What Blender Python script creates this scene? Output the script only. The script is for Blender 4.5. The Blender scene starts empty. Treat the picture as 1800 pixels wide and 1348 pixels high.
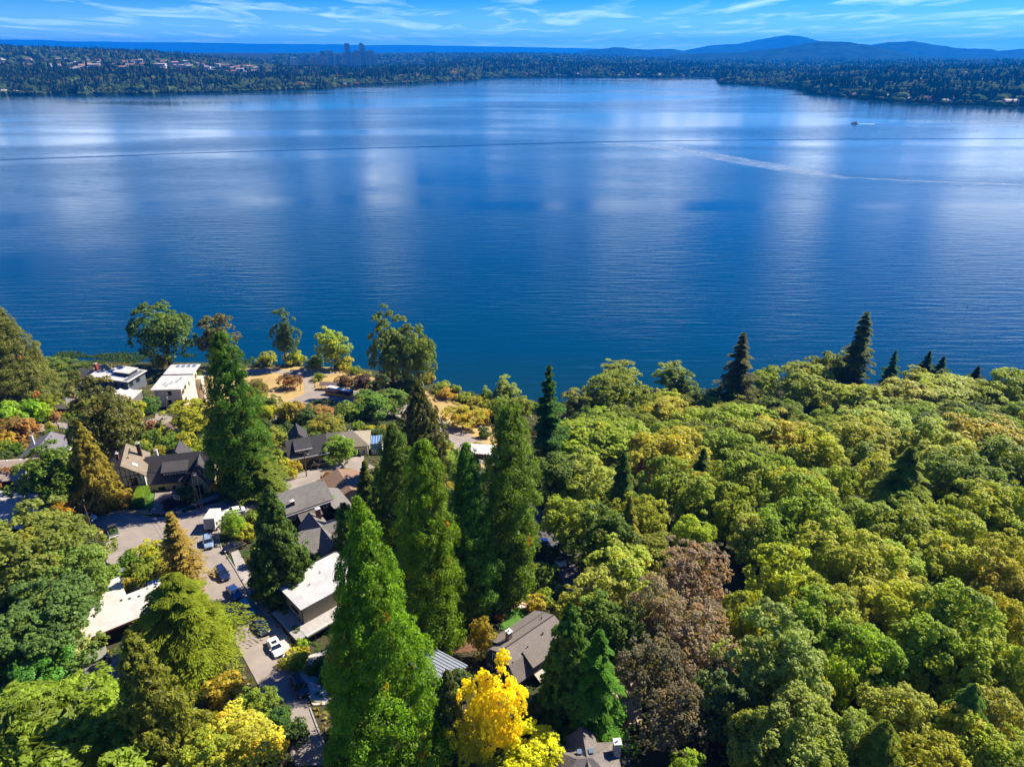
import bpy, math, random
import numpy as np
from mathutils import Vector, Matrix, geometry

random.seed(7)
C = bpy.context.scene.collection
R = math.radians
FOC, PITCH, CAMH = 1249.0, R(25.1), 130.0          # focal length in px of the 1800 px photo

# ---------------------------------------------------------------- camera, sky, sun, exposure
cam = bpy.data.cameras.new('camera')
cam.sensor_width = 36; cam.lens = FOC / 1800 * 36
cam.clip_start = 1; cam.clip_end = 60000
co = bpy.data.objects.new('camera', cam); C.objects.link(co)
co.location = (0, 0, CAMH); co.rotation_euler = (math.pi / 2 - PITCH, 0, 0)
bpy.context.scene.camera = co

SUN_AZ, SUN_EL = R(56), R(43)                        # azimuth clockwise from +Y
sun = bpy.data.lights.new('sun', 'SUN'); sun.energy = 5.0; sun.angle = R(0.5); sun.color = (1.0, 0.92, 0.78)
so = bpy.data.objects.new('sun', sun); C.objects.link(so)
sd = Vector((math.sin(SUN_AZ) * math.cos(SUN_EL), math.cos(SUN_AZ) * math.cos(SUN_EL), math.sin(SUN_EL)))
so.rotation_euler = sd.to_track_quat('Z', 'Y').to_euler()

vs = bpy.context.scene.view_settings
bpy.context.scene.display_settings.display_device = 'sRGB'
vs.view_transform = 'Standard'; vs.look = 'None'; vs.gamma = 1; vs.exposure = 1.15; vs.use_curve_mapping = False

W = bpy.data.worlds.new('World'); bpy.context.scene.world = W; W.use_nodes = True
nt = W.node_tree; nt.nodes.clear(); N = nt.nodes.new; LK = nt.links.new
def mixn(t, fac, a, b, blend='MIX'):
    m = t.nodes.new('ShaderNodeMix'); m.data_type = 'RGBA'; m.blend_type = blend; m.clamp_factor = True
    for sock, v in ((m.inputs[0], fac), (m.inputs[6], a), (m.inputs[7], b)):
        if hasattr(v, 'is_linked') or hasattr(v, 'links'): t.links.new(v, sock)
        elif isinstance(v, (int, float)): sock.default_value = v
        else: sock.default_value = (*v, 1)
    return m.outputs[2]
sky = N('ShaderNodeTexSky'); sky.sky_type = 'NISHITA'; sky.sun_disc = False
sky.sun_elevation = SUN_EL; sky.sun_rotation = SUN_AZ; sky.altitude = 0; sky.air_density = 1.0; sky.dust_density = 0.2; sky.ozone_density = 2.2
hs = N('ShaderNodeHueSaturation'); hs.inputs['Saturation'].default_value = 1.35; hs.inputs['Value'].default_value = 1.0
LK(sky.outputs[0], hs.inputs['Color']); skyc = mixn(nt, 1.0, hs.outputs[0], (0.06, 0.33, 0.76), 'MULTIPLY')
tc = N('ShaderNodeTexCoord')
# thin high cloud, drawn out sideways: noise over a flat layer far above
sep = N('ShaderNodeSeparateXYZ'); LK(tc.outputs['Generated'], sep.inputs[0])
zz = N('ShaderNodeMath'); zz.operation = 'MAXIMUM'; LK(sep.outputs[2], zz.inputs[0]); zz.inputs[1].default_value = 0.0
za = N('ShaderNodeMath'); za.operation = 'ADD'; LK(zz.outputs[0], za.inputs[0]); za.inputs[1].default_value = 0.035
dx = N('ShaderNodeMath'); dx.operation = 'DIVIDE'; LK(sep.outputs[0], dx.inputs[0]); LK(za.outputs[0], dx.inputs[1])
dy = N('ShaderNodeMath'); dy.operation = 'DIVIDE'; LK(sep.outputs[1], dy.inputs[0]); LK(za.outputs[0], dy.inputs[1])
cmb = N('ShaderNodeCombineXYZ'); LK(dx.outputs[0], cmb.inputs[0]); LK(dy.outputs[0], cmb.inputs[1])
mp = N('ShaderNodeMapping'); LK(cmb.outputs[0], mp.inputs[0]); mp.inputs['Scale'].default_value = (0.95, 0.42, 1); mp.inputs['Location'].default_value = (3.1, 1.7, 0); mp.inputs['Rotation'].default_value = (0, 0, R(8))
ns = N('ShaderNodeTexNoise'); LK(mp.outputs[0], ns.inputs[0]); ns.inputs['Scale'].default_value = 1.0; ns.inputs['Detail'].default_value = 7; ns.inputs['Roughness'].default_value = 0.55; ns.inputs['Distortion'].default_value = 0.6
rp = N('ShaderNodeMapRange'); LK(ns.outputs['Fac'], rp.inputs[0]); rp.inputs[1].default_value = 0.50; rp.inputs[2].default_value = 0.78; rp.inputs[3].default_value = 0.0; rp.inputs[4].default_value = 0.8
el = N('ShaderNodeMapRange'); LK(sep.outputs[2], el.inputs[0]); el.inputs[1].default_value = 0.05; el.inputs[2].default_value = 0.10; el.inputs[3].default_value = 0.0; el.inputs[4].default_value = 0.06
el2 = N('ShaderNodeMapRange'); LK(sep.outputs[2], el2.inputs[0]); el2.inputs[1].default_value = 0.14; el2.inputs[2].default_value = 0.27; el2.inputs[3].default_value = 0.0; el2.inputs[4].default_value = -0.28
ea = N('ShaderNodeMath'); ea.operation = 'ADD'; LK(el.outputs[0], ea.inputs[0]); LK(el2.outputs[0], ea.inputs[1])
ad = N('ShaderNodeMath'); ad.operation = 'ADD'; LK(ns.outputs['Fac'], ad.inputs[0]); LK(ea.outputs[0], ad.inputs[1]); LK(ad.outputs[0], rp.inputs[0])
hw = N('ShaderNodeMapRange'); LK(sep.outputs[2], hw.inputs[0]); hw.inputs[1].default_value = 0.0; hw.inputs[2].default_value = 0.055; hw.inputs[3].default_value = 0.8; hw.inputs[4].default_value = 0.0
skyh = mixn(nt, hw.outputs[0], skyc, (3.4, 6.6, 9.2))
cl0 = mixn(nt, rp.outputs[0], skyh, (6.4, 8.4, 10.0))
# banks of taller cloud standing above the haze line
mpb = N('ShaderNodeMapping'); LK(tc.outputs['Generated'], mpb.inputs[0]); mpb.inputs['Scale'].default_value = (9, 9, 4)
nb = N('ShaderNodeTexNoise'); LK(mpb.outputs[0], nb.inputs[0]); nb.inputs['Scale'].default_value = 1.0; nb.inputs['Detail'].default_value = 5; nb.inputs['Roughness'].default_value = 0.5
rb = N('ShaderNodeMapRange'); LK(nb.outputs['Fac'], rb.inputs[0]); rb.inputs[1].default_value = 0.44; rb.inputs[2].default_value = 0.60
b1 = N('ShaderNodeMapRange'); LK(sep.outputs[2], b1.inputs[0]); b1.inputs[1].default_value = 0.055; b1.inputs[2].default_value = 0.085
b2 = N('ShaderNodeMapRange'); LK(sep.outputs[2], b2.inputs[0]); b2.inputs[1].default_value = 0.13; b2.inputs[2].default_value = 0.25; b2.inputs[3].default_value = 1.0; b2.inputs[4].default_value = 0.0
bm = N('ShaderNodeMath'); bm.operation = 'MULTIPLY'; LK(b1.outputs[0], bm.inputs[0]); LK(b2.outputs[0], bm.inputs[1])
bn = N('ShaderNodeMath'); bn.operation = 'MULTIPLY'; LK(bm.outputs[0], bn.inputs[0]); LK(rb.outputs[0], bn.inputs[1])
cl = mixn(nt, bn.outputs[0], cl0, (9.5, 10.8, 12.2))
bg = N('ShaderNodeBackground'); bg.inputs['Strength'].default_value = 0.088
LK(cl, bg.inputs[0]); wo = N('ShaderNodeOutputWorld'); LK(bg.outputs[0], wo.inputs[0])

# ---------------------------------------------------------------- helpers
def ray(u, v):
    a = (u - 900) / FOC; b = -(v - 674) / FOC
    return (a, math.cos(PITCH) + b * math.sin(PITCH), -math.sin(PITCH) + b * math.cos(PITCH))
def at(u, v, z=0.0):
    d = ray(u, v); t = (z - CAMH) / d[2]; return (d[0] * t, d[1] * t, z)
def proj(x, y, z):
    dz = z - CAMH
    dep = y * math.cos(PITCH) - dz * math.sin(PITCH); up = y * math.sin(PITCH) + dz * math.cos(PITCH)
    return (900 + FOC * x / dep, 674 - FOC * up / dep)
SHX = [-700, -400, -240, -130, -70, -45, -28, -15, 0, 30, 70, 140, 220, 400, 700]
SHY = [320, 305, 300, 298, 292, 284, 272, 265, 259, 256, 260, 275, 276, 278, 280]
HD = np.array([-400, -60, -12, 0, 6, 30, 55, 100, 140, 165, 200, 240, 300, 400, 900.])
HH = np.array([-25, -6, -1.2, .25, 1.1, 2.4, 8.5, 23, 32, 36.5, 42, 46, 50, 54, 60.])
_s = np.linspace(-400, 900, 1301); _h = np.interp(_s, HD, HH)
_k = np.hanning(17); _k /= _k.sum(); _hs = np.convolve(np.pad(_h, 8, 'edge'), _k, 'valid')
_m = (_s > -3) & (_s < 12); _hs[_m] = _h[_m]
def shore(x): return np.interp(x, SHX, SHY)
def gh(x, y):
    """height of the hillside"""
    return np.interp(shore(x) - y, _s, _hs)
def g(x, y): return float(gh(x, y))
def onground(u, v, H0=0.0):
    d = ray(u, v); y = 25.0
    while y < 420:
        z = CAMH + d[2] * y / d[1]; x = d[0] * y / d[1]
        if z < g(x, y) + H0: return (x, y, z - H0)
        y += 0.25
    return (x, y, z)

def tag(o, label=None, cat=None, group=None, kind=None):
    if label: o['label'] = label
    if cat: o['category'] = cat
    if group: o['group'] = group
    if kind: o['kind'] = kind
    return o
def thing(name, label, cat, loc=(0, 0, 0), rz=0.0, group=None):
    o = bpy.data.objects.new(name, None); C.objects.link(o); o.empty_display_size = 0.5
    o.location = loc; o.rotation_euler = (0, 0, rz); return tag(o, label, cat, group)
def link(name, me, parent=None, loc=None, rz=None):
    o = bpy.data.objects.new(name, me); C.objects.link(o)
    if parent: o.parent = parent
    if loc is not None: o.location = loc
    if rz is not None: o.rotation_euler = (0, 0, rz)
    return o

def mat(name, col, rough=0.8, col2=None, scale=1.0, metal=0.0, bump=0.0, detail=4, stretch=(1, 1, 1), spec=0.3, bscale=None):
    m = bpy.data.materials.new(name); m.use_nodes = True; t = m.node_tree
    b = t.nodes['Principled BSDF']; b.inputs['Roughness'].default_value = rough; b.inputs['Metallic'].default_value = metal
    b.inputs['Specular IOR Level'].default_value = spec
    b.inputs['Base Color'].default_value = (*col, 1)
    if col2 or bump:
        tcn = t.nodes.new('ShaderNodeTexCoord'); mpn = t.nodes.new('ShaderNodeMapping'); t.links.new(tcn.outputs['Object'], mpn.inputs[0]); mpn.inputs['Scale'].default_value = stretch
        n = t.nodes.new('ShaderNodeTexNoise'); n.inputs['Scale'].default_value = scale; n.inputs['Detail'].default_value = detail; n.inputs['Roughness'].default_value = 0.65
        t.links.new(mpn.outputs[0], n.inputs[0])
        if col2:
            r = t.nodes.new('ShaderNodeMapRange'); t.links.new(n.outputs['Fac'], r.inputs[0]); r.inputs[1].default_value = 0.35; r.inputs[2].default_value = 0.65
            t.links.new(mixn(t, r.outputs[0], col, col2), b.inputs['Base Color'])
        if bump:
            n2 = t.nodes.new('ShaderNodeTexNoise'); n2.inputs['Scale'].default_value = bscale or scale * 4; n2.inputs['Detail'].default_value = 5; t.links.new(mpn.outputs[0], n2.inputs[0])
            bp = t.nodes.new('ShaderNodeBump'); bp.inputs['Strength'].default_value = bump; bp.inputs['Distance'].default_value = 0.1
            t.links.new(n2.outputs['Fac'], bp.inputs['Height']); t.links.new(bp.outputs[0], b.inputs['Normal'])
    return m
def shingle_mat(name, col, col2, course=0.35):
    """roof shingles: brick rows running along the slope, blotched by weather"""
    m = bpy.data.materials.new(name); m.use_nodes = True; t = m.node_tree; b = t.nodes['Principled BSDF']
    b.inputs['Roughness'].default_value = 0.85; b.inputs['Specular IOR Level'].default_value = 0.2
    tcn = t.nodes.new('ShaderNodeTexCoord')
    n = t.nodes.new('ShaderNodeTexNoise'); n.inputs['Scale'].default_value = 0.7; n.inputs['Detail'].default_value = 7; n.inputs['Roughness'].default_value = 0.7; t.links.new(tcn.outputs['Object'], n.inputs[0])
    n3 = t.nodes.new('ShaderNodeTexNoise'); n3.inputs['Scale'].default_value = 9; n3.inputs['Detail'].default_value = 3; t.links.new(tcn.outputs['Object'], n3.inputs[0])
    r = t.nodes.new('ShaderNodeMapRange'); t.links.new(n.outputs['Fac'], r.inputs[0]); r.inputs[1].default_value = 0.3; r.inputs[2].default_value = 0.7
    base = mixn(t, r.outputs[0], col, col2)
    r3 = t.nodes.new('ShaderNodeMapRange'); t.links.new(n3.outputs['Fac'], r3.inputs[0]); r3.inputs[1].default_value = 0.35; r3.inputs[2].default_value = 0.65; r3.inputs[3].default_value = 0.75; r3.inputs[4].default_value = 1.2
    base = mixn(t, 1.0, base, r3.outputs[0], 'MULTIPLY')
    t.links.new(base, b.inputs['Base Color'])
    sp = t.nodes.new('ShaderNodeSeparateXYZ'); t.links.new(tcn.outputs['Object'], sp.inputs[0])
    w = t.nodes.new('ShaderNodeMath'); w.operation = 'MULTIPLY'; w.inputs[1].default_value = 1 / (course * 0.5); t.links.new(sp.outputs[2], w.inputs[0])
    f = t.nodes.new('ShaderNodeMath'); f.operation = 'FRACT'; t.links.new(w.outputs[0], f.inputs[0])
    bp = t.nodes.new('ShaderNodeBump'); bp.inputs['Strength'].default_value = 0.5; bp.inputs['Distance'].default_value = 0.05
    t.links.new(f.outputs[0], bp.inputs['Height']); t.links.new(bp.outputs[0], b.inputs['Normal'])
    return m

class MB:
    """collects polygons, builds them as one mesh object"""
    def __init__(s): s.v = []; s.f = []; s.m = []
    def poly(s, pts, mi=0):
        i = len(s.v); s.v += [tuple(p) for p in pts]; s.f.append(tuple(range(i, i + len(pts)))); s.m.append(mi)
    def box(s, x0, x1, y0, y1, z0, z1, mi=0, M=None):
        p = [Vector((x, y, z)) for z in (z0, z1) for x, y in ((x0, y0), (x1, y0), (x1, y1), (x0, y1))]
        if M: p = [M @ q for q in p]
        i = len(s.v); s.v += [tuple(q) for q in p]
        for q in ((3, 2, 1, 0), (4, 5, 6, 7), (0, 1, 5, 4), (1, 2, 6, 5), (2, 3, 7, 6), (3, 0, 4, 7)):
            s.f.append(tuple(i + k for k in q)); s.m.append(mi)
        return s
    def prism(s, pts, off, mi=0):
        """closed outline pts (counter-clockwise against off) extruded by off"""
        n = len(pts); a = [Vector(p) for p in pts]; b = [p + Vector(off) for p in a]; i = len(s.v)
        s.v += [tuple(p) for p in a + b]
        s.f.append(tuple(reversed(range(i, i + n)))); s.f.append(tuple(range(i + n, i + 2 * n))); s.m += [mi, mi]
        for k in range(n):
            j = (k + 1) % n; s.f.append((i + k, i + j, i + n + j, i + n + k)); s.m.append(mi)
        return s
    def tube(s, p0, p1, r0, r1, n=8, mi=0, cap=True):
        p0 = Vector(p0); p1 = Vector(p1); d = (p1 - p0).normalized()
        a = d.orthogonal().normalized(); b = d.cross(a); i = len(s.v)
        for p, r in ((p0, r0), (p1, r1)):
            for k in range(n):
                t = 2 * math.pi * k / n; s.v.append(tuple(p + a * (r * math.cos(t)) + b * (r * math.sin(t))))
        for k in range(n):
            j = (k + 1) % n; s.f.append((i + k, i + j, i + n + j, i + n + k)); s.m.append(mi)
        if cap:
            s.f.append(tuple(range(i + n, i + 2 * n))); s.m.append(mi); s.f.append(tuple(reversed(range(i, i + n)))); s.m.append(mi)
        return s
    def mesh(s, name, mats, smooth=False):
        me = bpy.data.meshes.new(name); me.from_pydata(s.v, [], s.f)
        for m in (mats if isinstance(mats, (list, tuple)) else [mats]): me.materials.append(m)
        me.polygons.foreach_set('material_index', s.m)
        if smooth: me.polygons.foreach_set('use_smooth', [True] * len(s.f))
        me.update(); return me
    def build(s, name, mats, parent=None, loc=None, rz=None, smooth=False):
        return link(name, s.mesh(name, mats, smooth), parent, loc, rz)

def grid_mesh(name, P, m, smooth=True):
    """P: (rows, cols, 3) array"""
    r, c = P.shape[:2]; me = bpy.data.meshes.new(name)
    idx = np.arange(r * c).reshape(r, c)
    q = np.stack([idx[:-1, :-1], idx[:-1, 1:], idx[1:, 1:], idx[1:, :-1]], -1).reshape(-1, 4)
    return raw_mesh(name, P.reshape(-1, 3), q, m, smooth)
def raw_mesh(name, V, F, m, smooth=False, tint=None):
    me = bpy.data.meshes.new(name); V = np.asarray(V, dtype=np.float32); F = np.asarray(F, dtype=np.int32); k = F.shape[1]
    me.vertices.add(len(V)); me.vertices.foreach_set('co', V.ravel())
    me.loops.add(F.size); me.loops.foreach_set('vertex_index', F.ravel())
    me.polygons.add(len(F)); me.polygons.foreach_set('loop_start', np.arange(0, F.size, k, dtype=np.int32)); me.polygons.foreach_set('loop_total', np.full(len(F), k, dtype=np.int32))
    me.polygons.foreach_set('use_smooth', np.full(len(F), smooth))
    for x in (m if isinstance(m, (list, tuple)) else [m]): me.materials.append(x)
    if tint is not None:
        a = me.attributes.new('tint', 'FLOAT_COLOR', 'POINT'); a.data.foreach_set('color', np.concatenate([tint, np.ones((len(tint), 1))], 1).astype(np.float32).ravel())
    me.update(calc_edges=True); me.validate(); return me
# ---------------------------------------------------------------- air
HB = MB(); HB.box(-34000, 34000, -1500, 28500, -40, 500)
hz = bpy.data.materials.new('haze'); hz.use_nodes = True; t = hz.node_tree
t.nodes.remove(t.nodes['Principled BSDF'])
pv = t.nodes.new('ShaderNodeVolumePrincipled'); pv.inputs['Color'].default_value = (0.0, 0.27, 1.0, 1); pv.inputs['Density'].default_value = 5.5e-5
pv.inputs['Anisotropy'].default_value = 0.2
t.links.new(pv.outputs[0], t.nodes['Material Output'].inputs['Volume'])
tag(HB.build('haze', hz), kind='stuff')

# ---------------------------------------------------------------- water
def water_mat():
    m = bpy.data.materials.new('lake_water'); m.use_nodes = True; t = m.node_tree; b = t.nodes['Principled BSDF']; n = t.nodes.new; l = t.links.new
    b.inputs['IOR'].default_value = 1.333; b.inputs['Specular IOR Level'].default_value = 0.5
    tcn = n('ShaderNodeTexCoord'); geo = n('ShaderNodeNewGeometry')
    def nz(scale, sx, sy, rot=0, detail=3, rough=0.5, dist=0.0):
        mpn = n('ShaderNodeMapping'); l(tcn.outputs['Object'], mpn.inputs[0]); mpn.inputs['Scale'].default_value = (sx, sy, 1); mpn.inputs['Rotation'].default_value = (0, 0, R(rot))
        x = n('ShaderNodeTexNoise'); l(mpn.outputs[0], x.inputs[0]); x.inputs['Scale'].default_value = scale; x.inputs['Detail'].default_value = detail; x.inputs['Roughness'].default_value = rough; x.inputs['Distortion'].default_value = dist
        return x.outputs['Fac']
    def mr(x, a, b_, c, d):
        r = n('ShaderNodeMapRange'); l(x, r.inputs[0]); r.inputs[1].default_value = a; r.inputs[2].default_value = b_; r.inputs[3].default_value = c; r.inputs[4].default_value = d; return r.outputs[0]
    def mth(op, a, b_):
        x = n('ShaderNodeMath'); x.operation = op
        for i, v in enumerate((a, b_)):
            if isinstance(v, (int, float)): x.inputs[i].default_value = v
            else: l(v, x.inputs[i])
        return x.outputs[0]
    swell = nz(0.28, 0.13, 1.0, 4, 2, 0.4, 0.3)        # ripples about 3 m apart, crests along the shore
    swell2 = nz(0.33, 0.16, 1.0, -14, 2, 0.4, 0.3)
    chop = nz(0.9, 0.6, 1.0, 12, 4, 0.6)
    patch = nz(0.0022, 0.5, 1.6, 5, 4, 0.55, 0.5)       # calm slicks and ruffled patches
    hsum = mth('ADD', mth('ADD', swell, mth('MULTIPLY', swell2, 0.7)), mth('MULTIPLY', chop, 0.35))
    bp = n('ShaderNodeBump'); bp.inputs['Distance'].default_value = 0.7; l(hsum, bp.inputs['Height'])
    l(mr(patch, 0.42, 0.66, 0.07, 0.62), bp.inputs['Strength'])
    l(bp.outputs[0], b.inputs['Normal'])
    l(mr(patch, 0.38, 0.62, 0.07, 0.16), b.inputs['Roughness'])
    # body colour: deep blue, greener where it is shallow near the bank
    sp = n('ShaderNodeSeparateXYZ'); l(geo.outputs['Position'], sp.inputs[0])
    sh = mr(sp.outputs[1], 270, 318, 0.8, 0.0)
    l(mixn(t, sh, (0.0002, 0.032, 0.066), (0.003, 0.030, 0.040)), b.inputs['Base Color'])
    return m
M_WATER = water_mat()
ws = MB(); ws.poly([(-34000, 200, 0), (34000, 200, 0), (34000, 29000, 0), (-34000, 29000, 0)])
tag(ws.build('lake_water', M_WATER), kind='structure')

# ---------------------------------------------------------------- far shore: land beyond the lake
PXA = [(-700, 176), (-300, 170), (0, 167), (150, 168), (300, 166), (450, 162), (575, 157), (625, 151), (700, 148), (775, 145), (837, 142), (843, 138.5), (900, 137), (1100, 136.3), (1262, 137), (1268, 147), (1300, 149.5), (1350, 152.5), (1408, 157), (1412, 161.5), (1425, 165), (1480, 172), (1540, 178), (1620, 183), (1700, 186), (1800, 190), (2300, 215)]
_az, _ds = [], []
for u_, v_ in PXA:
    x_, y_, _ = at(u_, v_); _az.append(math.atan2(x_, y_)); _ds.append(math.hypot(x_, y_))
_az = np.array(_az); _ds = np.array(_ds)
def az_of(u): return math.atan2((u - 900) / FOC, math.cos(PITCH) + (586 / FOC) * math.sin(PITCH))
PA = [az_of(u) for u in (-700, 0, 250, 470, 620, 900, 1200, 1262, 1290, 1400, 1600, 1800, 2300)]
RR = np.array([0, 60, 300, 800, 1500, 2500, 3500, 6000, 9000, 26000.])
PH = np.array([
    [0.5, 4, 34, 52, 88, 128, 140, 110, 90, 40], [0.5, 4, 34, 52, 86, 126, 138, 110, 90, 40], [0.5, 4, 32, 50, 84, 100, 110, 100, 90, 40],
    [0.5, 3, 14, 22, 34, 34, 30, 95, 92, 40], [0.5, 3, 7, 9, 8, 6, 10, 95, 92, 40], [0.5, 4, 20, 32, 45, 60, 75, 95, 90, 40],
    [0.5, 4, 10, 14, 18, 20, 24, 30, 40, 40], [0.5, 4, 9, 12, 14, 18, 22, 30, 40, 40], [0.5, 3, 5, 8, 10, 16, 20, 30, 40, 40], [0.5, 4, 7, 10, 13, 16, 20, 30, 40, 40],
    [0.5, 4, 14, 24, 34, 34, 30, 40, 40, 40], [0.5, 4, 18, 32, 46, 44, 40, 40, 40, 40], [0.5, 4, 20, 36, 50, 46, 40, 40, 40, 40]])
rngF = np.random.default_rng(11)
def vnoise(x, y, seed=0):
    """smooth value noise in about -1..1 over unit cells"""
    xi = np.floor(x).astype(np.int64); yi = np.floor(y).astype(np.int64); fx = x - xi; fy = y - yi
    fx = fx * fx * (3 - 2 * fx); fy = fy * fy * (3 - 2 * fy)
    def hsh(a, b):
        v = np.sin(a * 127.1 + b * 311.7 + seed * 74.7) * 43758.5453; return (v - np.floor(v)) * 2 - 1
    return (hsh(xi, yi) * (1 - fx) + hsh(xi + 1, yi) * fx) * (1 - fy) + (hsh(xi, yi + 1) * (1 - fx) + hsh(xi + 1, yi + 1) * fx) * fy
def dshore(a): return np.interp(a, _az, _ds) + 25 * vnoise(a * 90, a * 0, 5)
def farh(a, d):
    r = d - dshore(a); cols = np.array([np.interp(r, RR, p) for p in PH])
    k = np.clip(np.searchsorted(PA, a) - 1, 0, len(PA) - 2); pa = np.array(PA); f = np.clip((a - pa[k]) / (pa[k + 1] - pa[k]), 0, 1)
    i = np.arange(len(np.atleast_1d(a)))
    h = cols[k, i] * (1 - f) + cols[k + 1, i] * f
    return np.where(r < 0, r * 0.04, h + np.clip(r / 400, 0, 1) * 9 * vnoise(a * d / 420, d / 420, 3))
aa = np.linspace(R(-52), R(52), 720); rr = np.concatenate([np.linspace(-60, 600, 34), np.linspace(640, 3600, 60), np.geomspace(3700, 25000, 30)])
Agr, Rgr = np.meshgrid(aa, rr); dgr = Rgr + dshore(Agr); hgr = farh(Agr.ravel(), dgr.ravel()).reshape(Agr.shape)
P = np.stack([dgr * np.sin(Agr), dgr * np.cos(Agr), hgr], -1)
M_FARLAND = mat('far_ground', (0.010, 0.020, 0.012), 1.0, (0.03, 0.035, 0.02), 0.012, detail=8, spec=0.0)
tag(link('far_shore_ground', grid_mesh('far_shore_ground', P, M_FARLAND)), kind='structure')

# forested ridges behind, each a body with its own distance and depth
M_HILL = mat('hill_forest', (0.005, 0.012, 0.010), 0.95, (0.020, 0.038, 0.022), 0.006, detail=9, bump=1.0, bscale=0.02, spec=0.0)
def hill(D, px, depth, seed):
    xs = [];
    us = np.linspace(px[0][0], px[-1][0], 260); vv = np.interp(us, [p[0] for p in px], [p[1] for p in px])
    rows = []
    for j, f in enumerate(np.linspace(-1, 1, 25)):
        row = []
        for u, v in zip(us, vv):
            d = ray(u, v); s = (D + f * depth) / d[1]; top = CAMH + d[2] * (D / d[1])
            row.append((d[0] * (D / d[1]) + f * depth * d[0] / d[1], D + f * depth, top * (math.cos(f * math.pi / 2) ** 0.8 if abs(f) < 1 else 0)))
        rows.append(row)
    P = np.array(rows); top = P[12, :, 2][None, :]
    nzv = vnoise(P[..., 0] / 700, P[..., 1] / 700, seed) * .12 + vnoise(P[..., 0] / 300, P[..., 1] / 260, seed + 1) * .06
    ff = np.abs(np.linspace(-1, 1, 25))[:, None]
    P[..., 2] = P[..., 2] * (1 + nzv * np.clip(ff * 3, 0, 1)) + vnoise(P[..., 0] / 45, P[..., 1] / 45, seed + 2) * 5
    tag(link('forested_hills', grid_mesh('forested_hills', P, M_HILL)), kind='structure')
hill(9300, [(1090, 112), (1130, 103), (1190, 97.5), (1230, 95), (1300, 93), (1380, 85), (1420, 78), (1445, 74.5), (1490, 76), (1530, 81), (1570, 90), (1610, 98), (1700, 104), (1800, 116)], 1500, 1)
hill(11500, [(1440, 98), (1480, 90), (1530, 80), (1560, 75.5), (1590, 74.5), (1605, 73.5), (1640, 79), (1670, 83), (1690, 86), (1740, 87), (1757, 90), (1790, 87), (1850, 84), (2000, 90), (2300, 96)], 1500, 5)
hill(15500, [(1150, 100), (1180, 94), (1210, 88), (1250, 80), (1300, 77), (1330, 71), (1362, 66), (1385, 63), (1405, 65), (1430, 71), (1470, 78), (1500, 85), (1560, 98)], 1800, 9)
hill(13500, [(990, 97), (1010, 93), (1040, 88), (1060, 87), (1080, 84), (1095, 84.5), (1110, 87), (1140, 88), (1165, 87), (1185, 87), (1210, 92), (1250, 98)], 1500, 13)
hill(25500, [(-900, 72), (-300, 70), (0, 70.5), (60, 71), (120, 73), (250, 75), (330, 75), (450, 77.5), (540, 78), (620, 79.5), (800, 81), (900, 83), (1000, 85), (1100, 88), (1200, 97)], 2000, 17)

# ---- leaf material shared by all plants: colour comes from the object, leaf to leaf variation from the mesh
def leaf_mat(name, rough=0.55, trans=0.28, spec=0.25):
    m = bpy.data.materials.new(name); m.use_nodes = True; t = m.node_tree; b = t.nodes['Principled BSDF']; n = t.nodes.new; l = t.links.new
    oi = n('ShaderNodeObjectInfo'); at_ = n('ShaderNodeAttribute'); at_.attribute_name = 'tint'
    c = mixn(t, 1.0, oi.outputs['Color'], at_.outputs['Color'], 'MULTIPLY')
    l(c, b.inputs['Base Color']); b.inputs['Roughness'].default_value = rough; b.inputs['Specular IOR Level'].default_value = spec
    tr = n('ShaderNodeBsdfTranslucent'); l(mixn(t, 1.0, c, (1.5, 1.45, 0.45), 'MULTIPLY'), tr.inputs[0])
    mx = n('ShaderNodeMixShader'); mx.inputs[0].default_value = trans; l(b.outputs[0], mx.inputs[1]); l(tr.outputs[0], mx.inputs[2])
    l(mx.outputs[0], t.nodes['Material Output'].inputs['Surface']); return m
M_LEAF = leaf_mat('leaves', 0.5, 0.45); M_NEEDLE = leaf_mat('needles', 0.6, 0.48, 0.08); M_FARLEAF = leaf_mat('far_foliage', 1.0, 0.1, 0.0)

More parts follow.
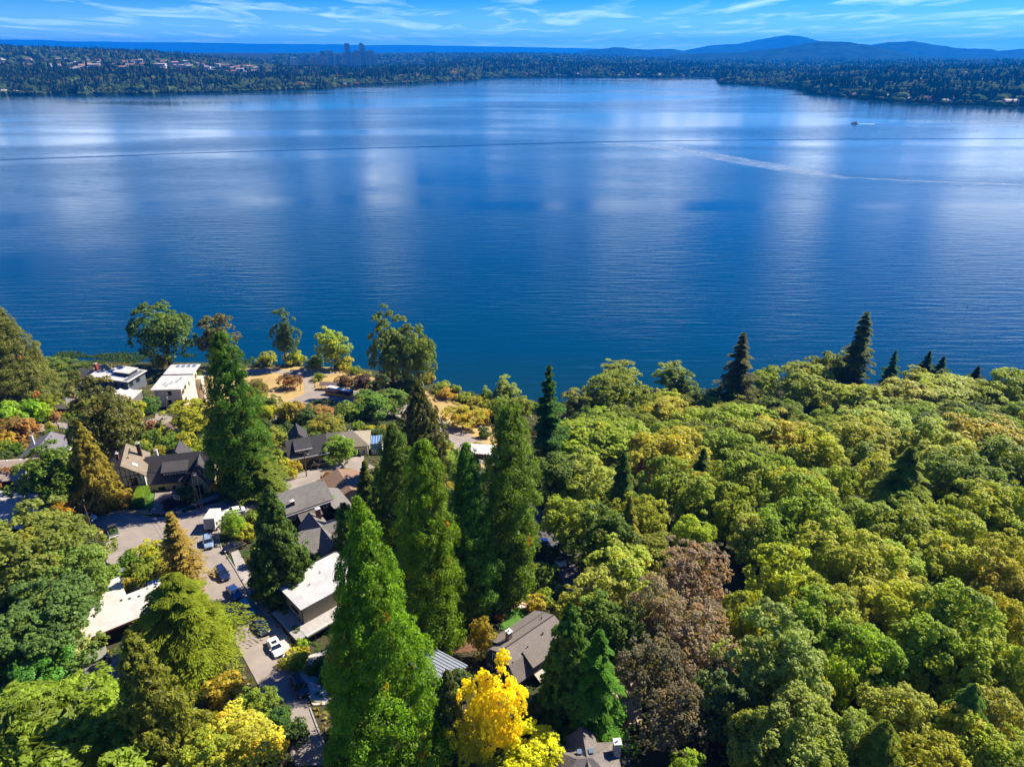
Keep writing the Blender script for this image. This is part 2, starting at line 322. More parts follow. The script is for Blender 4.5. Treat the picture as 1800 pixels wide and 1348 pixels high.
# far woods: thousands of small crowns, one body each for the three shores
def far_wood(name, n, u0, u1, r0, r1, hmin, hmax, seed, power=1.0, gap=None, autumn=0.05):
    r = np.random.default_rng(seed)
    a = r.uniform(az_of(u0), az_of(u1), n); rr_ = r0 + (r1 - r0) * r.random(n) ** power; d = dshore(a) + rr_
    keep = np.ones(n, bool)
    if gap is not None: keep = gap(a, rr_, r)
    a, d, rr_ = a[keep], d[keep], rr_[keep]; n = len(a)
    z = farh(a, d); x = d * np.sin(a); y = d * np.cos(a)
    H = r.uniform(hmin, hmax, n) * np.where(rr_ < 40, 0.55, 1.0); pn = vnoise(x / 130, y / 130, seed); con = r.random(n) < 0.45 + 0.5 * pn; H = H * (1 + .3 * vnoise(x / 70, y / 90, seed + 9))
    W_ = np.where(con, H * r.uniform(.2, .32, n), H * r.uniform(.45, .8, n)); H = np.where(con, H * 1.15, H * 0.7)
    k = 5; th = r.uniform(0, 6.28, n)[:, None] + np.arange(k) * 2 * math.pi / k
    def ring(f, w): return np.stack([x[:, None] + np.cos(th) * W_[:, None] * w * r.uniform(.75, 1.2, (n, k)), y[:, None] + np.sin(th) * W_[:, None] * w, np.repeat((z + H * f)[:, None], k, 1)], -1)
    wt = np.where(con, .45, .95)[:, None]
    V = np.concatenate([ring(0.0, 1.0), ring(0.5, 1.0 * wt + .15), ring(.82, .75 * wt)], 1)
    topv = np.stack([x, y, z + H], -1)[:, None, :]; V = np.concatenate([V, topv], 1)   # 16 verts
    f = []
    for L_ in (0, 1):
        for j in range(k):
            a0, b0 = L_ * k + j, L_ * k + (j + 1) % k; f += [(a0, b0, b0 + k), (a0, b0 + k, a0 + k)]
    for j in range(k): f.append((2 * k + j, 2 * k + (j + 1) % k, 3 * k))
    F = np.array(f)[None] + (np.arange(n) * 16)[:, None, None]
    base = np.where(con[:, None], np.array([[.014, .030, .014]]), np.array([[.045, .07, .02]])) * r.uniform(.5, 1.6, (n, 1)) * (1 + .35 * pn[:, None])
    au = r.random(n) < autumn; base[au] = np.array([.12, .085, .025]) * r.uniform(.5, 1.3, (au.sum(), 1))
    tint = np.repeat(base, 16, 0)
    o = link(name, raw_mesh(name, V.reshape(-1, 3), F.reshape(-1, 3), M_FARLEAF, False, tint)); return tag(o, kind='stuff')
def town_gap(a, r_, rg):      # a built-up slope between the lower and upper woods
    k = vnoise(a * 60, r_ / 260, 21) ; inb = (r_ > 640) & (r_ < 1750)
    return ~(inb & (rg.random(len(a)) < 0.80 + 0.25 * k))
far_wood('far_shore_woods', 15000, -350, 480, 5, 700, 14, 30, 1, 1.1)
far_wood('far_shore_woods', 13000, -350, 640, 650, 4200, 16, 30, 2, 1.0, town_gap)
far_wood('far_shore_woods', 12000, 480, 860, 5, 1500, 16, 32, 3, 1.2, lambda a, r_, rg: rg.random(len(a)) > 0.25 + .3 * vnoise(a * 80, r_ / 200, 4))
far_wood('far_shore_woods', 9000, 480, 1300, 1500, 5200, 18, 30, 4, 1.0, None, 0.02)
far_wood('far_shore_woods', 9000, 850, 1300, 5, 1500, 18, 34, 5, 1.2, None, 0.02)
far_wood('far_shore_woods', 15000, 1268, 2150, 5, 1900, 14, 30, 6, 1.1, lambda a, r_, rg: rg.random(len(a)) > 0.12 + .3 * vnoise(a * 60, r_ / 180, 8))
far_wood('far_shore_woods', 6000, 1300, 2150, 1900, 5200, 18, 30, 7, 1.0, None, 0.02)

# houses on the far slopes: each an object
def glass_mat(name, col=(0.02, 0.03, 0.04), rough=0.08):
    m = mat(name, col, rough, spec=0.8); return m
M_GLASS = glass_mat('window_glass')
FW = [mat('far_wall_%s' % n_, c_, 0.8) for n_, c_ in (('white', (.5, .48, .44)), ('tan', (.30, .20, .14)), ('grey', (.22, .22, .23)))]
FR = [mat('far_roof_%s' % n_, c_, 0.8) for n_, c_ in (('brown', (.16, .09, .06)), ('grey', (.2, .2, .21)), ('rust', (.33, .15, .09)), ('pale', (.4, .34, .29)))]
def far_house_mesh(w, d, h, rise, wm, rm):
    b = MB(); b.box(-w / 2, w / 2, -d / 2, d / 2, -4, h, 0)
    b.prism([(-w / 2 - .6, -d / 2 - .8, h), (-w / 2 - .6, d / 2 + .8, h), (-w / 2 - .6, 0, h + rise)][::-1], (w + 1.2, 0, 0), 1)
    for k in range(3): b.box(-w * .36 + k * w * .27, -w * .36 + k * w * .27 + w * .16, -d / 2 - .05, -d / 2 + .1, h * .4, h * .8, 2)
    return b.mesh('far_house', [wm, rm, bpy.data.materials['window_glass']])
fh = [far_house_mesh(rw, rd, rh, rz_, FW[i % 3], FR[(i * 3 + 1) % 4]) for i, (rw, rd, rh, rz_) in enumerate([(16, 11, 6, 4), (22, 12, 5, 4), (14, 12, 8, 3), (26, 13, 6, 5), (18, 10, 7, 3), (12, 10, 6, 4), (30, 14, 8, 3)])]
def far_houses(n, u0, u1, r0, r1, seed, label, group, sc=(0.9, 1.5), shore_line=False):
    r = random.Random(seed)
    RN = ['grey roofed', 'brown roofed', 'pale roofed', 'rust roofed', 'grey roofed', 'brown roofed', 'wide pale roofed']
    for i in range(n):
        a = r.uniform(az_of(u0), az_of(u1)); q = r.uniform(r0, r1); d = float(dshore(np.array([a]))[0]) + q
        x, y = d * math.sin(a), d * math.cos(a); z = float(farh(np.array([a]), np.array([d]))[0])
        ci = r.randrange(len(fh))
        o = link('lakeside_house' if shore_line else 'hillside_house', fh[ci], None, (x, y, z + 1), r.uniform(-.5, .5) - a)
        s = r.uniform(*sc); o.scale = (s, s, s); tag(o, RN[ci] + ' ' + label, 'house', group + ', ' + RN[ci])
far_houses(150, -40, 470, 680, 1700, 31, 'house among hundreds on the built-up slope across the lake at left', 'houses on the far left slope', (.7, 1.25))
far_houses(45, -40, 840, 22, 90, 32, 'house at the foot of the dark woods on the far left shore', 'houses along the far left shore', (.7, 1.2), True)
far_houses(26, 450, 850, 300, 1300, 33, 'small house half hidden in woods below the distant towers', 'houses below the towers')
far_houses(42, 1400, 1830, 20, 90, 34, 'small house on the waterfront of the far right shore', 'houses along the far right shore', (.7, 1.2), True)
far_houses(34, 1450, 1830, 300, 1500, 35, 'small house among trees on the hill above the far right shore', 'houses on the far right hill')
far_houses(8, 900, 1250, 15, 60, 36, 'tiny house on the far shore at the centre of the horizon', 'houses on the far middle shore', (.8, 1.3), True)

# downtown towers
def tower(u0, u1, vtop, D, col, label, kind='office_tower', steps=0, light=None):
    xa = ray(u0, 88); xb = ray(u1, 88); x0 = xa[0] / xa[1] * D; x1 = xb[0] / xb[1] * D; w = x1 - x0; xc = (x0 + x1) / 2
    a = math.atan2(xc, D); z0 = 25; ztop = proj_inv_h(vtop, D, xc); w *= .82
    ms = mat('tower_%d_%d' % (u0 * 10, vtop * 10), col, 0.35, tuple(c * .6 for c in col), 0.03, stretch=(1, 1, .3), spec=.6)
    mg = M_TGLASS
    t_ = thing(kind, label, 'tower', (xc, D, z0), -a + 0.25, 'downtown towers across the lake')
    h = ztop - z0; b = MB(); b.box(-w / 2, w / 2, -w / 2, w / 2, 0, h * (0.93 if steps else .97)); b.build('shaft', ms, t_)
    c = MB(); c.box(-w * .4, w * .4 - (w * .2 if steps else 0), -w * .35, w * .35, h * (.93 if steps else .97), h); c.build('roof_crown', M_TCROWN, t_)
    n = max(3, min(40, int(h / 8)))
    gmb = MB()
    for k in range(n):
        z = h * .95 * (k + .3) / n; gmb.box(-w / 2 - .25, w / 2 + .25, -w / 2 - .25, w / 2 + .25, z, z + h / n * .45)
    gmb.build('window_bands', mg, t_)['kind'] = 'stuff'
def proj_inv_h(v, D, x):
    d = ray(900, v); return CAMH + d[2] / d[1] * D
M_TGLASS = mat('tower_glass', (.05, .09, .13), .2, spec=.7); M_TCROWN = mat('tower_crown', (.2, .22, .25), .5)
DG, PK, WH = (.24, .36, .50), (.55, .33, .27), (.75, .72, .68)
for a_ in [(605.3, 614.7, 76.4, 5400, DG, 'tallest dark slender tower, left one of the two high ones over the lake'),
           (631, 640.9, 76.2, 5500, DG, 'tall dark tower with a stepped top, right one of the two high ones', 'office_tower', 1),
           (621, 631, 88.3, 5350, (.3, .42, .55), 'broad mid height glass tower between the two tallest'),
           (646.7, 656.4, 88.3, 5400, (.28, .4, .52), 'broad tower at the right end of the downtown cluster'),
           (641.2, 646.6, 89.8, 5600, DG, 'narrow tower squeezed right of the stepped high tower'),
           (601, 605, 93.5, 5300, (.2, .25, .3), 'low slab in front of the left high tower'),
           (615, 620.6, 92.4, 5500, DG, 'mid height slab just right of the left high tower'),
           (572, 584, 89.4, 5400, (.3, .42, .55), 'wide flat topped tower left of the high ones'),
           (562, 570, 90.3, 5600, (.08, .11, .17), 'dark square tower behind the pink one'),
           (553.3, 562, 97, 5200, (.25, .33, .42), 'plain blue grey block left of the dark square tower'),
           (563.5, 568.8, 98.5, 5050, PK, 'pinkish tower in front of the dark square tower'),
           (545.5, 552.8, 101, 5200, PK, 'low pink tower further left of the downtown cluster'),
           (585, 587.8, 95, 5350, WH, 'thin pale tower edge right of the wide flat topped one'),
           (507.5, 521.5, 101.3, 4900, WH, 'bright white sunlit block standing alone at the left'),
           (525, 535.5, 100.5, 5000, (.12, .16, .22), 'dark block just right of the sunlit white block'),
           (589, 595, 97, 5600, (.2, .26, .32), 'low grey tower in the gap left of the high ones'),
           (687, 694.5, 104.5, 5000, (.4, .45, .5), 'small pale tower standing right of the cluster'),
           (706, 716, 106.5, 5100, WH, 'low white block right of downtown, first of three'),
           (719, 731, 107, 5150, (.5, .52, .55), 'low grey block right of downtown, middle of three'),
           (734, 745, 107, 5100, WH, 'low white block right of downtown, last of three'),
           (657.5, 662, 97, 5500, DG, 'low dark slab at the foot of the rightmost broad tower')]:
    tower(*a_)

# a motor boat with its trail, wave lines left by boats, a marker post
M_WHITE = mat('white_paint', (.78, .78, .76), .35); M_DARK = mat('dark_trim', (.02, .02, .025), .5); M_FOAM = mat('foam', (.8, .85, .9), .7, (.35, .5, .62), 0.25, stretch=(.2, 1, 1))
bx, by, _ = at(1502, 218); bo = thing('motor_boat', 'white motor boat with dark cabin, the only one heading left across the lake', 'boat', (bx, by, 0), math.pi)
s_ = MB(); L_, B_ = 13.5, 4.2
sec = [(-.5, .85, 1.7), (-.2, 1, 1.8), (.15, .9, 2.1), (.38, .5, 2.5), (.5, .05, 2.8)]
for i in range(4):
    (xa, wa, ha), (xb, wb, hb) = sec[i], sec[i + 1]; xa *= L_; xb *= L_; wa *= B_ / 2; wb *= B_ / 2
    for sg in (1, -1): s_.poly([(xa, sg * wa * .6, -.2), (xb, sg * wb * .6, -.2), (xb, sg * wb, hb), (xa, sg * wa, ha)][::sg])
    s_.poly([(xa, -wa, ha), (xb, -wb, hb), (xb, wb, hb), (xa, wa, ha)])
s_.poly([(-.5 * L_, -.51 * B_ * .85, -.2), (-.5 * L_, -.5 * B_ * .85, 1.7), (-.5 * L_, .5 * B_ * .85, 1.7), (-.5 * L_, .51 * B_ * .85, -.2)])
s_.build('hull', M_WHITE, bo)
k_ = MB(); k_.prism([(-3.5, -1.5, 1.7), (3.2, -1.5, 1.9), (1.8, -1.4, 3.7), (-3.2, -1.4, 3.9)], (0, 3, 0)); k_.build('cabin', M_DARK, bo)
k_ = MB(); k_.box(-2.6, .8, -1.2, 1.2, 3.95, 4.15); k_.tube((-1, 0, 4.1), (-1.4, 0, 5.8), .05, .03, 5); k_.build('hardtop', M_WHITE, bo)
def strip(name, pts, widths, z, m, **kw):
    V, F = [], []
    for i, p in enumerate(pts):
        q = pts[min(i + 1, len(pts) - 1)]; o = pts[max(i - 1, 0)]; d = Vector((q[0] - o[0], q[1] - o[1])).normalized(); nn = Vector((-d.y, d.x)); w = widths[i] if isinstance(widths, list) else widths
        zc = z + (kw.get('h', 0)); V += [(p[0] - nn.x * w / 2, p[1] - nn.y * w / 2, z), (p[0], p[1], zc), (p[0] + nn.x * w / 2, p[1] + nn.y * w / 2, z)]
    for i in range(len(pts) - 1):
        F += [(3 * i, 3 * i + 3, 3 * i + 4, 3 * i + 1), (3 * i + 1, 3 * i + 4, 3 * i + 5, 3 * i + 2)]
    me = bpy.data.meshes.new(name); me.from_pydata(V, [], F); me.materials.append(m)
    me.polygons.foreach_set('use_smooth', [True] * len(F)); me.update()
    o = link(name, me); return tag(o, kind='stuff')
def wline(px, n=70, amp=2.0, seed=0):
    us = np.linspace(px[0][0], px[-1][0], n); vv = np.interp(us, [p[0] for p in px], [p[1] for p in px]); r = random.Random(seed)
    return [(lambda p: (p[0], p[1] + r.uniform(-amp, amp)))(at(u, v)) for u, v in zip(us, vv)]
strip('boat_foam_trail', wline([(1509, 218.2), (1538, 218.6)], 14, .5), [3.5] * 6 + [4.5] * 8, .03, M_FOAM)
M_WAVE = mat('wave_face', (0.002, 0.035, 0.11), 0.12, spec=.5)
strip('boat_wake', wline([(1538, 219), (1600, 219.5), (1700, 219.6), (1900, 219.8)], 60, 1.5), 9, .02, M_WAVE, h=.5)
strip('boat_wake', wline([(-60, 283), (100, 278), (300, 271), (450, 266), (600, 262), (800, 257), (1000, 251), (1200, 247.5), (1500, 245), (1900, 243.5)], 160, 1.2), [1.5] * 50 + [3.0] * 110, .02, M_WAVE, h=.42)
M_SLICK = bpy.data.materials.new('wake_slick'); M_SLICK.use_nodes = True; t = M_SLICK.node_tree; b_ = t.nodes['Principled BSDF']; b_.inputs['Base Color'].default_value = (.36, .46, .58, 1); b_.inputs['Roughness'].default_value = .5
tr_ = t.nodes.new('ShaderNodeBsdfTransparent'); mx0 = t.nodes.new('ShaderNodeMixShader'); tcx = t.nodes.new('ShaderNodeTexCoord'); mpx = t.nodes.new('ShaderNodeMapping'); t.links.new(tcx.outputs['Object'], mpx.inputs[0]); mpx.inputs['Scale'].default_value = (.05, .10, 1)
nx = t.nodes.new('ShaderNodeTexNoise'); nx.inputs['Scale'].default_value = 1; nx.inputs['Detail'].default_value = 8; nx.inputs['Roughness'].default_value = .7; t.links.new(mpx.outputs[0], nx.inputs[0]); rx = t.nodes.new('ShaderNodeMapRange'); t.links.new(nx.outputs['Fac'], rx.inputs[0]); rx.inputs[1].default_value = .35; rx.inputs[2].default_value = .8; rx.inputs[3].default_value = 0; rx.inputs[4].default_value = .7
t.links.new(rx.outputs[0], mx0.inputs[0]); t.links.new(tr_.outputs[0], mx0.inputs[1]); t.links.new(b_.outputs[0], mx0.inputs[2]); t.links.new(mx0.outputs[0], t.nodes['Material Output'].inputs['Surface'])
strip('churned_water', wline([(1060, 253), (1130, 256), (1200, 264), (1300, 283), (1400, 300), (1490, 314)], 60, 1.5, 3), [8 + 34 * math.sin(min(1, i / 30) * 1.57) * (1 if i < 45 else (60 - i) / 15) + 1 for i in range(60)], .02, M_SLICK)
strip('churned_water', wline([(1480, 312), (1600, 318), (1850, 327)], 40, 1.5, 5), [7] * 40, .02, M_SLICK)
strip('churned_water', wline([(1560, 213), (1700, 214), (1850, 216)], 30, 3, 6), [16] * 30, .02, M_SLICK)
mx_, my_, _ = at(1700, 541); mk = thing('channel_marker', 'slender dark marker post standing alone in the lake near the right edge', 'marker post', (mx_, my_, 0))
b = MB(); b.tube((0, 0, -1), (0, 0, 1.2), .16, .12); b.build('post', M_DARK, mk); b = MB(); b.box(-.3, .3, -.06, .06, 1.0, 1.5); b.build('sign_board', M_DARK, mk)
# ---------------------------------------------------------------- plants
def leafquads(Cn, Nn, size, rng, asp=1.5, axis=None, jit=0.35):
    n = len(Cn); Nn = Nn + rng.normal(0, jit, (n, 3)); Nn /= np.linalg.norm(Nn, axis=1)[:, None] + 1e-9
    a = rng.normal(0, 1, (n, 3)) if axis is None else axis + rng.normal(0, .25, (n, 3))
    a -= (a * Nn).sum(1)[:, None] * Nn; a /= np.linalg.norm(a, axis=1)[:, None] + 1e-9
    b = np.cross(Nn, a); s = (size * rng.uniform(.7, 1.3, n))[:, None] * .5
    return np.stack([Cn - a * s * asp, Cn - b * s, Cn + a * s * asp, Cn + b * s], 1)
def finish_crown(name, Q, tint, m=None):
    n = len(Q); F = np.arange(n * 4).reshape(n, 4)
    return raw_mesh(name, Q.reshape(-1, 3), F, m or M_LEAF, False, np.repeat(tint, 4, 0))
def sph(n, rng, up=0.0):
    v = rng.normal(0, 1, (n, 3)); v /= np.linalg.norm(v, axis=1)[:, None]; v[:, 2] += up; return v / np.linalg.norm(v, axis=1)[:, None]
def broad_crown(seed, Rx=7, Rz=6.5, zc=11, ncl=70, nsub=22, nl=9, leaf=.36, clr=(.17, .27), autumn=.15, open_=0.0, shape=1.0, tops=None):
    rng = np.random.default_rng(seed)
    d = sph(ncl, rng, .35); rad = rng.uniform(.62, 1.0, ncl)
    lump = 1 + .22 * np.sin(d[:, 0] * 3.1 + seed) * np.cos(d[:, 1] * 2.7 + seed * 2)
    cc = d * (rad * lump)[:, None] * np.array([Rx, Rx, Rz]); cc[:, 2] = np.where(cc[:, 2] < 0, cc[:, 2] * .75, cc[:, 2]); 
    ncore = ncl // 5; cc[:ncore] *= .45
    cr = Rx * rng.uniform(clr[0], clr[1], ncl)
    ctint = rng.uniform(.82, 1.18, (ncl, 1)) * np.array([[1, 1, 1]]) ; au = rng.random(ncl) < autumn; ctint[au] *= np.array([1.25, 1.05, .75])
    cd = cc / (np.linalg.norm(cc, axis=1)[:, None] + 1e-6)
    # sub puffs
    sd_ = sph(ncl * nsub, rng, 0) + np.repeat(cd, nsub, 0) * .9 + np.array([0, 0, .35]); sd_ /= np.linalg.norm(sd_, axis=1)[:, None]
    sc = np.repeat(cc, nsub, 0) + sd_ * (np.repeat(cr, nsub) * rng.uniform(.65, 1.05, ncl * nsub))[:, None]
    if open_: k = rng.random(len(sc)) > open_; 
    else: k = np.ones(len(sc), bool)
    sc, sd_ = sc[k], sd_[k]; st = np.repeat(ctint, nsub, 0)[k] * rng.uniform(.88, 1.14, (k.sum(), 1))
    m = len(sc); ld = sph(m * nl, rng, .25) + np.repeat(sd_, nl, 0) * .7; ld /= np.linalg.norm(ld, axis=1)[:, None]
    lc = np.repeat(sc, nl, 0) + ld * (leaf * 1.25) * rng.uniform(.6, 1.2, (m * nl, 1))
    nrm = ld + np.array([0, 0, .5])
    tint = np.repeat(st, nl, 0) * rng.uniform(.8, 1.22, (m * nl, 1))
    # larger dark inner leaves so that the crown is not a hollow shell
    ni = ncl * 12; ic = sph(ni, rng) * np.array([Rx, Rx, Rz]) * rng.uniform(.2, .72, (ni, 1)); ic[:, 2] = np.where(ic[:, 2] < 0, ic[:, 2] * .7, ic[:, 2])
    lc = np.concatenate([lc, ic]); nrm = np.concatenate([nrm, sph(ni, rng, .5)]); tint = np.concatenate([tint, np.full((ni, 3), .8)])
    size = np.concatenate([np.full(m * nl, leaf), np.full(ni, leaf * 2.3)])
    lc[:, 2] += zc
    return leafquads(lc, nrm, size, rng, 1.25), tint
def trunk_mesh(name, H, zc, Rx, r0, seed, m, limbs=7):
    r = random.Random(seed); b = MB(); top = zc * .95
    b.tube((0, 0, -1.5), (.1, .1, H * .3), r0 * 1.15, r0 * .8, 8, 0, False); b.tube((.1, .1, H * .3), (0, 0, top), r0 * .8, r0 * .3, 7, 0)
    for k in range(limbs):
        a = k * 2.4 + r.uniform(-.3, .3); z = r.uniform(.28, .7) * top; L_ = Rx * r.uniform(.5, .8)
        p = (math.cos(a) * L_ * .5, math.sin(a) * L_ * .5, z + L_ * .5); q = (math.cos(a + .2) * L_, math.sin(a + .2) * L_, z + L_ * .85)
        b.tube((0, 0, z), p, r0 * .42, r0 * .25, 5, 0, False); b.tube(p, q, r0 * .25, r0 * .08, 5, 0)
    return b.mesh(name, m)
def prof_seq(t): return np.clip((1 - t) ** .72, 0, 1) * np.clip(.72 + t * 2.0, 0, 1)
def prof_cone(t): return np.clip((1 - t) ** .95, 0.01, 1) * np.clip(.8 + t * 3, 0, 1)
def prof_col(t): return np.clip((1 - t) ** .5, 0, 1) * np.clip(.6 + t * 1.4, 0, 1)
def prof_round(t): return np.sqrt(np.clip(1 - (2 * t - .85) ** 2 / 1.4, 0.0, 1)) * np.clip((1 - t) * 3.5, 0, 1) ** .5
def billow_conifer(seed, H=40, Rb=8, nb=1000, nl=26, puff=.95, leaf=.38, prof=prof_seq, z0=.03, lump=.16, brown=.004, up=.45, asp=1.7):
    """dense conifer of rounded foliage tufts (giant sequoia, cedar, cypress)"""
    rng = np.random.default_rng(seed); 
    tt = rng.random(nb * 3); w = prof(tt); k = rng.random(len(tt)) < (w / w.max()) ** .9 * .9 + .06; tt = tt[k][:nb]; nb = len(tt)
    an = rng.uniform(0, 2 * math.pi, nb); z = (z0 + tt * (1 - z0)) * H; r = prof(tt) * Rb
    lu = 1 + lump * (vnoise(an * 1.9, z / (Rb * .42), seed) + .6 * vnoise(an * 4, z / (Rb * .2), seed + 1))
    rr_ = r * lu * rng.uniform(.72, 1.0, nb) ** .6
    low = (lu < 1 - lump * .45) & (rng.random(nb) < .55); rr_ = np.where(low, rr_ * .75, rr_)
    pc = np.stack([np.cos(an) * rr_, np.sin(an) * rr_, z - rr_ * .08], -1)
    out = np.stack([np.cos(an), np.sin(an), np.full(nb, .35)], -1); out /= np.linalg.norm(out, axis=1)[:, None]
    ps = puff * rng.uniform(.65, 1.3, nb) * np.clip(.55 + .6 * (1 - tt), .5, 1)
    lt = rng.uniform(.8, 1.2, (nb, 1)) * np.ones((1, 3)); lt *= (1 + .2 * vnoise(an * 2.5, z / 3, seed + 3))[:, None]
    br = rng.random(nb) < brown; lt[br] = np.array([3.2, .9, .9])
    ld = sph(nb * nl, rng, .1) + np.repeat(out, nl, 0) * .75 + np.array([0, 0, .2]); ld /= np.linalg.norm(ld, axis=1)[:, None]
    lc = np.repeat(pc, nl, 0) + ld * (np.repeat(ps, nl) * rng.uniform(.55, 1.1, nb * nl))[:, None]
    tint = np.repeat(lt, nl, 0) * rng.uniform(.8, 1.2, (nb * nl, 1))
    ax = ld + np.array([0, 0, up]); q = leafquads(lc, ld + rng.normal(0, .3, ld.shape), leaf * (np.repeat(np.clip(ps / puff, .6, 1), nl)), rng, asp, ax, .25)
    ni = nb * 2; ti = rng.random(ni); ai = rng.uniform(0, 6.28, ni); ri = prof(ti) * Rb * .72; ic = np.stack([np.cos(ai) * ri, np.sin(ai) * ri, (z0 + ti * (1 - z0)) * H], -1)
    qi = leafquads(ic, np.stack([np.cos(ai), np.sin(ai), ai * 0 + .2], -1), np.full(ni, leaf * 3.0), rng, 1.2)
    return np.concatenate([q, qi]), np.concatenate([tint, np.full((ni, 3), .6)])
def frond_conifer(seed, H=22, Rb=7, nb=150, ns=16, nf=7, leaf=.62, asp=2.6, droop=.25, lift=.15, prof=prof_cone, z0=.06, gap=.0, tiers=0, wid=.35, inner=True):
    """conifer of flat drooping sprays (deodar, hemlock, fir)"""
    rng = np.random.default_rng(seed)
    t = np.sort(rng.random(nb) ** .85); 
    if tiers: t = np.clip((np.round(t * tiers) + rng.normal(0, .12, nb)) / tiers, 0, .985)
    lv = 1 + .28 * np.sin(t * 57 + seed)
    if gap: kk = rng.random(nb) > gap; t = t[kk]; lv = lv[kk]; nb = len(t)
    an = np.arange(nb) * 2.39996 + rng.normal(0, .25, nb); L_ = prof(t) * Rb * lv * rng.uniform(.5, 1.25, nb) + .3; z = (z0 + t * (1 - z0)) * H
    s = (np.arange(ns) + .6) / ns; s = np.broadcast_to(s, (nb, ns))
    zz_ = z[:, None] + L_[:, None] * (lift * s - (droop + lift) * s ** 2.2)
    rad = L_[:, None] * s; px_ = np.cos(an)[:, None] * rad; py_ = np.sin(an)[:, None] * rad
    cen = np.stack([px_, py_, zz_], -1).reshape(-1, 3); ss = s.reshape(-1); LL = np.repeat(L_, ns); aa_ = np.repeat(an, ns)
    wdt = wid * LL * np.sin(np.clip(ss * 1.05, 0, 1) * math.pi * .8) ** .7 + .12
    cen = np.repeat(cen, nf, 0); aa_ = np.repeat(aa_, nf); wdt = np.repeat(wdt, nf); ssf = np.repeat(ss, nf); m = len(cen)
    side = rng.uniform(-1, 1, m); tang = np.stack([-np.sin(aa_), np.cos(aa_), aa_ * 0], -1); outw = np.stack([np.cos(aa_), np.sin(aa_), aa_ * 0], -1)
    cen = cen + tang * (side * wdt)[:, None]; cen[:, 2] -= np.abs(side) * wdt * .35 + rng.uniform(0, .35, m) * leaf
    ax = outw + tang * (side * .8)[:, None] + np.array([0, 0, -.35]); nr = np.array([0, 0, 1.0]) + outw * .25 + tang * (side * .3)[:, None]
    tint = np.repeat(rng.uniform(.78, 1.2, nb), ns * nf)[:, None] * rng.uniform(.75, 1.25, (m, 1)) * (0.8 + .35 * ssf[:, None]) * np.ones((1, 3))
    q = leafquads(cen, nr, np.full(m, leaf / asp * 1.4), rng, asp, ax, .28)
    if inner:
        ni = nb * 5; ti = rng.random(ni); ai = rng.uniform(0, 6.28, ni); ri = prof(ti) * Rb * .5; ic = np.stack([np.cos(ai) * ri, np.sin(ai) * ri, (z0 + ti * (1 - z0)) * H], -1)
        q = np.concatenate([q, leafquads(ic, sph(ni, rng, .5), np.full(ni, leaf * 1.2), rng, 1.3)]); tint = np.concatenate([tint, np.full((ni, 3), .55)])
    return q, tint

M_BARK = mat('bark', (.085, .06, .042), .95, (.15, .115, .085), 3, bump=.6, stretch=(1, 1, .25))
M_PALEBARK = mat('pale_bark', (.26, .24, .20), .9, (.14, .12, .10), 4, stretch=(1, 1, .4))
PROTO = {}
def proto(key, q_t, H, R_, tr, m=None):
    """remember a crown and trunk; H, R_: the size it was made at"""
    PROTO.setdefault(key, []).append((finish_crown('crown', q_t[0], q_t[1], m), tr, H, R_))
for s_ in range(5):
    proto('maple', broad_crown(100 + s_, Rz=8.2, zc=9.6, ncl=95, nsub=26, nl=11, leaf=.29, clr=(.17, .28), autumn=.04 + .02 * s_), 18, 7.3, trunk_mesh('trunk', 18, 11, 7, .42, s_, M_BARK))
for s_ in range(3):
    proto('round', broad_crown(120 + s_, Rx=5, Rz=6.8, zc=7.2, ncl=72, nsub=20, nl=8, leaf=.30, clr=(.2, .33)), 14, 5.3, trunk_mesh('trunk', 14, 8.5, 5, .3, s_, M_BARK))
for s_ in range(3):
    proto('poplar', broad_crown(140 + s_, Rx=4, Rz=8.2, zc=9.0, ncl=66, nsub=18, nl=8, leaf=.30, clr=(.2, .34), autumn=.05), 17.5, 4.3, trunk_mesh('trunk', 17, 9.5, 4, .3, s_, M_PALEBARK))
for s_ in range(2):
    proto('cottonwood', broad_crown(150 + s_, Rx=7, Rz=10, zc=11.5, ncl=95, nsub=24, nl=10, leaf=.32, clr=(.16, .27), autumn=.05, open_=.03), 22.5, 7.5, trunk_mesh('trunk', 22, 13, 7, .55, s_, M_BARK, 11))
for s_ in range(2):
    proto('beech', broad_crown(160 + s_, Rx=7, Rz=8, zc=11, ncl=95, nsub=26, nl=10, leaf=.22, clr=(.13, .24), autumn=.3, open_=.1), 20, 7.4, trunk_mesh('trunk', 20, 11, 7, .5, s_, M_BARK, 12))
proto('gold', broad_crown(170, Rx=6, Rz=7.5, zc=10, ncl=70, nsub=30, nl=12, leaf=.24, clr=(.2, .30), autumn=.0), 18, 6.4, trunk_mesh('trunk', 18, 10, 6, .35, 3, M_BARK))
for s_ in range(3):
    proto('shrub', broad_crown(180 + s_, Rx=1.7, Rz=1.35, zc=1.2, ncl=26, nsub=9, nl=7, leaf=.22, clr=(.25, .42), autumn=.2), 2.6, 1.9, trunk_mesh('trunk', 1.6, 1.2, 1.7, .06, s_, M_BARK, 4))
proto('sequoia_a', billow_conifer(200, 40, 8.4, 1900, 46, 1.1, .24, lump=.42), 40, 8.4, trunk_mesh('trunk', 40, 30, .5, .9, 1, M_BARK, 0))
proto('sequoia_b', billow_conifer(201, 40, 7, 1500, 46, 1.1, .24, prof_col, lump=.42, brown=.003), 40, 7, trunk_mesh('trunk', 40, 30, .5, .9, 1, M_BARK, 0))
proto('sequoia_c', billow_conifer(202, 40, 6.2, 1050, 48, 1.3, .28, lambda t: np.clip((1 - t) ** .38, 0, 1) * np.clip(.5 + t * .8, 0, 1), z0=.06, lump=.5, brown=.004), 40, 6.2, trunk_mesh('trunk', 40, 34, .5, .9, 1, M_BARK, 0))
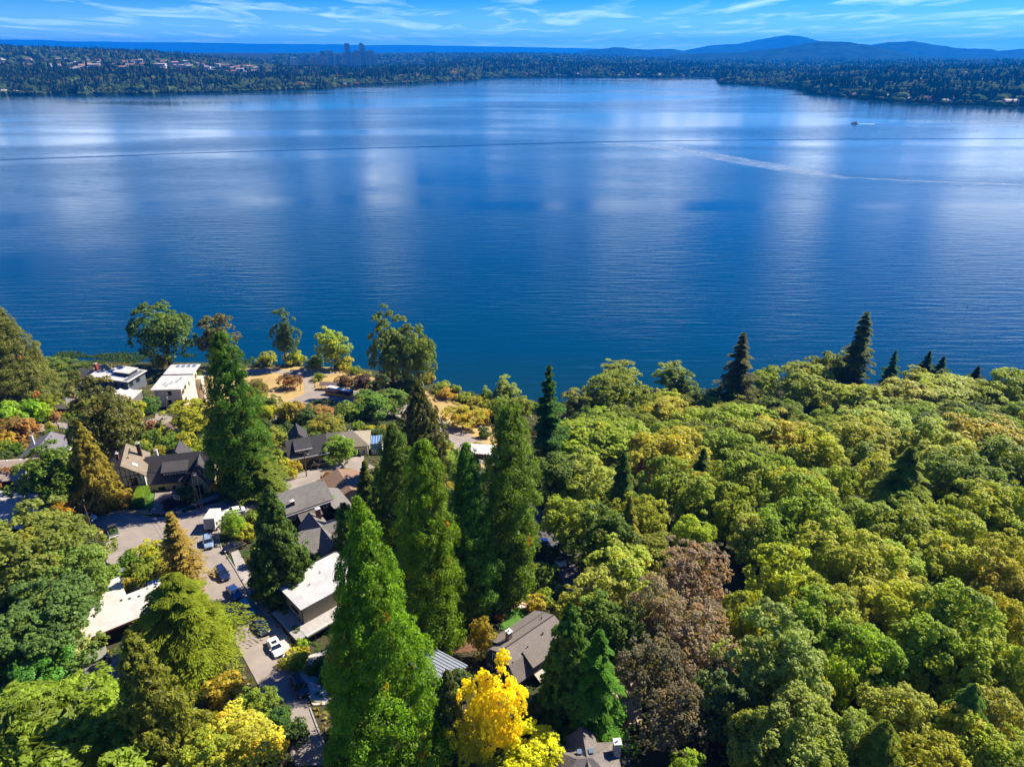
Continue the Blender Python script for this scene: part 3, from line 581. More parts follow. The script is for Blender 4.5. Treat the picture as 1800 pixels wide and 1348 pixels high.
proto('cedar', billow_conifer(203, 20, 5, 1000, 26, .7, .27, prof_round, z0=.04, lump=.35, up=-.5, asp=2.2, brown=0), 20, 5, trunk_mesh('trunk', 20, 15, .5, .5, 1, M_BARK, 0))
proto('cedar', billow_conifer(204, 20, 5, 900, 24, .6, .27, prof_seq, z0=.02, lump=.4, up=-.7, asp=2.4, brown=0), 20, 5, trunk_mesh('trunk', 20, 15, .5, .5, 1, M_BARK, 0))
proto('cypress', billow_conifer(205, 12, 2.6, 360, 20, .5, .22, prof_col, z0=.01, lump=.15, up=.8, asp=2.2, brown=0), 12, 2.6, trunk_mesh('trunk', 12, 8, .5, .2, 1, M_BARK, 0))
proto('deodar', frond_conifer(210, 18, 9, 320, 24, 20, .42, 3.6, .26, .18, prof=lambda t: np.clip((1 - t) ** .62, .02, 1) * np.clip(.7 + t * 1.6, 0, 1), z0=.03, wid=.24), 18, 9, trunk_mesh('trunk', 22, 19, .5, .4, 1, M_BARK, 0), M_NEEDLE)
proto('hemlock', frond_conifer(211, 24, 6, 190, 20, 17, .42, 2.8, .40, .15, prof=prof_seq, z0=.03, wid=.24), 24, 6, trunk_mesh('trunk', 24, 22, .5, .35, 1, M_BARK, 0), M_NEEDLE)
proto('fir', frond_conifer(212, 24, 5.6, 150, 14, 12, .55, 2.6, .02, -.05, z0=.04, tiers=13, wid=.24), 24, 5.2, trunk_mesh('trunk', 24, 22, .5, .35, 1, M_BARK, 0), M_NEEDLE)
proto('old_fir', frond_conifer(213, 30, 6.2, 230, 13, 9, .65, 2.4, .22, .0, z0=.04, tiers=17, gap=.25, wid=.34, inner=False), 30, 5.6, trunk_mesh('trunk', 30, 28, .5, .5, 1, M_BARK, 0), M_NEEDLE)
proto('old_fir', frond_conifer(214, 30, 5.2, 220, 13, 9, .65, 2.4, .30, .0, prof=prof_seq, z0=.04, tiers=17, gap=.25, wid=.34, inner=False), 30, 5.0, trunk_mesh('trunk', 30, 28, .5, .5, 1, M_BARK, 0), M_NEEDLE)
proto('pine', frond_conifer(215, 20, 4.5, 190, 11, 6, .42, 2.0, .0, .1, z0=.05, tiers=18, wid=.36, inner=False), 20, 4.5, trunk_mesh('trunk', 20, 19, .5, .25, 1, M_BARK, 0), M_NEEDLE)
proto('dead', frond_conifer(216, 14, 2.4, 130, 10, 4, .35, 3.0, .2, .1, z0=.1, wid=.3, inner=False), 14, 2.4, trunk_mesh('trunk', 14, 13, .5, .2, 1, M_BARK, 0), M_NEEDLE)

TREES = []
NAME = {'maple': 'maple_tree', 'round': 'broadleaf_tree', 'poplar': 'poplar_tree', 'cottonwood': 'cottonwood_tree', 'beech': 'copper_beech_tree', 'gold': 'golden_tree', 'shrub': 'shrub',
        'sequoia_a': 'sequoia_tree', 'sequoia_b': 'sequoia_tree', 'sequoia_c': 'sequoia_tree', 'cedar': 'cedar_tree', 'cypress': 'cypress_tree', 'deodar': 'deodar_tree', 'hemlock': 'hemlock_tree', 'fir': 'fir_tree', 'old_fir': 'fir_tree', 'pine': 'pine_tree', 'dead': 'dead_conifer'}
rT = random.Random(5)
def plant(key, x, y, H, Rr, col, label, cat='tree', group=None, z=None, var=None, lean=(0, 0)):
    pr = PROTO[key]; cm, tm, H0, R0 = pr[(rT.randrange(len(pr)) if var is None else var % len(pr))]
    z = g(x, y) if z is None else z
    t_ = thing(NAME[key], label, cat, (x, y, z), 0, group); rz = rT.uniform(0, 6.28)
    sc = (Rr / R0, Rr / R0, H / H0)
    c = link('crown', cm, t_, (0, 0, 0), rz); c.scale = sc; j = [rT.uniform(.92, 1.08) for _ in range(3)]
    kf = 1.95 if max(col) < .3 else 1.1; c.color = tuple(min(.85, q * w_ * kf) for q, w_ in zip(col, j)) + (1,)
    k = link('trunk', tm, t_, (0, 0, 0), rz); k.scale = sc
    if lean != (0, 0): t_.rotation_euler = (lean[0], lean[1], 0)
    TREES.append((x, y, Rr)); return t_
def tree(key, u, v, w, col, label, H=None, vb=None, group=None, cat='tree', var=None, lean=(0, 0)):
    """u, v: where the tip stands in the photo, w: width of the crown there (px); either the height or the row of the foot"""
    d = ray(u, v)
    if H is None:
        best = None; y = 45.0
        while y < 400:
            x = d[0] / d[1] * y; z = CAMH + d[2] / d[1] * y; gz = g(x, y)
            if z > gz + 1:
                e = abs(proj(x, y, gz)[1] - vb)
                if best is None or e < best[0]: best = (e, x, y, gz, z - gz)
            y += .5
        _, x, y, gz, H = best
    else:
        x, y, gz = onground(u, v, H)
    dep = y * math.cos(PITCH) - (gz + H * .6 - CAMH) * math.sin(PITCH)
    return plant(key, x, y, H, w / 2 / FOC * dep, col, label, cat, group, gz, var, lean)
# ---------------------------------------------------------------- the hillside
M_SOIL = mat('hillside_soil', (.045, .032, .018), .98, (.035, .05, .012), .25, detail=8, bump=.6)
gx = np.concatenate([np.linspace(-700, -260, 40), np.linspace(-255, 255, 256), np.linspace(262, 700, 40)]); gy = np.concatenate([np.linspace(-300, 10, 20), np.linspace(14, 335, 162)])
GX, GY = np.meshgrid(gx, gy); GZ = gh(GX, GY)
tag(link('hillside_ground', grid_mesh('hillside_ground', np.stack([GX, GY, GZ], -1), M_SOIL)), kind='structure')
AREAS = []
def drape(name, pts, dz, m, kind='structure', step=2.0, px=True, parent=None):
    """a surface laid over the hillside inside an outline"""
    W_ = [onground(*p)[:2] for p in pts] if px else pts
    W_ = [(float(a), float(b)) for a, b in W_]; n = len(W_)
    ar = sum(W_[i][0] * W_[(i + 1) % n][1] - W_[(i + 1) % n][0] * W_[i][1] for i in range(n))
    if ar < 0: W_.reverse()
    out = []
    for i in range(n):
        a, b = Vector(W_[i]), Vector(W_[(i + 1) % n]); k = max(1, int((b - a).length / step)); out += [a.lerp(b, j / k) for j in range(k)]
    nb = len(out); xs = [p.x for p in out]; ys = [p.y for p in out]
    def inside(x, y):
        c = False; j = nb - 1
        for i in range(nb):
            if (ys[i] > y) != (ys[j] > y) and x < (xs[j] - xs[i]) * (y - ys[i]) / (ys[j] - ys[i]) + xs[i]: c = not c
            j = i
        return c
    x = min(xs)
    while x < max(xs):
        y = min(ys)
        while y < max(ys):
            if inside(x, y): out.append(Vector((x, y)))
            y += step
        x += step
    AREAS.append(([tuple(q) for q in W_], name))
    v, e, f, *_ = geometry.delaunay_2d_cdt(out, [], [list(range(nb))], 1, 1e-4)
    me = bpy.data.meshes.new(name); me.from_pydata([(p.x, p.y, g(p.x, p.y) + dz) for p in v], [], [tuple(q) for q in f]); me.materials.append(m)
    me.update(); o = link(name, me, parent)
    if me.polygons and me.polygons[0].normal.z < 0: me.flip_normals()
    if kind: tag(o, kind=kind)
    return o
def asphalt(name, c1, c2):
    m = mat(name, c1, .9, c2, .35, detail=8, bump=.25, bscale=8); return m
M_ROAD = asphalt('asphalt', (.27, .225, .19), (.21, .178, .152)); M_ROAD2 = asphalt('old_asphalt', (.26, .215, .18), (.20, .165, .14))
M_CONC = mat('concrete', (.46, .42, .36), .85, (.34, .31, .27), 1.2, detail=6); M_KERB = mat('kerb_concrete', (.34, .31, .27), .85, (.24, .22, .2), 1.5)
M_DRY = mat('dry_grass', (.42, .29, .10), .95, (.30, .20, .08), .22, detail=9, bump=.5); M_DRY2 = mat('worn_lawn', (.36, .26, .08), .95, (.17, .19, .04), .35, detail=8, bump=.5)
M_LAWN = mat('lawn', (.07, .17, .015), .95, (.05, .12, .012), .8, detail=6, bump=.6); M_BRICKPAVE = mat('brick_paving', (.16, .095, .065), .9, (.10, .065, .05), 3, bump=.4)
M_GRAVEL = mat('gravel', (.33, .27, .2), .95, (.24, .2, .15), 1.5, detail=8, bump=.5); M_SAND = mat('patio_paving', (.42, .33, .22), .9, (.34, .27, .19), 1.0)

# streets
drape('street', [(585, 1348), (553, 1270), (535, 1215), (497, 1150), (470, 1098), (440, 1048), (412, 1000), (388, 962), (383, 940), (398, 915), (440, 896), (500, 872), (560, 845), (640, 818), (640, 800), (560, 822), (492, 843), (425, 872), (385, 884), (340, 897), (318, 905), (295, 910), (262, 909), (230, 904), (200, 900), (165, 893), (130, 880), (90, 872), (0, 862), (0, 885), (90, 898), (128, 905), (148, 925), (172, 925), (192, 930), (190, 950), (183, 975), (188, 990), (205, 994), (260, 992), (300, 1000), (345, 1030), (385, 1085), (425, 1150), (465, 1225), (497, 1290), (520, 1348)], .10, M_ROAD)
drape('street', [(-60, 790), (20, 776), (70, 762), (110, 752), (135, 765), (200, 762), (275, 752), (300, 742), (330, 735), (420, 735), (490, 728), (490, 716), (420, 722), (330, 722), (290, 735), (262, 741), (205, 750), (140, 748), (100, 742), (60, 750), (-60, 772)], .10, M_ROAD2)
drape('lakeside_road', [(430, 752), (480, 742), (520, 724), (545, 706), (570, 701), (620, 712), (700, 735), (760, 762), (815, 795), (850, 818), (900, 850), (925, 835), (870, 790), (800, 748), (735, 715), (670, 697), (620, 686), (575, 685), (540, 690), (505, 706), (470, 722), (430, 735)], .09, M_ROAD2)
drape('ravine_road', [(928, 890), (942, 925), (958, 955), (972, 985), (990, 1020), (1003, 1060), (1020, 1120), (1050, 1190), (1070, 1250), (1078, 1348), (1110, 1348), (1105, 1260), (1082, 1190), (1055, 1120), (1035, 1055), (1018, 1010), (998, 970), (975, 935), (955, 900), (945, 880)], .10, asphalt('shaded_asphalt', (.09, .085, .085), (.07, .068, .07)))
drape('driveway', [(1068, 1205), (1075, 1235), (1085, 1280), (1130, 1270), (1120, 1200), (1095, 1195)], .13, M_SAND)
drape('driveway', [(262, 905), (270, 885), (273, 868), (285, 864), (320, 862), (318, 880), (322, 905)], .13, M_ROAD2)
drape('driveway', [(282, 805), (292, 745), (300, 742), (312, 743), (303, 808)], .14, M_BRICKPAVE)
drape('driveway', [(274, 727), (295, 727), (300, 742), (270, 745)], .14, M_ROAD2)
drape('driveway', [(515, 862), (548, 838), (600, 818), (640, 812), (660, 822), (600, 842)], .13, M_ROAD2)
# pale sidewalk made of poured slabs, its driveway apron
sw = tag(thing('sidewalk', None, None), kind='structure')
q0 = [(448, 1076), (470, 1066), (533, 1160), (503, 1166)]
A_, B_, C_, D_ = [Vector(onground(*p)[:2]) for p in q0]
def slab(a, b, c, d, m=None, nm='paving_slab', dz=.16):
    ctr = (a + b + c + d) / 4; pts = [ctr + (p - ctr) * .985 for p in (a, b, c, d)]
    bmb = MB(); top = [(p.x, p.y, g(p.x, p.y) + dz) for p in pts]; n_ = len(top)
    ar = sum(pts[i].x * pts[(i + 1) % 4].y - pts[(i + 1) % 4].x * pts[i].y for i in range(4))
    if ar < 0: top.reverse()
    bmb.prism([(x, y, z - .25) for x, y, z in top], (0, 0, .25)); return bmb.build(nm, m or M_CONC, sw)
for i in range(5):
    f0, f1 = i / 5, (i + 1) / 5; slab(A_.lerp(D_, f0), B_.lerp(C_, f0), B_.lerp(C_, f1), A_.lerp(D_, f1))
E0 = [Vector(onground(*p)[:2]) for p in ((503, 1167), (577, 1143), (592, 1160), (545, 1182), (515, 1186), (566, 1216), (590, 1240), (552, 1240))]
slab(E0[0], Vector(onground(540, 1155)[:2]), Vector(onground(556, 1176)[:2]), E0[4]); slab(Vector(onground(540, 1155)[:2]), E0[1], E0[2], Vector(onground(556, 1176)[:2]))
slab(E0[4], Vector(onground(556, 1177)[:2]), Vector(onground(570, 1212)[:2]), Vector(onground(533, 1208)[:2]), None); slab(Vector(onground(533, 1208)[:2]), Vector(onground(570, 1212)[:2]), Vector(onground(590, 1240)[:2]), Vector(onground(550, 1242)[:2]))
# narrower sidewalk and kerbs
def kerb(px, w=.22, h_=.16, m=None, name='kerb', off=.10):
    P_ = [Vector(onground(*p)[:2]) for p in px]; pts = []
    for a, b in zip(P_, P_[1:]):
        k = max(1, int((b - a).length / 2)); pts += [a.lerp(b, j / k) for j in range(k)]
    pts.append(P_[-1]); V, F = [], []
    for i, p in enumerate(pts):
        d = (pts[min(i + 1, len(pts) - 1)] - pts[max(i - 1, 0)]).normalized(); nn = Vector((-d.y, d.x)) * (w / 2); z = g(p.x, p.y)
        V += [(p.x - nn.x, p.y - nn.y, z - .1), (p.x - nn.x, p.y - nn.y, z + off + h_), (p.x + nn.x, p.y + nn.y, z + off + h_), (p.x + nn.x, p.y + nn.y, z - .1)]
    for i in range(len(pts) - 1):
        for a in range(3): F.append((4 * i + a, 4 * i + 4 + a, 4 * i + 5 + a, 4 * i + 1 + a))
    me = bpy.data.meshes.new(name); me.from_pydata(V, [], F); me.materials.append(m or M_KERB); me.update(); o = link(name, me); return tag(o, kind='structure')
kerb([(318, 905), (340, 898), (385, 885), (425, 873), (492, 844), (560, 823)]); kerb([(262, 910), (230, 905), (200, 901), (165, 894), (130, 881)])
kerb([(498, 1150), (470, 1099), (441, 1048), (413, 1000), (389, 962), (384, 940), (399, 915), (440, 897)]); kerb([(190, 950), (184, 975), (189, 990), (206, 995), (260, 993), (300, 1001)])
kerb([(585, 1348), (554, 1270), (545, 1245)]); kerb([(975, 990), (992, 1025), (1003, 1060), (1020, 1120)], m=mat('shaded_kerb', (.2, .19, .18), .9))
drape('sidewalk', [(320, 898), (385, 877), (425, 866), (492, 837), (488, 832), (425, 859), (380, 871), (318, 890)], .17, M_KERB)
drape('sidewalk', [(415, 1000), (440, 1045), (449, 1076), (470, 1066), (455, 1035), (428, 985), (410, 950), (400, 955)], .17, M_KERB)
drape('sidewalk', [(130, 875), (165, 886), (200, 891), (215, 885), (180, 878), (140, 868)], .15, M_KERB)
# grass and bare ground
drape('dry_grass_verge', [(178, 900), (205, 892), (235, 897), (262, 896), (262, 906), (225, 903)], .14, M_DRY); drape('dry_grass_verge', [(150, 893), (172, 889), (182, 896), (165, 897)], .13, M_DRY)
drape('dry_grass_verge', [(172, 926), (190, 931), (188, 948), (176, 940)], .14, M_DRY); drape('dry_grass_verge', [(165, 975), (182, 965), (183, 985), (170, 992)], .14, M_DRY)
drape('dry_grass_verge', [(120, 884), (150, 890), (172, 885), (140, 876)], .13, M_DRY2)
drape('lawn', [(258, 868), (272, 868), (268, 895), (250, 893)], .14, M_LAWN); drape('lawn', [(352, 880), (388, 874), (378, 866), (350, 868)], .14, M_LAWN)
drape('lawn', [(880, 1108), (884, 1090), (893, 1077), (906, 1069), (920, 1070), (932, 1080), (936, 1092), (905, 1112)], .12, M_LAWN)
drape('park_meadow', [(300, 668), (345, 652), (420, 648), (520, 645), (590, 646), (650, 662), (700, 680), (745, 686), (810, 710), (860, 742), (885, 800), (860, 830), (800, 790), (740, 722), (680, 700), (620, 690), (560, 690), (500, 712), (430, 735), (330, 720)], .04, M_DRY)
drape('park_path', [(330, 662), (400, 651), (470, 650), (540, 652), (600, 655), (560, 662), (552, 675), (556, 690), (535, 692), (533, 672), (528, 660), (470, 656), (400, 657), (335, 668)], .08, M_GRAVEL)
drape('bare_yard', [(0, 715), (60, 715), (55, 735), (0, 745)], .1, mat('orange_soil', (.30, .14, .05), .95, (.2, .12, .05), .5)); drape('bare_yard', [(205, 715), (235, 712), (228, 735), (205, 745)], .1, M_DRY2)
drape('bare_yard', [(560, 826), (590, 828), (596, 860), (574, 850)], .1, M_DRY); drape('bare_yard', [(455, 858), (490, 850), (480, 868), (455, 880)], .1, M_DRY)
drape('bare_yard', [(735, 1105), (850, 1070), (862, 1140), (800, 1150)], .08, mat('leaf_litter', (.09, .045, .025), .95, (.15, .08, .04), .8, detail=8, bump=.6))
drape('mulched_bed', [(880, 1060), (945, 1045), (955, 1085), (936, 1092), (930, 1078), (915, 1068), (895, 1075)], .06, mat('mulch', (.22, .12, .05), .95, (.12, .08, .03), .9, bump=.6))

# ---------------------------------------------------------------- trees
GR = dict(seq=(.080, .142, .005), seqd=(.052, .096, .006), ced=(.07, .11, .008), mapl=(.190, .210, .012), mapg=(.148, .188, .012), pale=(.215, .232, .034), yel=(.208, .228, .012), org=(.228, .212, .020), oli=(.125, .148, .012),
          dk=(.072, .100, .010), fird=(.040, .070, .018), grey=(.150, .182, .034), br=(.15, .205, .010), gold=(.72, .64, .010), beech=(.170, .135, .080), deo=(.120, .138, .012), shr=(.10, .15, .02), dead=(.20, .10, .05), red=(.3, .10, .03), teal=(.085, .125, .03))
T_ = tree
T_('sequoia_a', 628, 878, 215, GR['seq'], 'huge cone shaped sequoia in the foreground, right of the narrow street', vb=1335)
T_('sequoia_b', 740, 775, 138, GR['seq'], 'broad giant sequoia left of the paired pointed ones, behind the metal roofed shed', vb=1125)
T_('sequoia_b', 818, 782, 112, (.06, .13, .012), 'slender bright green sequoia in the middle of the row', vb=1085)
T_('sequoia_c', 897, 712, 112, (.085, .13, .012), 'round topped sequoia with shaggy tufts at the right end of the row', vb=1065)
T_('sequoia_b', 688, 748, 112, GR['seqd'], 'dark sequoia standing behind the left of the row', vb=985)
T_('cedar', 735, 675, 72, (.07, .085, .018), 'brownish green cedar rising behind the dark sequoia, before the dry meadow', vb=860)
T_('sequoia_b', 385, 585, 118, GR['seqd'], 'towering dark green sequoia right of the yellow tudor house', vb=865)
T_('hemlock', 445, 770, 105, (.085, .12, .015), 'spreading conifer with light sprays right below the towering dark sequoia', vb=870)
T_('cedar', 470, 858, 122, (.055, .095, .014), 'dense dark cedar left of the white flat roofed house', vb=1055)
T_('sequoia_b', 604, 885, 66, GR['seqd'], 'narrow dark conifer squeezed behind the white flat roofed house', vb=1010)
T_('hemlock', 640, 810, 70, (.09, .11, .015), 'olive conifer right of the brown low roof', vb=940)
T_('sequoia_a', -8, 538, 128, (.10, .12, .02), 'giant olive conifer at the left edge of the view, above the bare yard', vb=722)
T_('cedar', 225, 1112, 150, (.12, .125, .016), 'olive green cedar in front of the white roofed modern house at the bottom left', vb=1345, var=1)
T_('cedar', 45, 1238, 270, (.13, .17, .016), 'yellow green conifer filling the bottom left corner', H=15, var=0)
T_('deodar', 300, 1010, 205, GR['deo'], 'wide feathery deodar with bright yellow green sprays left of the street', H=17)
T_('pine', 297, 900, 92, (.17, .14, .03), 'thin topped brownish pine standing on the near side of the junction', vb=1035)
T_('cedar', 135, 742, 88, (.17, .155, .018), 'golden olive pointed conifer left of the half timbered house', vb=895, var=1)
T_('round', 80, 790, 112, GR['dk'], 'dark many stemmed tree between the beige house and the golden olive conifer', vb=895)
T_('cottonwood', 162, 662, 118, (.085, .09, .018), 'large olive tree in the gap behind the golden olive conifer', vb=835)
T_('old_fir', 1308, 584, 76, (.085, .085, .025), 'tall ragged dark fir at the lake edge, left one of the two tallest', vb=722)
T_('old_fir', 1525, 547, 68, (.075, .085, .025), 'very tall ragged fir with a double top, highest tree against the lake', vb=700, var=1)
T_('fir', 1575, 617, 48, (.035, .08, .03), 'small pointed fir just right of the double topped fir', vb=705)
T_('fir', 1636, 617, 46, (.03, .07, .03), 'left one of a close pair of dark firs by the lake', vb=685)
T_('fir', 1660, 626, 44, (.035, .08, .025), 'right one of a close pair of dark firs by the lake', vb=685)
T_('fir', 1721, 643, 40, (.03, .05, .025), 'low dark fir poking over the woods near the sun glitter', vb=690)
T_('fir', 1757, 662, 28, (.03, .05, .025), 'tiny dark fir tip at the far right above the woods', vb=695)
T_('fir', 966, 643, 84, (.045, .095, .015), 'dark pointed fir with layered boughs above the ravine', vb=830)
T_('hemlock', 1098, 795, 72, (.07, .10, .016), 'pointed olive conifer standing out of the maples next to the rust brown dead one', vb=930)
T_('dead', 1128, 800, 30, GR['dead'], 'rust brown dead conifer in the woods', vb=865)
T_('hemlock', 1238, 788, 62, (.075, .11, .015), 'small olive conifer tip among maples above the copper beech', vb=880)
T_('hemlock', 1605, 785, 118, (.115, .14, .016), 'dark broad conifer in the middle of the right hand woods', H=21)
T_('hemlock', 1055, 1108, 128, (.06, .12, .012), 'layered hemlock with hanging boughs left of the sandy driveway', vb=1300)
T_('cedar', 1003, 1062, 130, (.06, .12, .012), 'dense green cedar touching the gable of the dark shingled house', vb=1275, var=1)
T_('cypress', 785, 1180, 66, (.06, .075, .018), 'dull green columnar yew between the shed and the golden tree', vb=1335)
T_('hemlock', 1108, 872, 62, (.17, .16, .02), 'yellowish conifer tip right of the ravine', vb=1000)
T_('deodar', 1560, 1268, 135, (.13, .14, .016), 'flat topped olive conifer near the bottom of the right hand woods', H=14)
T_('hemlock', 1340, 1288, 58, (.20, .21, .018), 'yellow green young conifer at the bottom of the woods', H=10)
T_('deodar', 1715, 1203, 115, (.08, .13, .02), 'green conifer with drooping boughs in the lower right woods', H=15)
T_('gold', 862, 1172, 112, GR['gold'], 'brilliant yellow tree in front of the dark shingled house', vb=1345)
T_('gold', 905, 1215, 105, GR['gold'], 'right hand lower lobe of the brilliant yellow tree', vb=1345) if False else None
T_('gold', 930, 1300, 118, (.56, .54, .012), 'lower darker yellow tree at the bottom edge right of the brilliant one', H=9)
T_('gold', 815, 1262, 82, (.55, .50, .02), 'greenish yellow tree to the lower left of the brilliant one', H=10)
# shore trees at the left
T_('cottonwood', 275, 530, 112, (.075, .11, .018), 'largest dark cottonwood on the left shore above the white house', vb=648, var=0)
T_('poplar', 372, 548, 64, (.08, .09, .022), 'olive poplar behind the towering dark sequoia tip', vb=648)
T_('poplar', 487, 547, 44, (.07, .10, .035), 'slim leaning poplar standing alone on the shore', vb=645, lean=(0, .10))
T_('round', 582, 585, 62, (.20, .23, .03), 'pale yellow green willow on the shore of the dry meadow', vb=648)
T_('cottonwood', 682, 548, 84, (.09, .12, .018), 'left trunk of the twin cottonwoods by the bus turnaround', vb=692, var=1)
T_('cottonwood', 730, 568, 74, (.10, .125, .018), 'right and lower one of the twin cottonwoods by the bus turnaround', vb=695, var=0)
# woods and gardens, middle and left
for a_ in [('maple', 52, 908, 205, (.12, .145, .022), 'big spreading maple with clumped leaves left of the white modern roof', 17),
           ('maple', 108, 972, 130, (.11, .15, .025), 'maple crown right behind the utility pole, touching the junction', 13),
           ('maple', 45, 1045, 190, (.07, .11, .022), 'shaded lower maple at the left edge', 15),
           ('round', 115, 1105, 62, (.22, .25, .09), 'small whitish green tree below the spreading maple', 7),
           ('round', 55, 1160, 110, (.06, .14, .02), 'dark green tree over the grey gabled roof', 9),
           ('maple', 324, 712, 88, (.19, .21, .016), 'bright yellow green maple by the brick driveway', 10),
           ('maple', 648, 694, 76, (.09, .15, .02), 'green maple right below the bus', 10), ('maple', 690, 690, 72, (.10, .135, .022), 'green maple right of the one below the bus', 10),
           ('round', 812, 715, 62, (.22, .22, .018), 'round yellow green tree on the meadow edge by the lower road', 9),
           ('round', 450, 670, 42, (.12, .10, .02), 'olive brown tree left of the meadow path', 7), ('round', 507, 660, 36, (.16, .085, .03), 'rusty young tree beside the meadow path', 6),
           ('round', 520, 708, 46, (.18, .14, .03), 'orange tinged tree below the meadow path', 7), ('round', 575, 735, 60, (.14, .15, .02), 'olive tree just behind the beige hipped roof', 7), ('round', 560, 716, 40, (.2, .14, .04), 'pale orange crown left of the bus', 5.5),
           ('round', 470, 700, 46, (.10, .13, .02), 'green tree on the slope above the craftsman house', 7), ('maple', 592, 772, 60, (.13, .19, .014), 'vivid green maple right of the craftsman house', 8),
           ('round', 100, 633, 66, (.10, .13, .02), 'olive green tree by the water left of the beige cottage', 9), ('round', 135, 640, 50, (.08, .12, .02), 'dark green tree just left of the beige cottage', 8), ('round', 78, 668, 52, (.10, .13, .02), 'low tree behind the brown hipped roof', 6),
           ('round', 280, 624, 30, (.22, .18, .02), 'small golden tree between the grey and white modern houses', 7), ('round', 290, 912, 2, (.1, .1, .02), '', 1) if False else ('round', 260, 700, 36, (.07, .12, .02), 'dark tree left of the white house drive', 6),
           ('round', 262, 958, 62, (.20, .22, .02), 'low spreading japanese maple left of the thin topped pine', 5), ('round', 405, 903, 46, (.13, .20, .012), 'clipped bright green round tree beside the box truck', 6),
           ('round', 100, 885, 44, (.42, .27, .02), 'orange yellow tree right of the low grey roof with a white chimney', 6), ('round', 40, 958, 2, (.1, .1, .02), '', 1) if False else ('round', 300, 765, 36, (.09, .15, .02), 'green tree left of the brick driveway', 5),
           ('round', 846, 1090, 52, (.36, .27, .02), 'orange and yellow tree left of the dark shingled house', 8), ('round', 1003, 1042, 60, (.24, .23, .03), 'yellow tinged tree above the roof of the dark shingled house', 8),
           ('poplar', 1045, 1045, 60, (.11, .17, .02), 'green tree in front of the parked silver car on the ravine road', 10), ('round', 940, 1230, 60, (.05, .075, .02), 'dark garden tree below the dark shingled house', 7),
           ('round', 420, 1270, 130, (.26, .25, .03), 'pale yellow tree at the bottom left of the street', 8), ('round', 350, 1300, 110, (.18, .20, .02), 'green yellow tree at the bottom edge below the deodar', 8), ('round', 445, 1215, 60, (.12, .17, .02), 'green shrubby tree at the foot of the deodar by the street', 6),
           ('round', 490, 1250, 50, (.05, .10, .02), 'dark tree right beside the lower street', 5), ('round', 165, 1225, 70, (.11, .17, .02), 'light green tree over the reddish roof with skylights', 8), ('round', 430, 780, 50, (.12, .15, .02), 'green tree left of the craftsman house', 6),
           ('round', 480, 760, 50, (.16, .17, .02), 'yellowish tree in front of the street above the craftsman house', 6), ('round', 550, 762, 30, (.09, .13, .02), 'narrow green tree between the two middle houses', 5), ('maple', 780, 790, 60, (.16, .20, .02), 'bright tree between the sequoias below the round yellow green one', 9), ('round', 745, 785, 40, (.15, .19, .02), 'yellow green tree right of the brownish cedar', 8),
           ('round', 60, 745, 2, (.1, .1, .02), '', 1) if False else ('round', 150, 700, 60, (.12, .13, .02), 'olive tree right of the brown hipped roof', 6), ('round', 75, 700, 46, (.19, .19, .02), 'yellow green tree right of the bare yard', 6)]:
    k_, u_, v_, w_, c_, l_, H_ = a_; T_(k_, u_, v_, w_, c_, l_, H=H_)
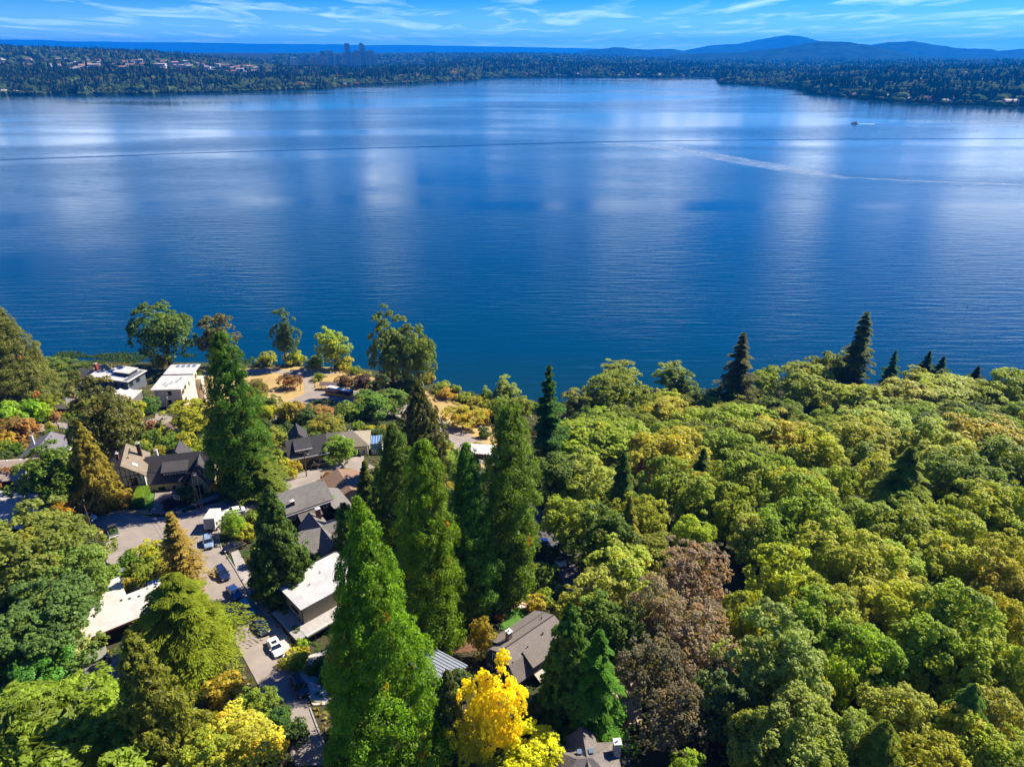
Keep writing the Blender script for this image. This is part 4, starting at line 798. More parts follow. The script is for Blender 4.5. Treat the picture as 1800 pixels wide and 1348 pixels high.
# the woods at the right
GW = 'broadleaf trees of the woods at the right'
for a_ in [('poplar', 1087, 631, 62, 'grey', 'grey green poplar tip rising behind the olive crown by the lake', 16), ('maple', 1090, 658, 95, 'oli', 'dark olive crown in front of the grey green poplar tip', 17), ('poplar', 1183, 638, 56, 'grey', 'silvery poplar against the water, left of two joined crowns', 14), ('poplar', 1202, 656, 46, 'dk', 'dark green crown joined to the silvery poplar', 13),
           ('poplar', 1226, 681, 32, 'oli', 'small olive crown right of the silvery poplar', 10), ('round', 1183, 689, 50, 'yel', 'yellow green crown below the silvery poplar', 9), ('round', 1137, 683, 58, 'oli', 'olive crown right of the dark one by the lake', 13), ('round', 1253, 683, 38, 'dk', 'little dark crown left of the tall ragged fir', 10),
           ('poplar', 889, 667, 48, 'grey', 'silvery young poplar by the water above the round topped sequoia', 11), ('poplar', 1011, 682, 44, 'grey', 'pale green poplar right of the layered fir', 13), ('poplar', 855, 681, 20, 'grey', 'tiny silvery tree at the water right of the meadow', 6), ('round', 915, 700, 50, 'mapg', 'green crown between silvery poplar and layered fir', 9),
           ('maple', 1042, 734, 150, 'mapg', 'pale flecked green maple right above the ravine, widest in the upper left woods', 17), ('maple', 1174, 707, 92, 'org', 'yellow orange crown near the top of the woods', 13), ('maple', 1149, 717, 60, 'yel', 'yellowish crown left of the yellow orange one', 11), ('maple', 1226, 722, 78, 'yel', 'yellow green crown right of the yellow orange one', 12), ('maple', 1177, 762, 130, 'yel', 'wide yellow tinged maple below the yellow orange crown', 17),
           ('maple', 1301, 717, 100, 'mapl', 'light maple right beneath the tall ragged fir', 14), ('maple', 1325, 743, 98, 'mapl', 'maple below the light one under the ragged fir', 15), ('maple', 1284, 760, 82, 'mapg', 'green maple left below the ragged fir', 14), ('maple', 1033, 808, 98, 'pale', 'pale maple left of the pointed olive conifer', 15), ('maple', 999, 826, 66, 'yel', 'yellow green crown at the ravine edge beside the pale maple', 13),
           ('maple', 1183, 814, 98, 'mapg', 'pale green maple right of the dead conifer', 16), ('maple', 1245, 832, 70, 'pale', 'small pale yellow maple below the small conifer tip', 14), ('maple', 1307, 808, 104, 'mapg', 'fresh green maple in the centre of the woods', 17), ('maple', 1132, 878, 80, 'yel', 'yellow maple above the copper beech', 13), ('round', 1352, 646, 38, 'br', 'bright green crown right of the tall ragged fir', 12),
           ('maple', 1413, 646, 104, 'mapg', 'domed dark green maple between the two tall firs', 18), ('round', 1475, 623, 78, 'oli', 'olive rounded crown left of the double topped fir', 17), ('round', 1447, 630, 62, 'oli', 'olive crown left of the olive rounded one', 16), ('maple', 1508, 684, 108, 'mapl', 'yellow green maple at the foot of the double topped fir', 14), ('maple', 1604, 670, 90, 'pale', 'pale crown in front of the small pointed fir', 14),
           ('maple', 1675, 668, 120, 'mapl', 'yellow green crown below the pair of firs', 14), ('maple', 1752, 674, 78, 'mapl', 'yellow green crown below the tiny fir tip', 14), ('maple', 1797, 655, 78, 'mapl', 'tall light crown at the right edge by the sun glitter', 18), ('round', 1627, 712, 66, 'br', 'small bright green crown amid pale ones', 11), ('maple', 1540, 716, 105, 'pale', 'pale olive maple below the double topped fir', 15),
           ('maple', 1385, 740, 104, 'org', 'orange tipped crown below the domed dark maple', 14), ('maple', 1542, 740, 118, 'mapl', 'wide light maple below the pale olive one', 16), ('maple', 1740, 734, 120, 'org', 'largest orange tinged crown near the right edge', 16), ('maple', 1640, 745, 95, 'pale', 'pale crown left of the largest orange tinged one', 15), ('maple', 1440, 765, 95, 'yel', 'yellow green crown below the orange tipped one', 15),
           ('maple', 1362, 806, 80, 'mapg', 'green crown right of the fresh green maple', 15), ('maple', 1413, 832, 100, 'mapl', 'yellowish green crown left of the dark broad conifer', 15), ('maple', 1554, 806, 78, 'org', 'orange tipped crown touching the dark broad conifer', 14), ('maple', 1483, 828, 66, 'mapl', 'small crown wedged left of the dark broad conifer', 13), ('maple', 1734, 852, 100, 'yel', 'bright yellow green crown with a peaked top near the right edge', 15),
           ('maple', 1682, 774, 104, 'pale', 'light crown above the dark broad conifer', 15), ('maple', 1770, 782, 112, 'oli', 'dark olive crown below the largest orange tinged one', 16), ('maple', 1709, 808, 112, 'oli', 'olive crown right of the dark broad conifer', 16), ('maple', 1797, 858, 70, 'mapl', 'light crown at the right edge beside the peaked one', 14), ('maple', 1237, 850, 92, 'mapg', 'green flecked crown right above the copper beech', 15),
           ('maple', 1290, 860, 92, 'mapg', 'dark green crown above the small pale one', 15), ('maple', 1421, 850, 128, 'mapg', 'large dark green maple left of the dark broad conifer foot', 18), ('maple', 1330, 918, 76, 'pale', 'small pale crown in a dark hollow right of the copper beech', 12), ('maple', 1514, 946, 152, 'mapl', 'broad yellow green maple, widest in the middle woods', 17), ('maple', 1392, 974, 122, 'yel', 'golden green crown left of the broad yellow green maple', 15),
           ('maple', 1617, 904, 114, 'mapg', 'green crown below the foot of the dark broad conifer', 15), ('maple', 1682, 892, 98, 'mapl', 'crown left below the peaked yellow green one', 15), ('maple', 1778, 948, 96, 'mapl', 'light crown at the right edge above the orange one', 15), ('maple', 1588, 958, 92, 'pale', 'greyish pale crown right of the broad yellow green maple', 14), ('maple', 1682, 956, 112, 'mapl', 'crown in the middle right woods above the large green one', 15),
           ('maple', 1758, 984, 96, 'org', 'orange crown at the right edge in the middle woods', 14), ('maple', 1518, 1027, 96, 'pale', 'pale crown below the broad yellow green maple', 13), ('maple', 1590, 1016, 84, 'pale', 'little pale crown right of the one below the broad maple', 13), ('maple', 1607, 1034, 112, 'yel', 'yellow topped crown over a dark side', 15), ('maple', 1699, 1048, 145, 'mapg', 'large green maple in the lower right woods', 18), ('maple', 1776, 1057, 96, 'mapl', 'light crown right of the large green maple at the edge', 15),
           ('maple', 1425, 1055, 112, 'mapg', 'green crown below the golden green one', 14), ('maple', 1322, 1050, 84, 'mapl', 'crown right of the upper copper beech lobe', 13), ('maple', 1488, 1068, 92, 'pale', 'pale crown left of the yellow topped one', 13), ('maple', 1375, 1100, 168, 'grey', 'biggest pale grey green maple in the lower woods', 19), ('maple', 1540, 1115, 112, 'br', 'deep green shaded crown under the yellow topped one', 14), ('round', 1484, 1160, 74, 'yel', 'small yellow crown right of the biggest pale maple', 11),
           ('maple', 1738, 1120, 132, 'mapl', 'wide crown below the large green maple', 15), ('maple', 1645, 1106, 120, 'mapg', 'crown left below the large green maple', 15), ('maple', 1584, 1210, 104, 'pale', 'pale crown with a rounded top near the bottom', 12), ('maple', 1330, 1258, 78, 'pale', 'pale crown near the bottom below the biggest pale maple', 11), ('maple', 1503, 1265, 94, 'grey', 'grey green crown left of the flat topped olive conifer', 12), ('maple', 1640, 1312, 114, 'mapl', 'light crown at the bottom edge right of centre', 12),
           ('maple', 1699, 1262, 94, 'org', 'orange flecked crown below the drooping conifer', 11), ('maple', 1768, 1226, 96, 'pale', 'pale crown at the lower right edge', 12), ('maple', 1756, 1277, 112, 'mapl', 'light crown close to the bottom right corner', 12), ('maple', 1410, 1248, 140, 'grey', 'grey green crown under the biggest pale maple', 14), ('maple', 1275, 1190, 92, 'teal', 'bluish shaded crown right of the lower copper beech', 13), ('round', 1211, 1330, 64, 'br', 'bright green bush like crown at the bottom edge', 6),
           ('maple', 1100, 972, 120, 'pale', 'pale green crown between the ravine lamp and the copper beech', 13), ('maple', 1065, 1010, 92, 'pale', 'pale crown leaning over the ravine road', 11), ('maple', 1010, 878, 104, 'mapg', 'dark green crown over the head of the ravine road', 14), ('maple', 1062, 905, 104, 'dk', 'dark crown right of the ravine road', 15), ('maple', 1085, 1060, 100, 'dk', 'shaded crown left of the copper beech', 12),
           ('maple', 985, 800, 90, 'dk', 'dark crown below the layered fir', 16), ('maple', 1225, 910, 70, 'yel', 'yellowish crown touching the upper copper beech lobe', 12), ('maple', 1800, 1150, 90, 'mapg', 'crown cut by the right edge in the lower woods', 14), ('maple', 1800, 1320, 100, 'pale', 'pale crown in the bottom right corner', 11), ('maple', 1450, 1320, 110, 'mapg', 'crown at the bottom edge left of the olive conifer', 11), ('maple', 1360, 905, 90, 'mapg', 'green crown in the hollow above the golden green one', 14), ('maple', 1465, 905, 96, 'mapl', 'light crown above the broad yellow green maple', 14)]:
    k_, u_, v_, w_, c_, l_, H_ = a_; T_(k_, u_, v_, w_ * (1.12 if k_ == 'maple' else 1), GR[c_], l_, H=H_, group=GW)
for a_ in [(1222, 955, 140, 'upper lobe of the brown copper beech in the woods', 17), (1228, 1062, 150, 'lower right copper beech with brown feathery twigs', 16), (1150, 1118, 130, 'dark lower left copper beech beside the sandy driveway', 15), (1160, 1020, 110, 'left copper beech next to the pale crown', 16), (1195, 1215, 130, 'shaded brown beech at the foot of the others', 12)]:
    T_('beech', a_[0], a_[1], a_[2], GR['beech'] if a_[3][0] != 'd' and a_[3][0] != 's' else (.095, .085, .045), a_[3], H=a_[4])
# younger trees filling the woods below the tall ones, wherever nothing else stands
rf = random.Random(77); nfill = 0; NEARL = [(o.location.x, o.location.y, o['label']) for o in C.objects if o.get('category') == 'tree' and o.location.x > 0]
for yy in range(30, 262, 11):
    for xx in range(-5, 300, 11):
        x = xx + rf.uniform(-3.5, 3.5) + (yy % 2) * 5; y = yy + rf.uniform(-3.5, 3.5)
        if x < 22 + max(0, 60 - y) * .3 or shore(x) - y < 6: continue
        u, v = proj(x, y, g(x, y) + 8)
        if not (-60 < u < 1880 and 600 < v < 1450): continue
        if any((x - a) ** 2 + (y - b) ** 2 < (r_ * .75 + 2.5) ** 2 for a, b, r_ in TREES): continue
        if u < 1110 and v > 850: continue
        H = rf.uniform(8, 12); c_ = GR[rf.choice(['mapg', 'mapl', 'dk', 'oli', 'mapg'])]
        nb_ = min(NEARL, key=lambda q: (q[0] - x) ** 2 + (q[1] - y) ** 2)[2]; plant('maple', x, y, H, rf.uniform(5, 6.5), c_, 'low young tree below the ' + ' '.join(nb_.split()[:10]), group='young trees under the tall ones', z=g(x, y)); nfill += 1
# ---------------------------------------------------------------- buildings
def plain(n, c, r=.8, c2=None, sc=1.5): return mat(n, c, r, c2 or tuple(q * .8 for q in c), sc, detail=6)
M_TRIM = plain('white_trim', (.72, .70, .66), .5); M_DTRIM = plain('dark_trim_wood', (.03, .026, .024), .7); M_METAL = mat('vent_metal', (.45, .45, .46), .4, metal=.7); M_BRICK = plain('chimney_brick', (.22, .09, .06), .9, (.14, .06, .045), 6)
M_STUCCO = plain('white_stucco', (.62, .60, .55)); M_SKYL = mat('skylight_glass', (.12, .17, .24), .08, spec=.9)
MWIN = {}
def bwindow(root, side, dims, u, z, w, h, cols=2, rows=1, frame=None, off=0.0):
    """a window on one wall of a box house: frame, bars and a pane set back in it"""
    hw, hd = dims; fr = frame or M_TRIM
    key = (round(w, 2), round(h, 2), cols, rows, fr.name)
    if key not in MWIN:
        b = MB(); t = .10; d0, d1 = -.03, .10
        b.box(-w / 2 - t, w / 2 + t, d0, d1, -t, 0); b.box(-w / 2 - t, w / 2 + t, d0, d1, h, h + t); b.box(-w / 2 - t, -w / 2, d0, d1, 0, h); b.box(w / 2, w / 2 + t, d0, d1, 0, h)
        for i in range(1, cols): x = -w / 2 + w * i / cols; b.box(x - .035, x + .035, 0, .075, 0, h)
        for i in range(1, rows): zz = h * i / rows; b.box(-w / 2, w / 2, 0, .068, zz - .03, zz + .03)
        p = MB(); p.box(-w / 2, w / 2, -.02, .03, 0, h)
        MWIN[key] = (b.mesh('window', fr), p.mesh('pane', M_GLASS))
    a, c = MWIN[key]
    # outward normal is local +Y of the window piece
    pos, rz = {'front': ((u, -hd - off, z), math.pi), 'back': ((u, hd + off, z), 0), 'left': ((-hw - off, u, z), math.pi / 2), 'right': ((hw + off, u, z), -math.pi / 2)}[side]
    o = link('window', a, root, pos, rz); link('pane', c, o, (0, 0, 0), 0); return o
def gable(b, x0, x1, y0, y1, z, rise, axis='x', th=.22, ov=.5, mi=0):
    """two roof slabs; axis: direction of the ridge"""
    if axis == 'x':
        ym = (y0 + y1) / 2; s = rise / ((y1 - y0) / 2); e = z - s * ov
        for sg, ye in ((-1, y0 - ov), (1, y1 + ov)):
            pts = [(x0 - ov, ye, e), (x0 - ov, ym, z + rise), (x0 - ov, ym, z + rise + th), (x0 - ov, ye, e + th)]
            if sg < 0: pts = pts[::-1]
            b.prism(pts[::-1], (x1 - x0 + 2 * ov, 0, 0), mi)
    else:
        xm = (x0 + x1) / 2; s = rise / ((x1 - x0) / 2); e = z - s * ov
        for sg, xe in ((-1, x0 - ov), (1, x1 + ov)):
            pts = [(xe, y0 - ov, e), (xm, y0 - ov, z + rise), (xm, y0 - ov, z + rise + th), (xe, y0 - ov, e + th)]
            if sg > 0: pts = pts[::-1]
            b.prism(pts[::-1], (0, y1 - y0 + 2 * ov, 0), mi)
def gwall(b, x0, x1, y0, y1, zb, z, rise, axis='x', mi=0):
    """walls with their gable ends, one solid"""
    if axis == 'x': b.prism([(x0, y0, zb), (x0, y0, z), (x0, (y0 + y1) / 2, z + rise), (x0, y1, z), (x0, y1, zb)], (x1 - x0, 0, 0), mi)
    else: b.prism([(x0, y0, zb), (x1, y0, zb), (x1, y0, z), ((x0 + x1) / 2, y0, z + rise), (x0, y0, z)], (0, y1 - y0, 0), mi)
def hiproof(b, x0, x1, y0, y1, z, rise, ov=.5, ridge=.4, mi=0):
    x0 -= ov; x1 += ov; y0 -= ov; y1 += ov; w, d = x1 - x0, y1 - y0; m = min(w, d) / 2
    if w >= d: r0, r1 = Vector((x0 + m, (y0 + y1) / 2, z + rise)), Vector((x1 - m, (y0 + y1) / 2, z + rise))
    else: r0, r1 = Vector(((x0 + x1) / 2, y0 + m, z + rise)), Vector(((x0 + x1) / 2, y1 - m, z + rise))
    c = [Vector(p) for p in ((x0, y0, z), (x1, y0, z), (x1, y1, z), (x0, y1, z))]; dn = Vector((0, 0, -.2))
    if w >= d: fs = [(c[0], c[1], r1, r0), (c[1], c[2], r1), (c[2], c[3], r0, r1), (c[3], c[0], r0)]
    else: fs = [(c[0], c[1], r0), (c[1], c[2], r1, r0), (c[2], c[3], r1), (c[3], c[0], r0, r1)]
    for f in fs: b.poly(f, mi)
    for i in range(4): b.poly([c[i] + dn, c[(i + 1) % 4] + dn, c[(i + 1) % 4], c[i]], mi)
    b.poly([p + dn for p in c][::-1], mi)
def part(root, name, m, fn, stuff=False):
    b = MB(); fn(b); o = b.build(name, m, root)
    if stuff: o['kind'] = 'stuff'
    return o
def chimney(root, x, y, z0, z1, w=.7, d=.7, m=None, cap=None):
    o = part(root, 'chimney', m or M_BRICK, lambda b: b.box(x - w / 2, x + w / 2, y - d / 2, y + d / 2, z0, z1))
    part(o, 'chimney_cap', cap or M_CONC, lambda b: (b.box(x - w / 2 - .08, x + w / 2 + .08, y - d / 2 - .08, y + d / 2 + .08, z1, z1 + .12), b.tube((x, y, z1 + .12), (x, y, z1 + .5), .14, .12, 8)))
    return o
def vents(root, pts, r=.13, h=.4, m=None):
    for x, y, z in pts:
        part(root, 'roof_vent', m or M_METAL, lambda b: (b.tube((x, y, z - .3), (x, y, z + h), r, r, 8), b.tube((x, y, z + h), (x, y, z + h + .08), r * 1.6, r * 1.2, 8)))
def house(name, label, x, y, rot, z=None):
    return thing(name, label, 'house', (x, y, g(x, y) if z is None else z), R(rot))

# half timbered house, gable to the street
M_RT = shingle_mat('taupe_shingles', (.22, .175, .125), (.17, .14, .105)); M_RD = shingle_mat('charcoal_shingles', (.080, .074, .074), (.055, .052, .055)); M_RG = shingle_mat('grey_shingles', (.19, .175, .155), (.125, .115, .105)); M_RB = shingle_mat('beige_shingles', (.28, .24, .17), (.22, .19, .14)); M_RBR = shingle_mat('brown_shingles', (.24, .15, .095), (.2, .125, .08)); M_RTAN = shingle_mat('tan_shingles', (.40, .31, .235), (.34, .26, .20))
h = house('half_timbered_house', 'half timbered white house with taupe gable roof and an annex at its left', -92.4, 145.8, 20, 33.6); h.scale = (1, 1, 1.22)
part(h, 'wall', M_STUCCO, lambda b: gwall(b, -4.1, 4.1, -5, 5, -3, 5, 2.6, 'y'))
part(h, 'roof', M_RT, lambda b: gable(b, -4.1, 4.1, -5, 5, 5, 2.6, 'y', ov=.6))
def tim(b):
    for z in (0.4, 2.35, 2.75, 5.0): b.box(-4.15, 4.15, -5.06, -4.98, z, z + .16)
    for i in range(10): x = -4.05 + i * .9; b.box(x - .07, x + .07, -5.05, -4.97, 2.4, 5 + 2.6 * (1 - abs(x) / 4.1) - .1)
    for i in range(5): x = -4.05 + i * 2.02; b.box(x - .07, x + .07, -5.05, -4.97, -.5, 2.4)
    for x0, x1 in ((-3.9, -2.6), (.0, -1.2), (.2, 1.3), (3.9, 2.9)): b.prism([(x0 - .07, -5.07, 2.9), (x0 + .07, -5.07, 2.9), (x1 + .07, -5.07, 4.9), (x1 - .07, -5.07, 4.9)], (0, .08, 0))
    for i in range(8): y = -4.9 + i * 1.4; b.box(4.08, 4.15, y, y + .14, 0, 5)
part(h, 'timber_frame', M_DTRIM, tim)
for x, z in ((-2.0, 3.0), (1.9, 3.0), (-2.0, .6), (1.9, .6)): bwindow(h, 'front', (4.1, 5), x, z, 1.3, 1.4, 3, 2, M_DTRIM, .03)
for y in (-2, 2): bwindow(h, 'right', (4.1, 5), y, 3.0, 1.2, 1.2, 2, 1, M_DTRIM)
chimney(h, -1.2, -.6, 5.5, 8.4, .5, .5, M_BRICK, M_TRIM); chimney(h, 3.0, 2.6, 5, 8.6, .8, .8, plain('dark_brick', (.07, .05, .045)))
part(h, 'skylight', M_TRIM, lambda b: b.prism([(2.9, -3.2, 5.95), (2.9, -2.2, 5.95), (1.9, -2.2, 6.6), (1.9, -3.2, 6.6)], (.05, 0, .12)))
vents(h, [(1, 3, 7.3), (1, 1, 7.3), (1, -1, 7.3), (-1, 2.5, 7.2)], .1, .2, M_DTRIM)
part(h, 'annex', M_STUCCO, lambda b: gwall(b, -7.2, -4.12, -4, 1.5, -3, 2.6, 1.2, 'y')); part(h, 'annex_roof', M_RG, lambda b: gable(b, -7.2, -4.4, -4, 1.5, 2.6, 1.2, 'y', ov=.35))
part(h, 'door', M_DTRIM, lambda b: b.box(-5.2, -4.4, -4.08, -4.0, -1, 1.4)); bwindow(h, 'front', (4.1, 4), -6.2, .2, 1.0, 1.5, 2, 2, M_DTRIM, .02)

# yellow tudor house
M_YEL = plain('yellow_stucco', (.60, .50, .24)); 
h = house('tudor_house', 'pale yellow tudor house with steep charcoal roof and pointed front gable', -81.0, 149.4, 13, 32.8)
part(h, 'wall', M_YEL, lambda b: (gwall(b, -7.5, 7.3, -3.6, 5, -3, 3.3, 4.6, 'x'), gwall(b, 1.9, 7.1, -7.4, 0, -3, 2.8, 4.6, 'y')))
part(h, 'roof', M_RD, lambda b: gable(b, -7.5, 7.3, -3.6, 5, 3.3, 4.6, 'x', ov=.5)); part(h, 'gable_roof', M_RD, lambda b: gable(b, 1.9, 7.1, -7.4, .6, 2.8, 4.6, 'y', ov=.4))
part(h, 'rear_roof', M_RD, lambda b: (gable(b, -4.2, .4, 4.2, 9.5, 3.6, 3.2, 'y', ov=.3),)); part(h, 'rear_wall', M_YEL, lambda b: gwall(b, -4.0, .2, 4.4, 9.3, -4, 3.6, 3, 'y'))
dm = part(h, 'dormer', M_DTRIM, lambda b: b.prism([(-3.8, -2.9, 4.0), (-3.8, -2.9, 5.5), (-3.8, 0.2, 6.9), (-3.8, .2, 4)], (5.4, 0, 0)))
part(dm, 'dormer_roof', M_RD, lambda b: b.prism([(-4.1, -3.5, 5.35), (-4.1, 0.4, 7.0), (-4.1, .4, 7.2), (-4.1, -3.5, 5.55)][::-1], (6.0, 0, 0)))
part(dm, 'dormer_panel', M_STUCCO, lambda b: [b.box(-3.7 + i * .6, -3.3 + i * .6, -2.96, -2.88, 4.5, 5.3) for i in range(9)], True)
part(h, 'porch_roof', shingle_mat('cedar_shakes', (.12, .075, .055), (.08, .055, .045)), lambda b: b.prism([(.2, -5.2, 2.2), (2.4, -5.2, 4.6), (2.4, -5.2, 4.8), (.2, -5.2, 2.4)][::1], (0, 2.6, 0))); part(h, 'door', M_DTRIM, lambda b: b.box(.5, 1.7, -3.75, -3.6, -.3, 2.0))
part(h, 'balcony', M_DTRIM, lambda b: (b.box(3.6, 5.6, -8.0, -7.4, 1.2, 1.3), b.box(3.6, 5.6, -8.0, -7.94, 1.3, 2.1), b.box(3.6, 3.66, -8, -7.4, 1.3, 2.1), b.box(5.54, 5.6, -8, -7.4, 1.3, 2.1)))
for x in (4.1, 5.0):
    o = bwindow(h, 'front', (7, 7.4), x, 1.4, .75, 1.9, 2, 3, M_DTRIM)
bwindow(h, 'front', (7, 7.4), 6.1, -1.0, .8, 1.2, 2, 2, M_DTRIM); bwindow(h, 'front', (7, 3.6), -4.6, .6, 1.3, 1.1, 2, 2, M_DTRIM); bwindow(h, 'front', (7, 3.6), -1.8, .9, .5, .6, 1, 1, M_DTRIM)
part(h, 'bargeboard', M_TRIM, lambda b: (b.prism([(7.85, -4.3, 3.0), (7.85, .7, 8.1), (7.85, .7, 8.3), (7.85, -4.3, 3.25)], (.1, 0, 0)),)); chimney(h, -6.0, 3.0, 4, 8.4, .7, .7, M_TRIM)

# dark grey modern house by the lake, pale roof, with a carport
M_MEM = mat('white_roofing', (.52, .49, .45), .7, (.40, .38, .35), .5, detail=7); M_SLATE = plain('slate_siding', (.13, .145, .17)); M_CREAM = plain('cream_siding', (.66, .56, .42), .8)
h = house('modern_house', 'slate grey modern house with white flat roofs beside the lake', -161, 266.0, -12, 3.2)
part(h, 'wall', M_SLATE, lambda b: (b.box(-6.5, 6.5, -4.5, 6, -2, 6), b.box(-13, -6.5, -4.5, 3, -2, 5.4)))
part(h, 'roof', M_MEM, lambda b: (b.prism([(-7, -5.2, 6.35), (7.4, -5.2, 5.6), (7.4, -5.2, 5.85), (-7, -5.2, 6.6)], (0, 12, 0)), b.box(-13.4, -6.4, -5, 3.4, 5.4, 5.65)))
part(h, 'upper_roof', M_MEM, lambda b: b.prism([(-2.5, -1.0, 7.6), (5, -1.0, 7.4), (5, -1, 7.6), (-2.5, -1, 7.8)], (0, 6, 0))); part(h, 'clerestory', M_GLASS, lambda b: b.box(-2, 4.6, -.6, 4.6, 6.2, 7.45))
part(h, 'slat_screen', M_DTRIM, lambda b: [b.box(-13.2, -7, -4.8, -4.6, z * .45, z * .45 + .25) for z in range(9)], True)
for y in (-2.5, 1.5): bwindow(h, 'right', (6.5, 4.5), y, 3, 1.8, 1.6, 2, 1, M_DTRIM)
for x in (-3.5, 1, 4): bwindow(h, 'front', (6.5, 4.5), x, 3.4, 1.2, 1.0, 1, 1, M_DTRIM)
h = thing('carport', 'flat white carport with two saw tooth skylights before the slate grey house', 'carport', (-146.3, 241.0, 9.4), R(0))
part(h, 'wall', plain('grey_fence_wall', (.16, .15, .14)), lambda b: (b.box(-5, 4.5, -4.2, -4, -1, 2.7), b.box(-5, -4.8, -4, 4, -1, 2.7), b.box(4.3, 4.5, -4, 4, -1, 2.7)))
part(h, 'roof', M_MEM, lambda b: b.box(-5.2, 4.7, -4.4, 4.4, 2.7, 2.95))
for x in (-1.8, 1.8): part(h, 'skylight', M_MEM, lambda b: b.prism([(x - 1.2, -3.2, 2.95), (x + 1.2, -3.2, 2.95), (x + 1.2, -3.2, 3.0), (x - 1.1, -3.2, 4.2)], (0, 6.4, 0)))
# long cream house with white shed roof
h = house('cream_house', 'long cream two storey house with a flat white roof and four skylights', -123.2, 236.5, 6, 13.6)
part(h, 'wall', M_CREAM, lambda b: (b.box(-4.6, 4.6, -9.5, 8.5, -9, 7.6), b.box(4.6, 6.6, 6, 9.2, -9, 4.4)))
part(h, 'roof', M_MEM, lambda b: (b.prism([(-5.4, -10.4, 7.9), (5.2, -10.4, 7.7), (5.2, -10.4, 7.95), (-5.4, -10.4, 8.15)], (0, 12.5, 0)), b.prism([(-5.0, 2.1, 8.3), (5.8, 2.1, 8.1), (5.8, 2.1, 8.35), (-5.0, 2.1, 8.55)], (0, 9, 0))))
for i in range(4): part(h, 'skylight', M_SKYL, lambda b: b.box(-2.6 + i * 2.0, -1.3 + i * 2.0, 8.6, 10.2, 8.5, 8.62))
for x, y in ((-2.2, -5.5), (-1, -6.8), (1.6, -3.2), (0, -4.6), (2.2, -1.0)): part(h, 'roof_hatch', plain('grey_hatch', (.32, .33, .3)), lambda b: b.box(x - .5, x + .5, y - 1, y + 1, 7.9, 8.15))
part(h, 'garage_door', M_DTRIM, lambda b: b.box(-3.6, 0.2, -9.6, -9.5, -1.8, .8))
for x, z, w in ((.6, 5.4, 1.0), (.0, 1.9, 1.0), (3.2, 2.0, 2.2)): bwindow(h, 'front', (4.6, 9.5), x, z, w, 1.5, 1, 1, M_DTRIM)
for y, z, w in ((-8, 5.2, 2.2), (-5.2, 5.8, 1.6), (-1.0, 5.2, .7), (6.8, 4.6, 1.5), (-7, 1.5, 2.0)): bwindow(h, 'right', (4.6, 9.5), y, z, w, 1.3, 1, 1, M_DTRIM)
# beige cottage with a red chimney near the water
h = house('beige_cottage', 'beige roofed white cottage with a red brick chimney at the water', -176.5, 272, -22, 2.4)
part(h, 'wall', M_STUCCO, lambda b: (gwall(b, -6, 5, -3.5, 3.5, -2, 3.4, 3.0, 'x'), gwall(b, -5, 1, 3, 8, -2, 3, 2.4, 'y')))
part(h, 'roof', M_RTAN, lambda b: (gable(b, -6, 5, -3.5, 3.5, 3.4, 3.0, 'x'), gable(b, -5, 1, 3, 8, 3, 2.4, 'y', ov=.4))); chimney(h, 2.2, 1.2, 4, 9.2, 1.2, .9, plain('red_brick', (.38, .07, .04)))
bwindow(h, 'right', (5, 3.5), 0, 2.6, 1.2, 1.2, 2, 2, M_DTRIM); bwindow(h, 'right', (5, 3.5), 0, .2, 1.4, 1.2, 2, 2, M_DTRIM)
# brown walled house with hipped grey roof
h = house('brown_bungalow', 'low brown walled house under a hipped grey green roof, at the far left', -160.5, 224, -5, 14.8)
part(h, 'wall', plain('brown_siding', (.17, .10, .065)), lambda b: b.box(-7, 7, -4, 4, -4, 2.9)); part(h, 'roof', M_RG, lambda b: hiproof(b, -7, 7, -4, 4, 2.9, 2.6))
bwindow(h, 'front', (7, 4), 2.2, 1.0, 1.0, .9, 1, 1); chimney(h, 5.5, 2.0, 3, 7.4, .8, .8, plain('orange_brick', (.4, .16, .09)))
# long tan roofed house at the left edge
h = house('tan_roofed_house', 'long low house with a broad tan roof at the left edge', -126.5, 149.5, 8, 33.2)
part(h, 'wall', plain('pinkish_wall', (.46, .36, .29)), lambda b: gwall(b, -15, 7, -4.6, 4.6, -4, 3.2, 2.2, 'x')); part(h, 'roof', M_RTAN, lambda b: gable(b, -15, 7, -4.6, 4.6, 3.2, 2.2, 'x', ov=.7)); vents(h, [(-6, .8, 5.1), (2, .8, 5.1), (5, .8, 5.1)], .15, .25)
for x in (-8, -3.5, 1, 4): bwindow(h, 'front', (7, 4.6), x, 1.0, 1.8, 1.5, 2, 1, M_DTRIM)
h = house('grey_gabled_house', 'small house with a plain bluish grey gable roof above the tan one', -123.5, 163.5, 12, 30.5)
part(h, 'wall', M_CREAM, lambda b: gwall(b, -5, 5, -4.4, 4.4, -3, 3.6, 2.6, 'y')); part(h, 'roof', shingle_mat('blue_grey_shingles', (.17, .16, .165), (.13, .125, .13)), lambda b: gable(b, -5, 5, -4.4, 4.4, 3.6, 2.6, 'y')); chimney(h, -3.4, 1.5, 4, 7.2, .5, .5, M_TRIM); vents(h, [(.8, 2.5, 6.0), (.8, 1, 6.0), (.8, -.5, 6.0), (.8, -2, 6.0)], .1, .2, M_DTRIM)
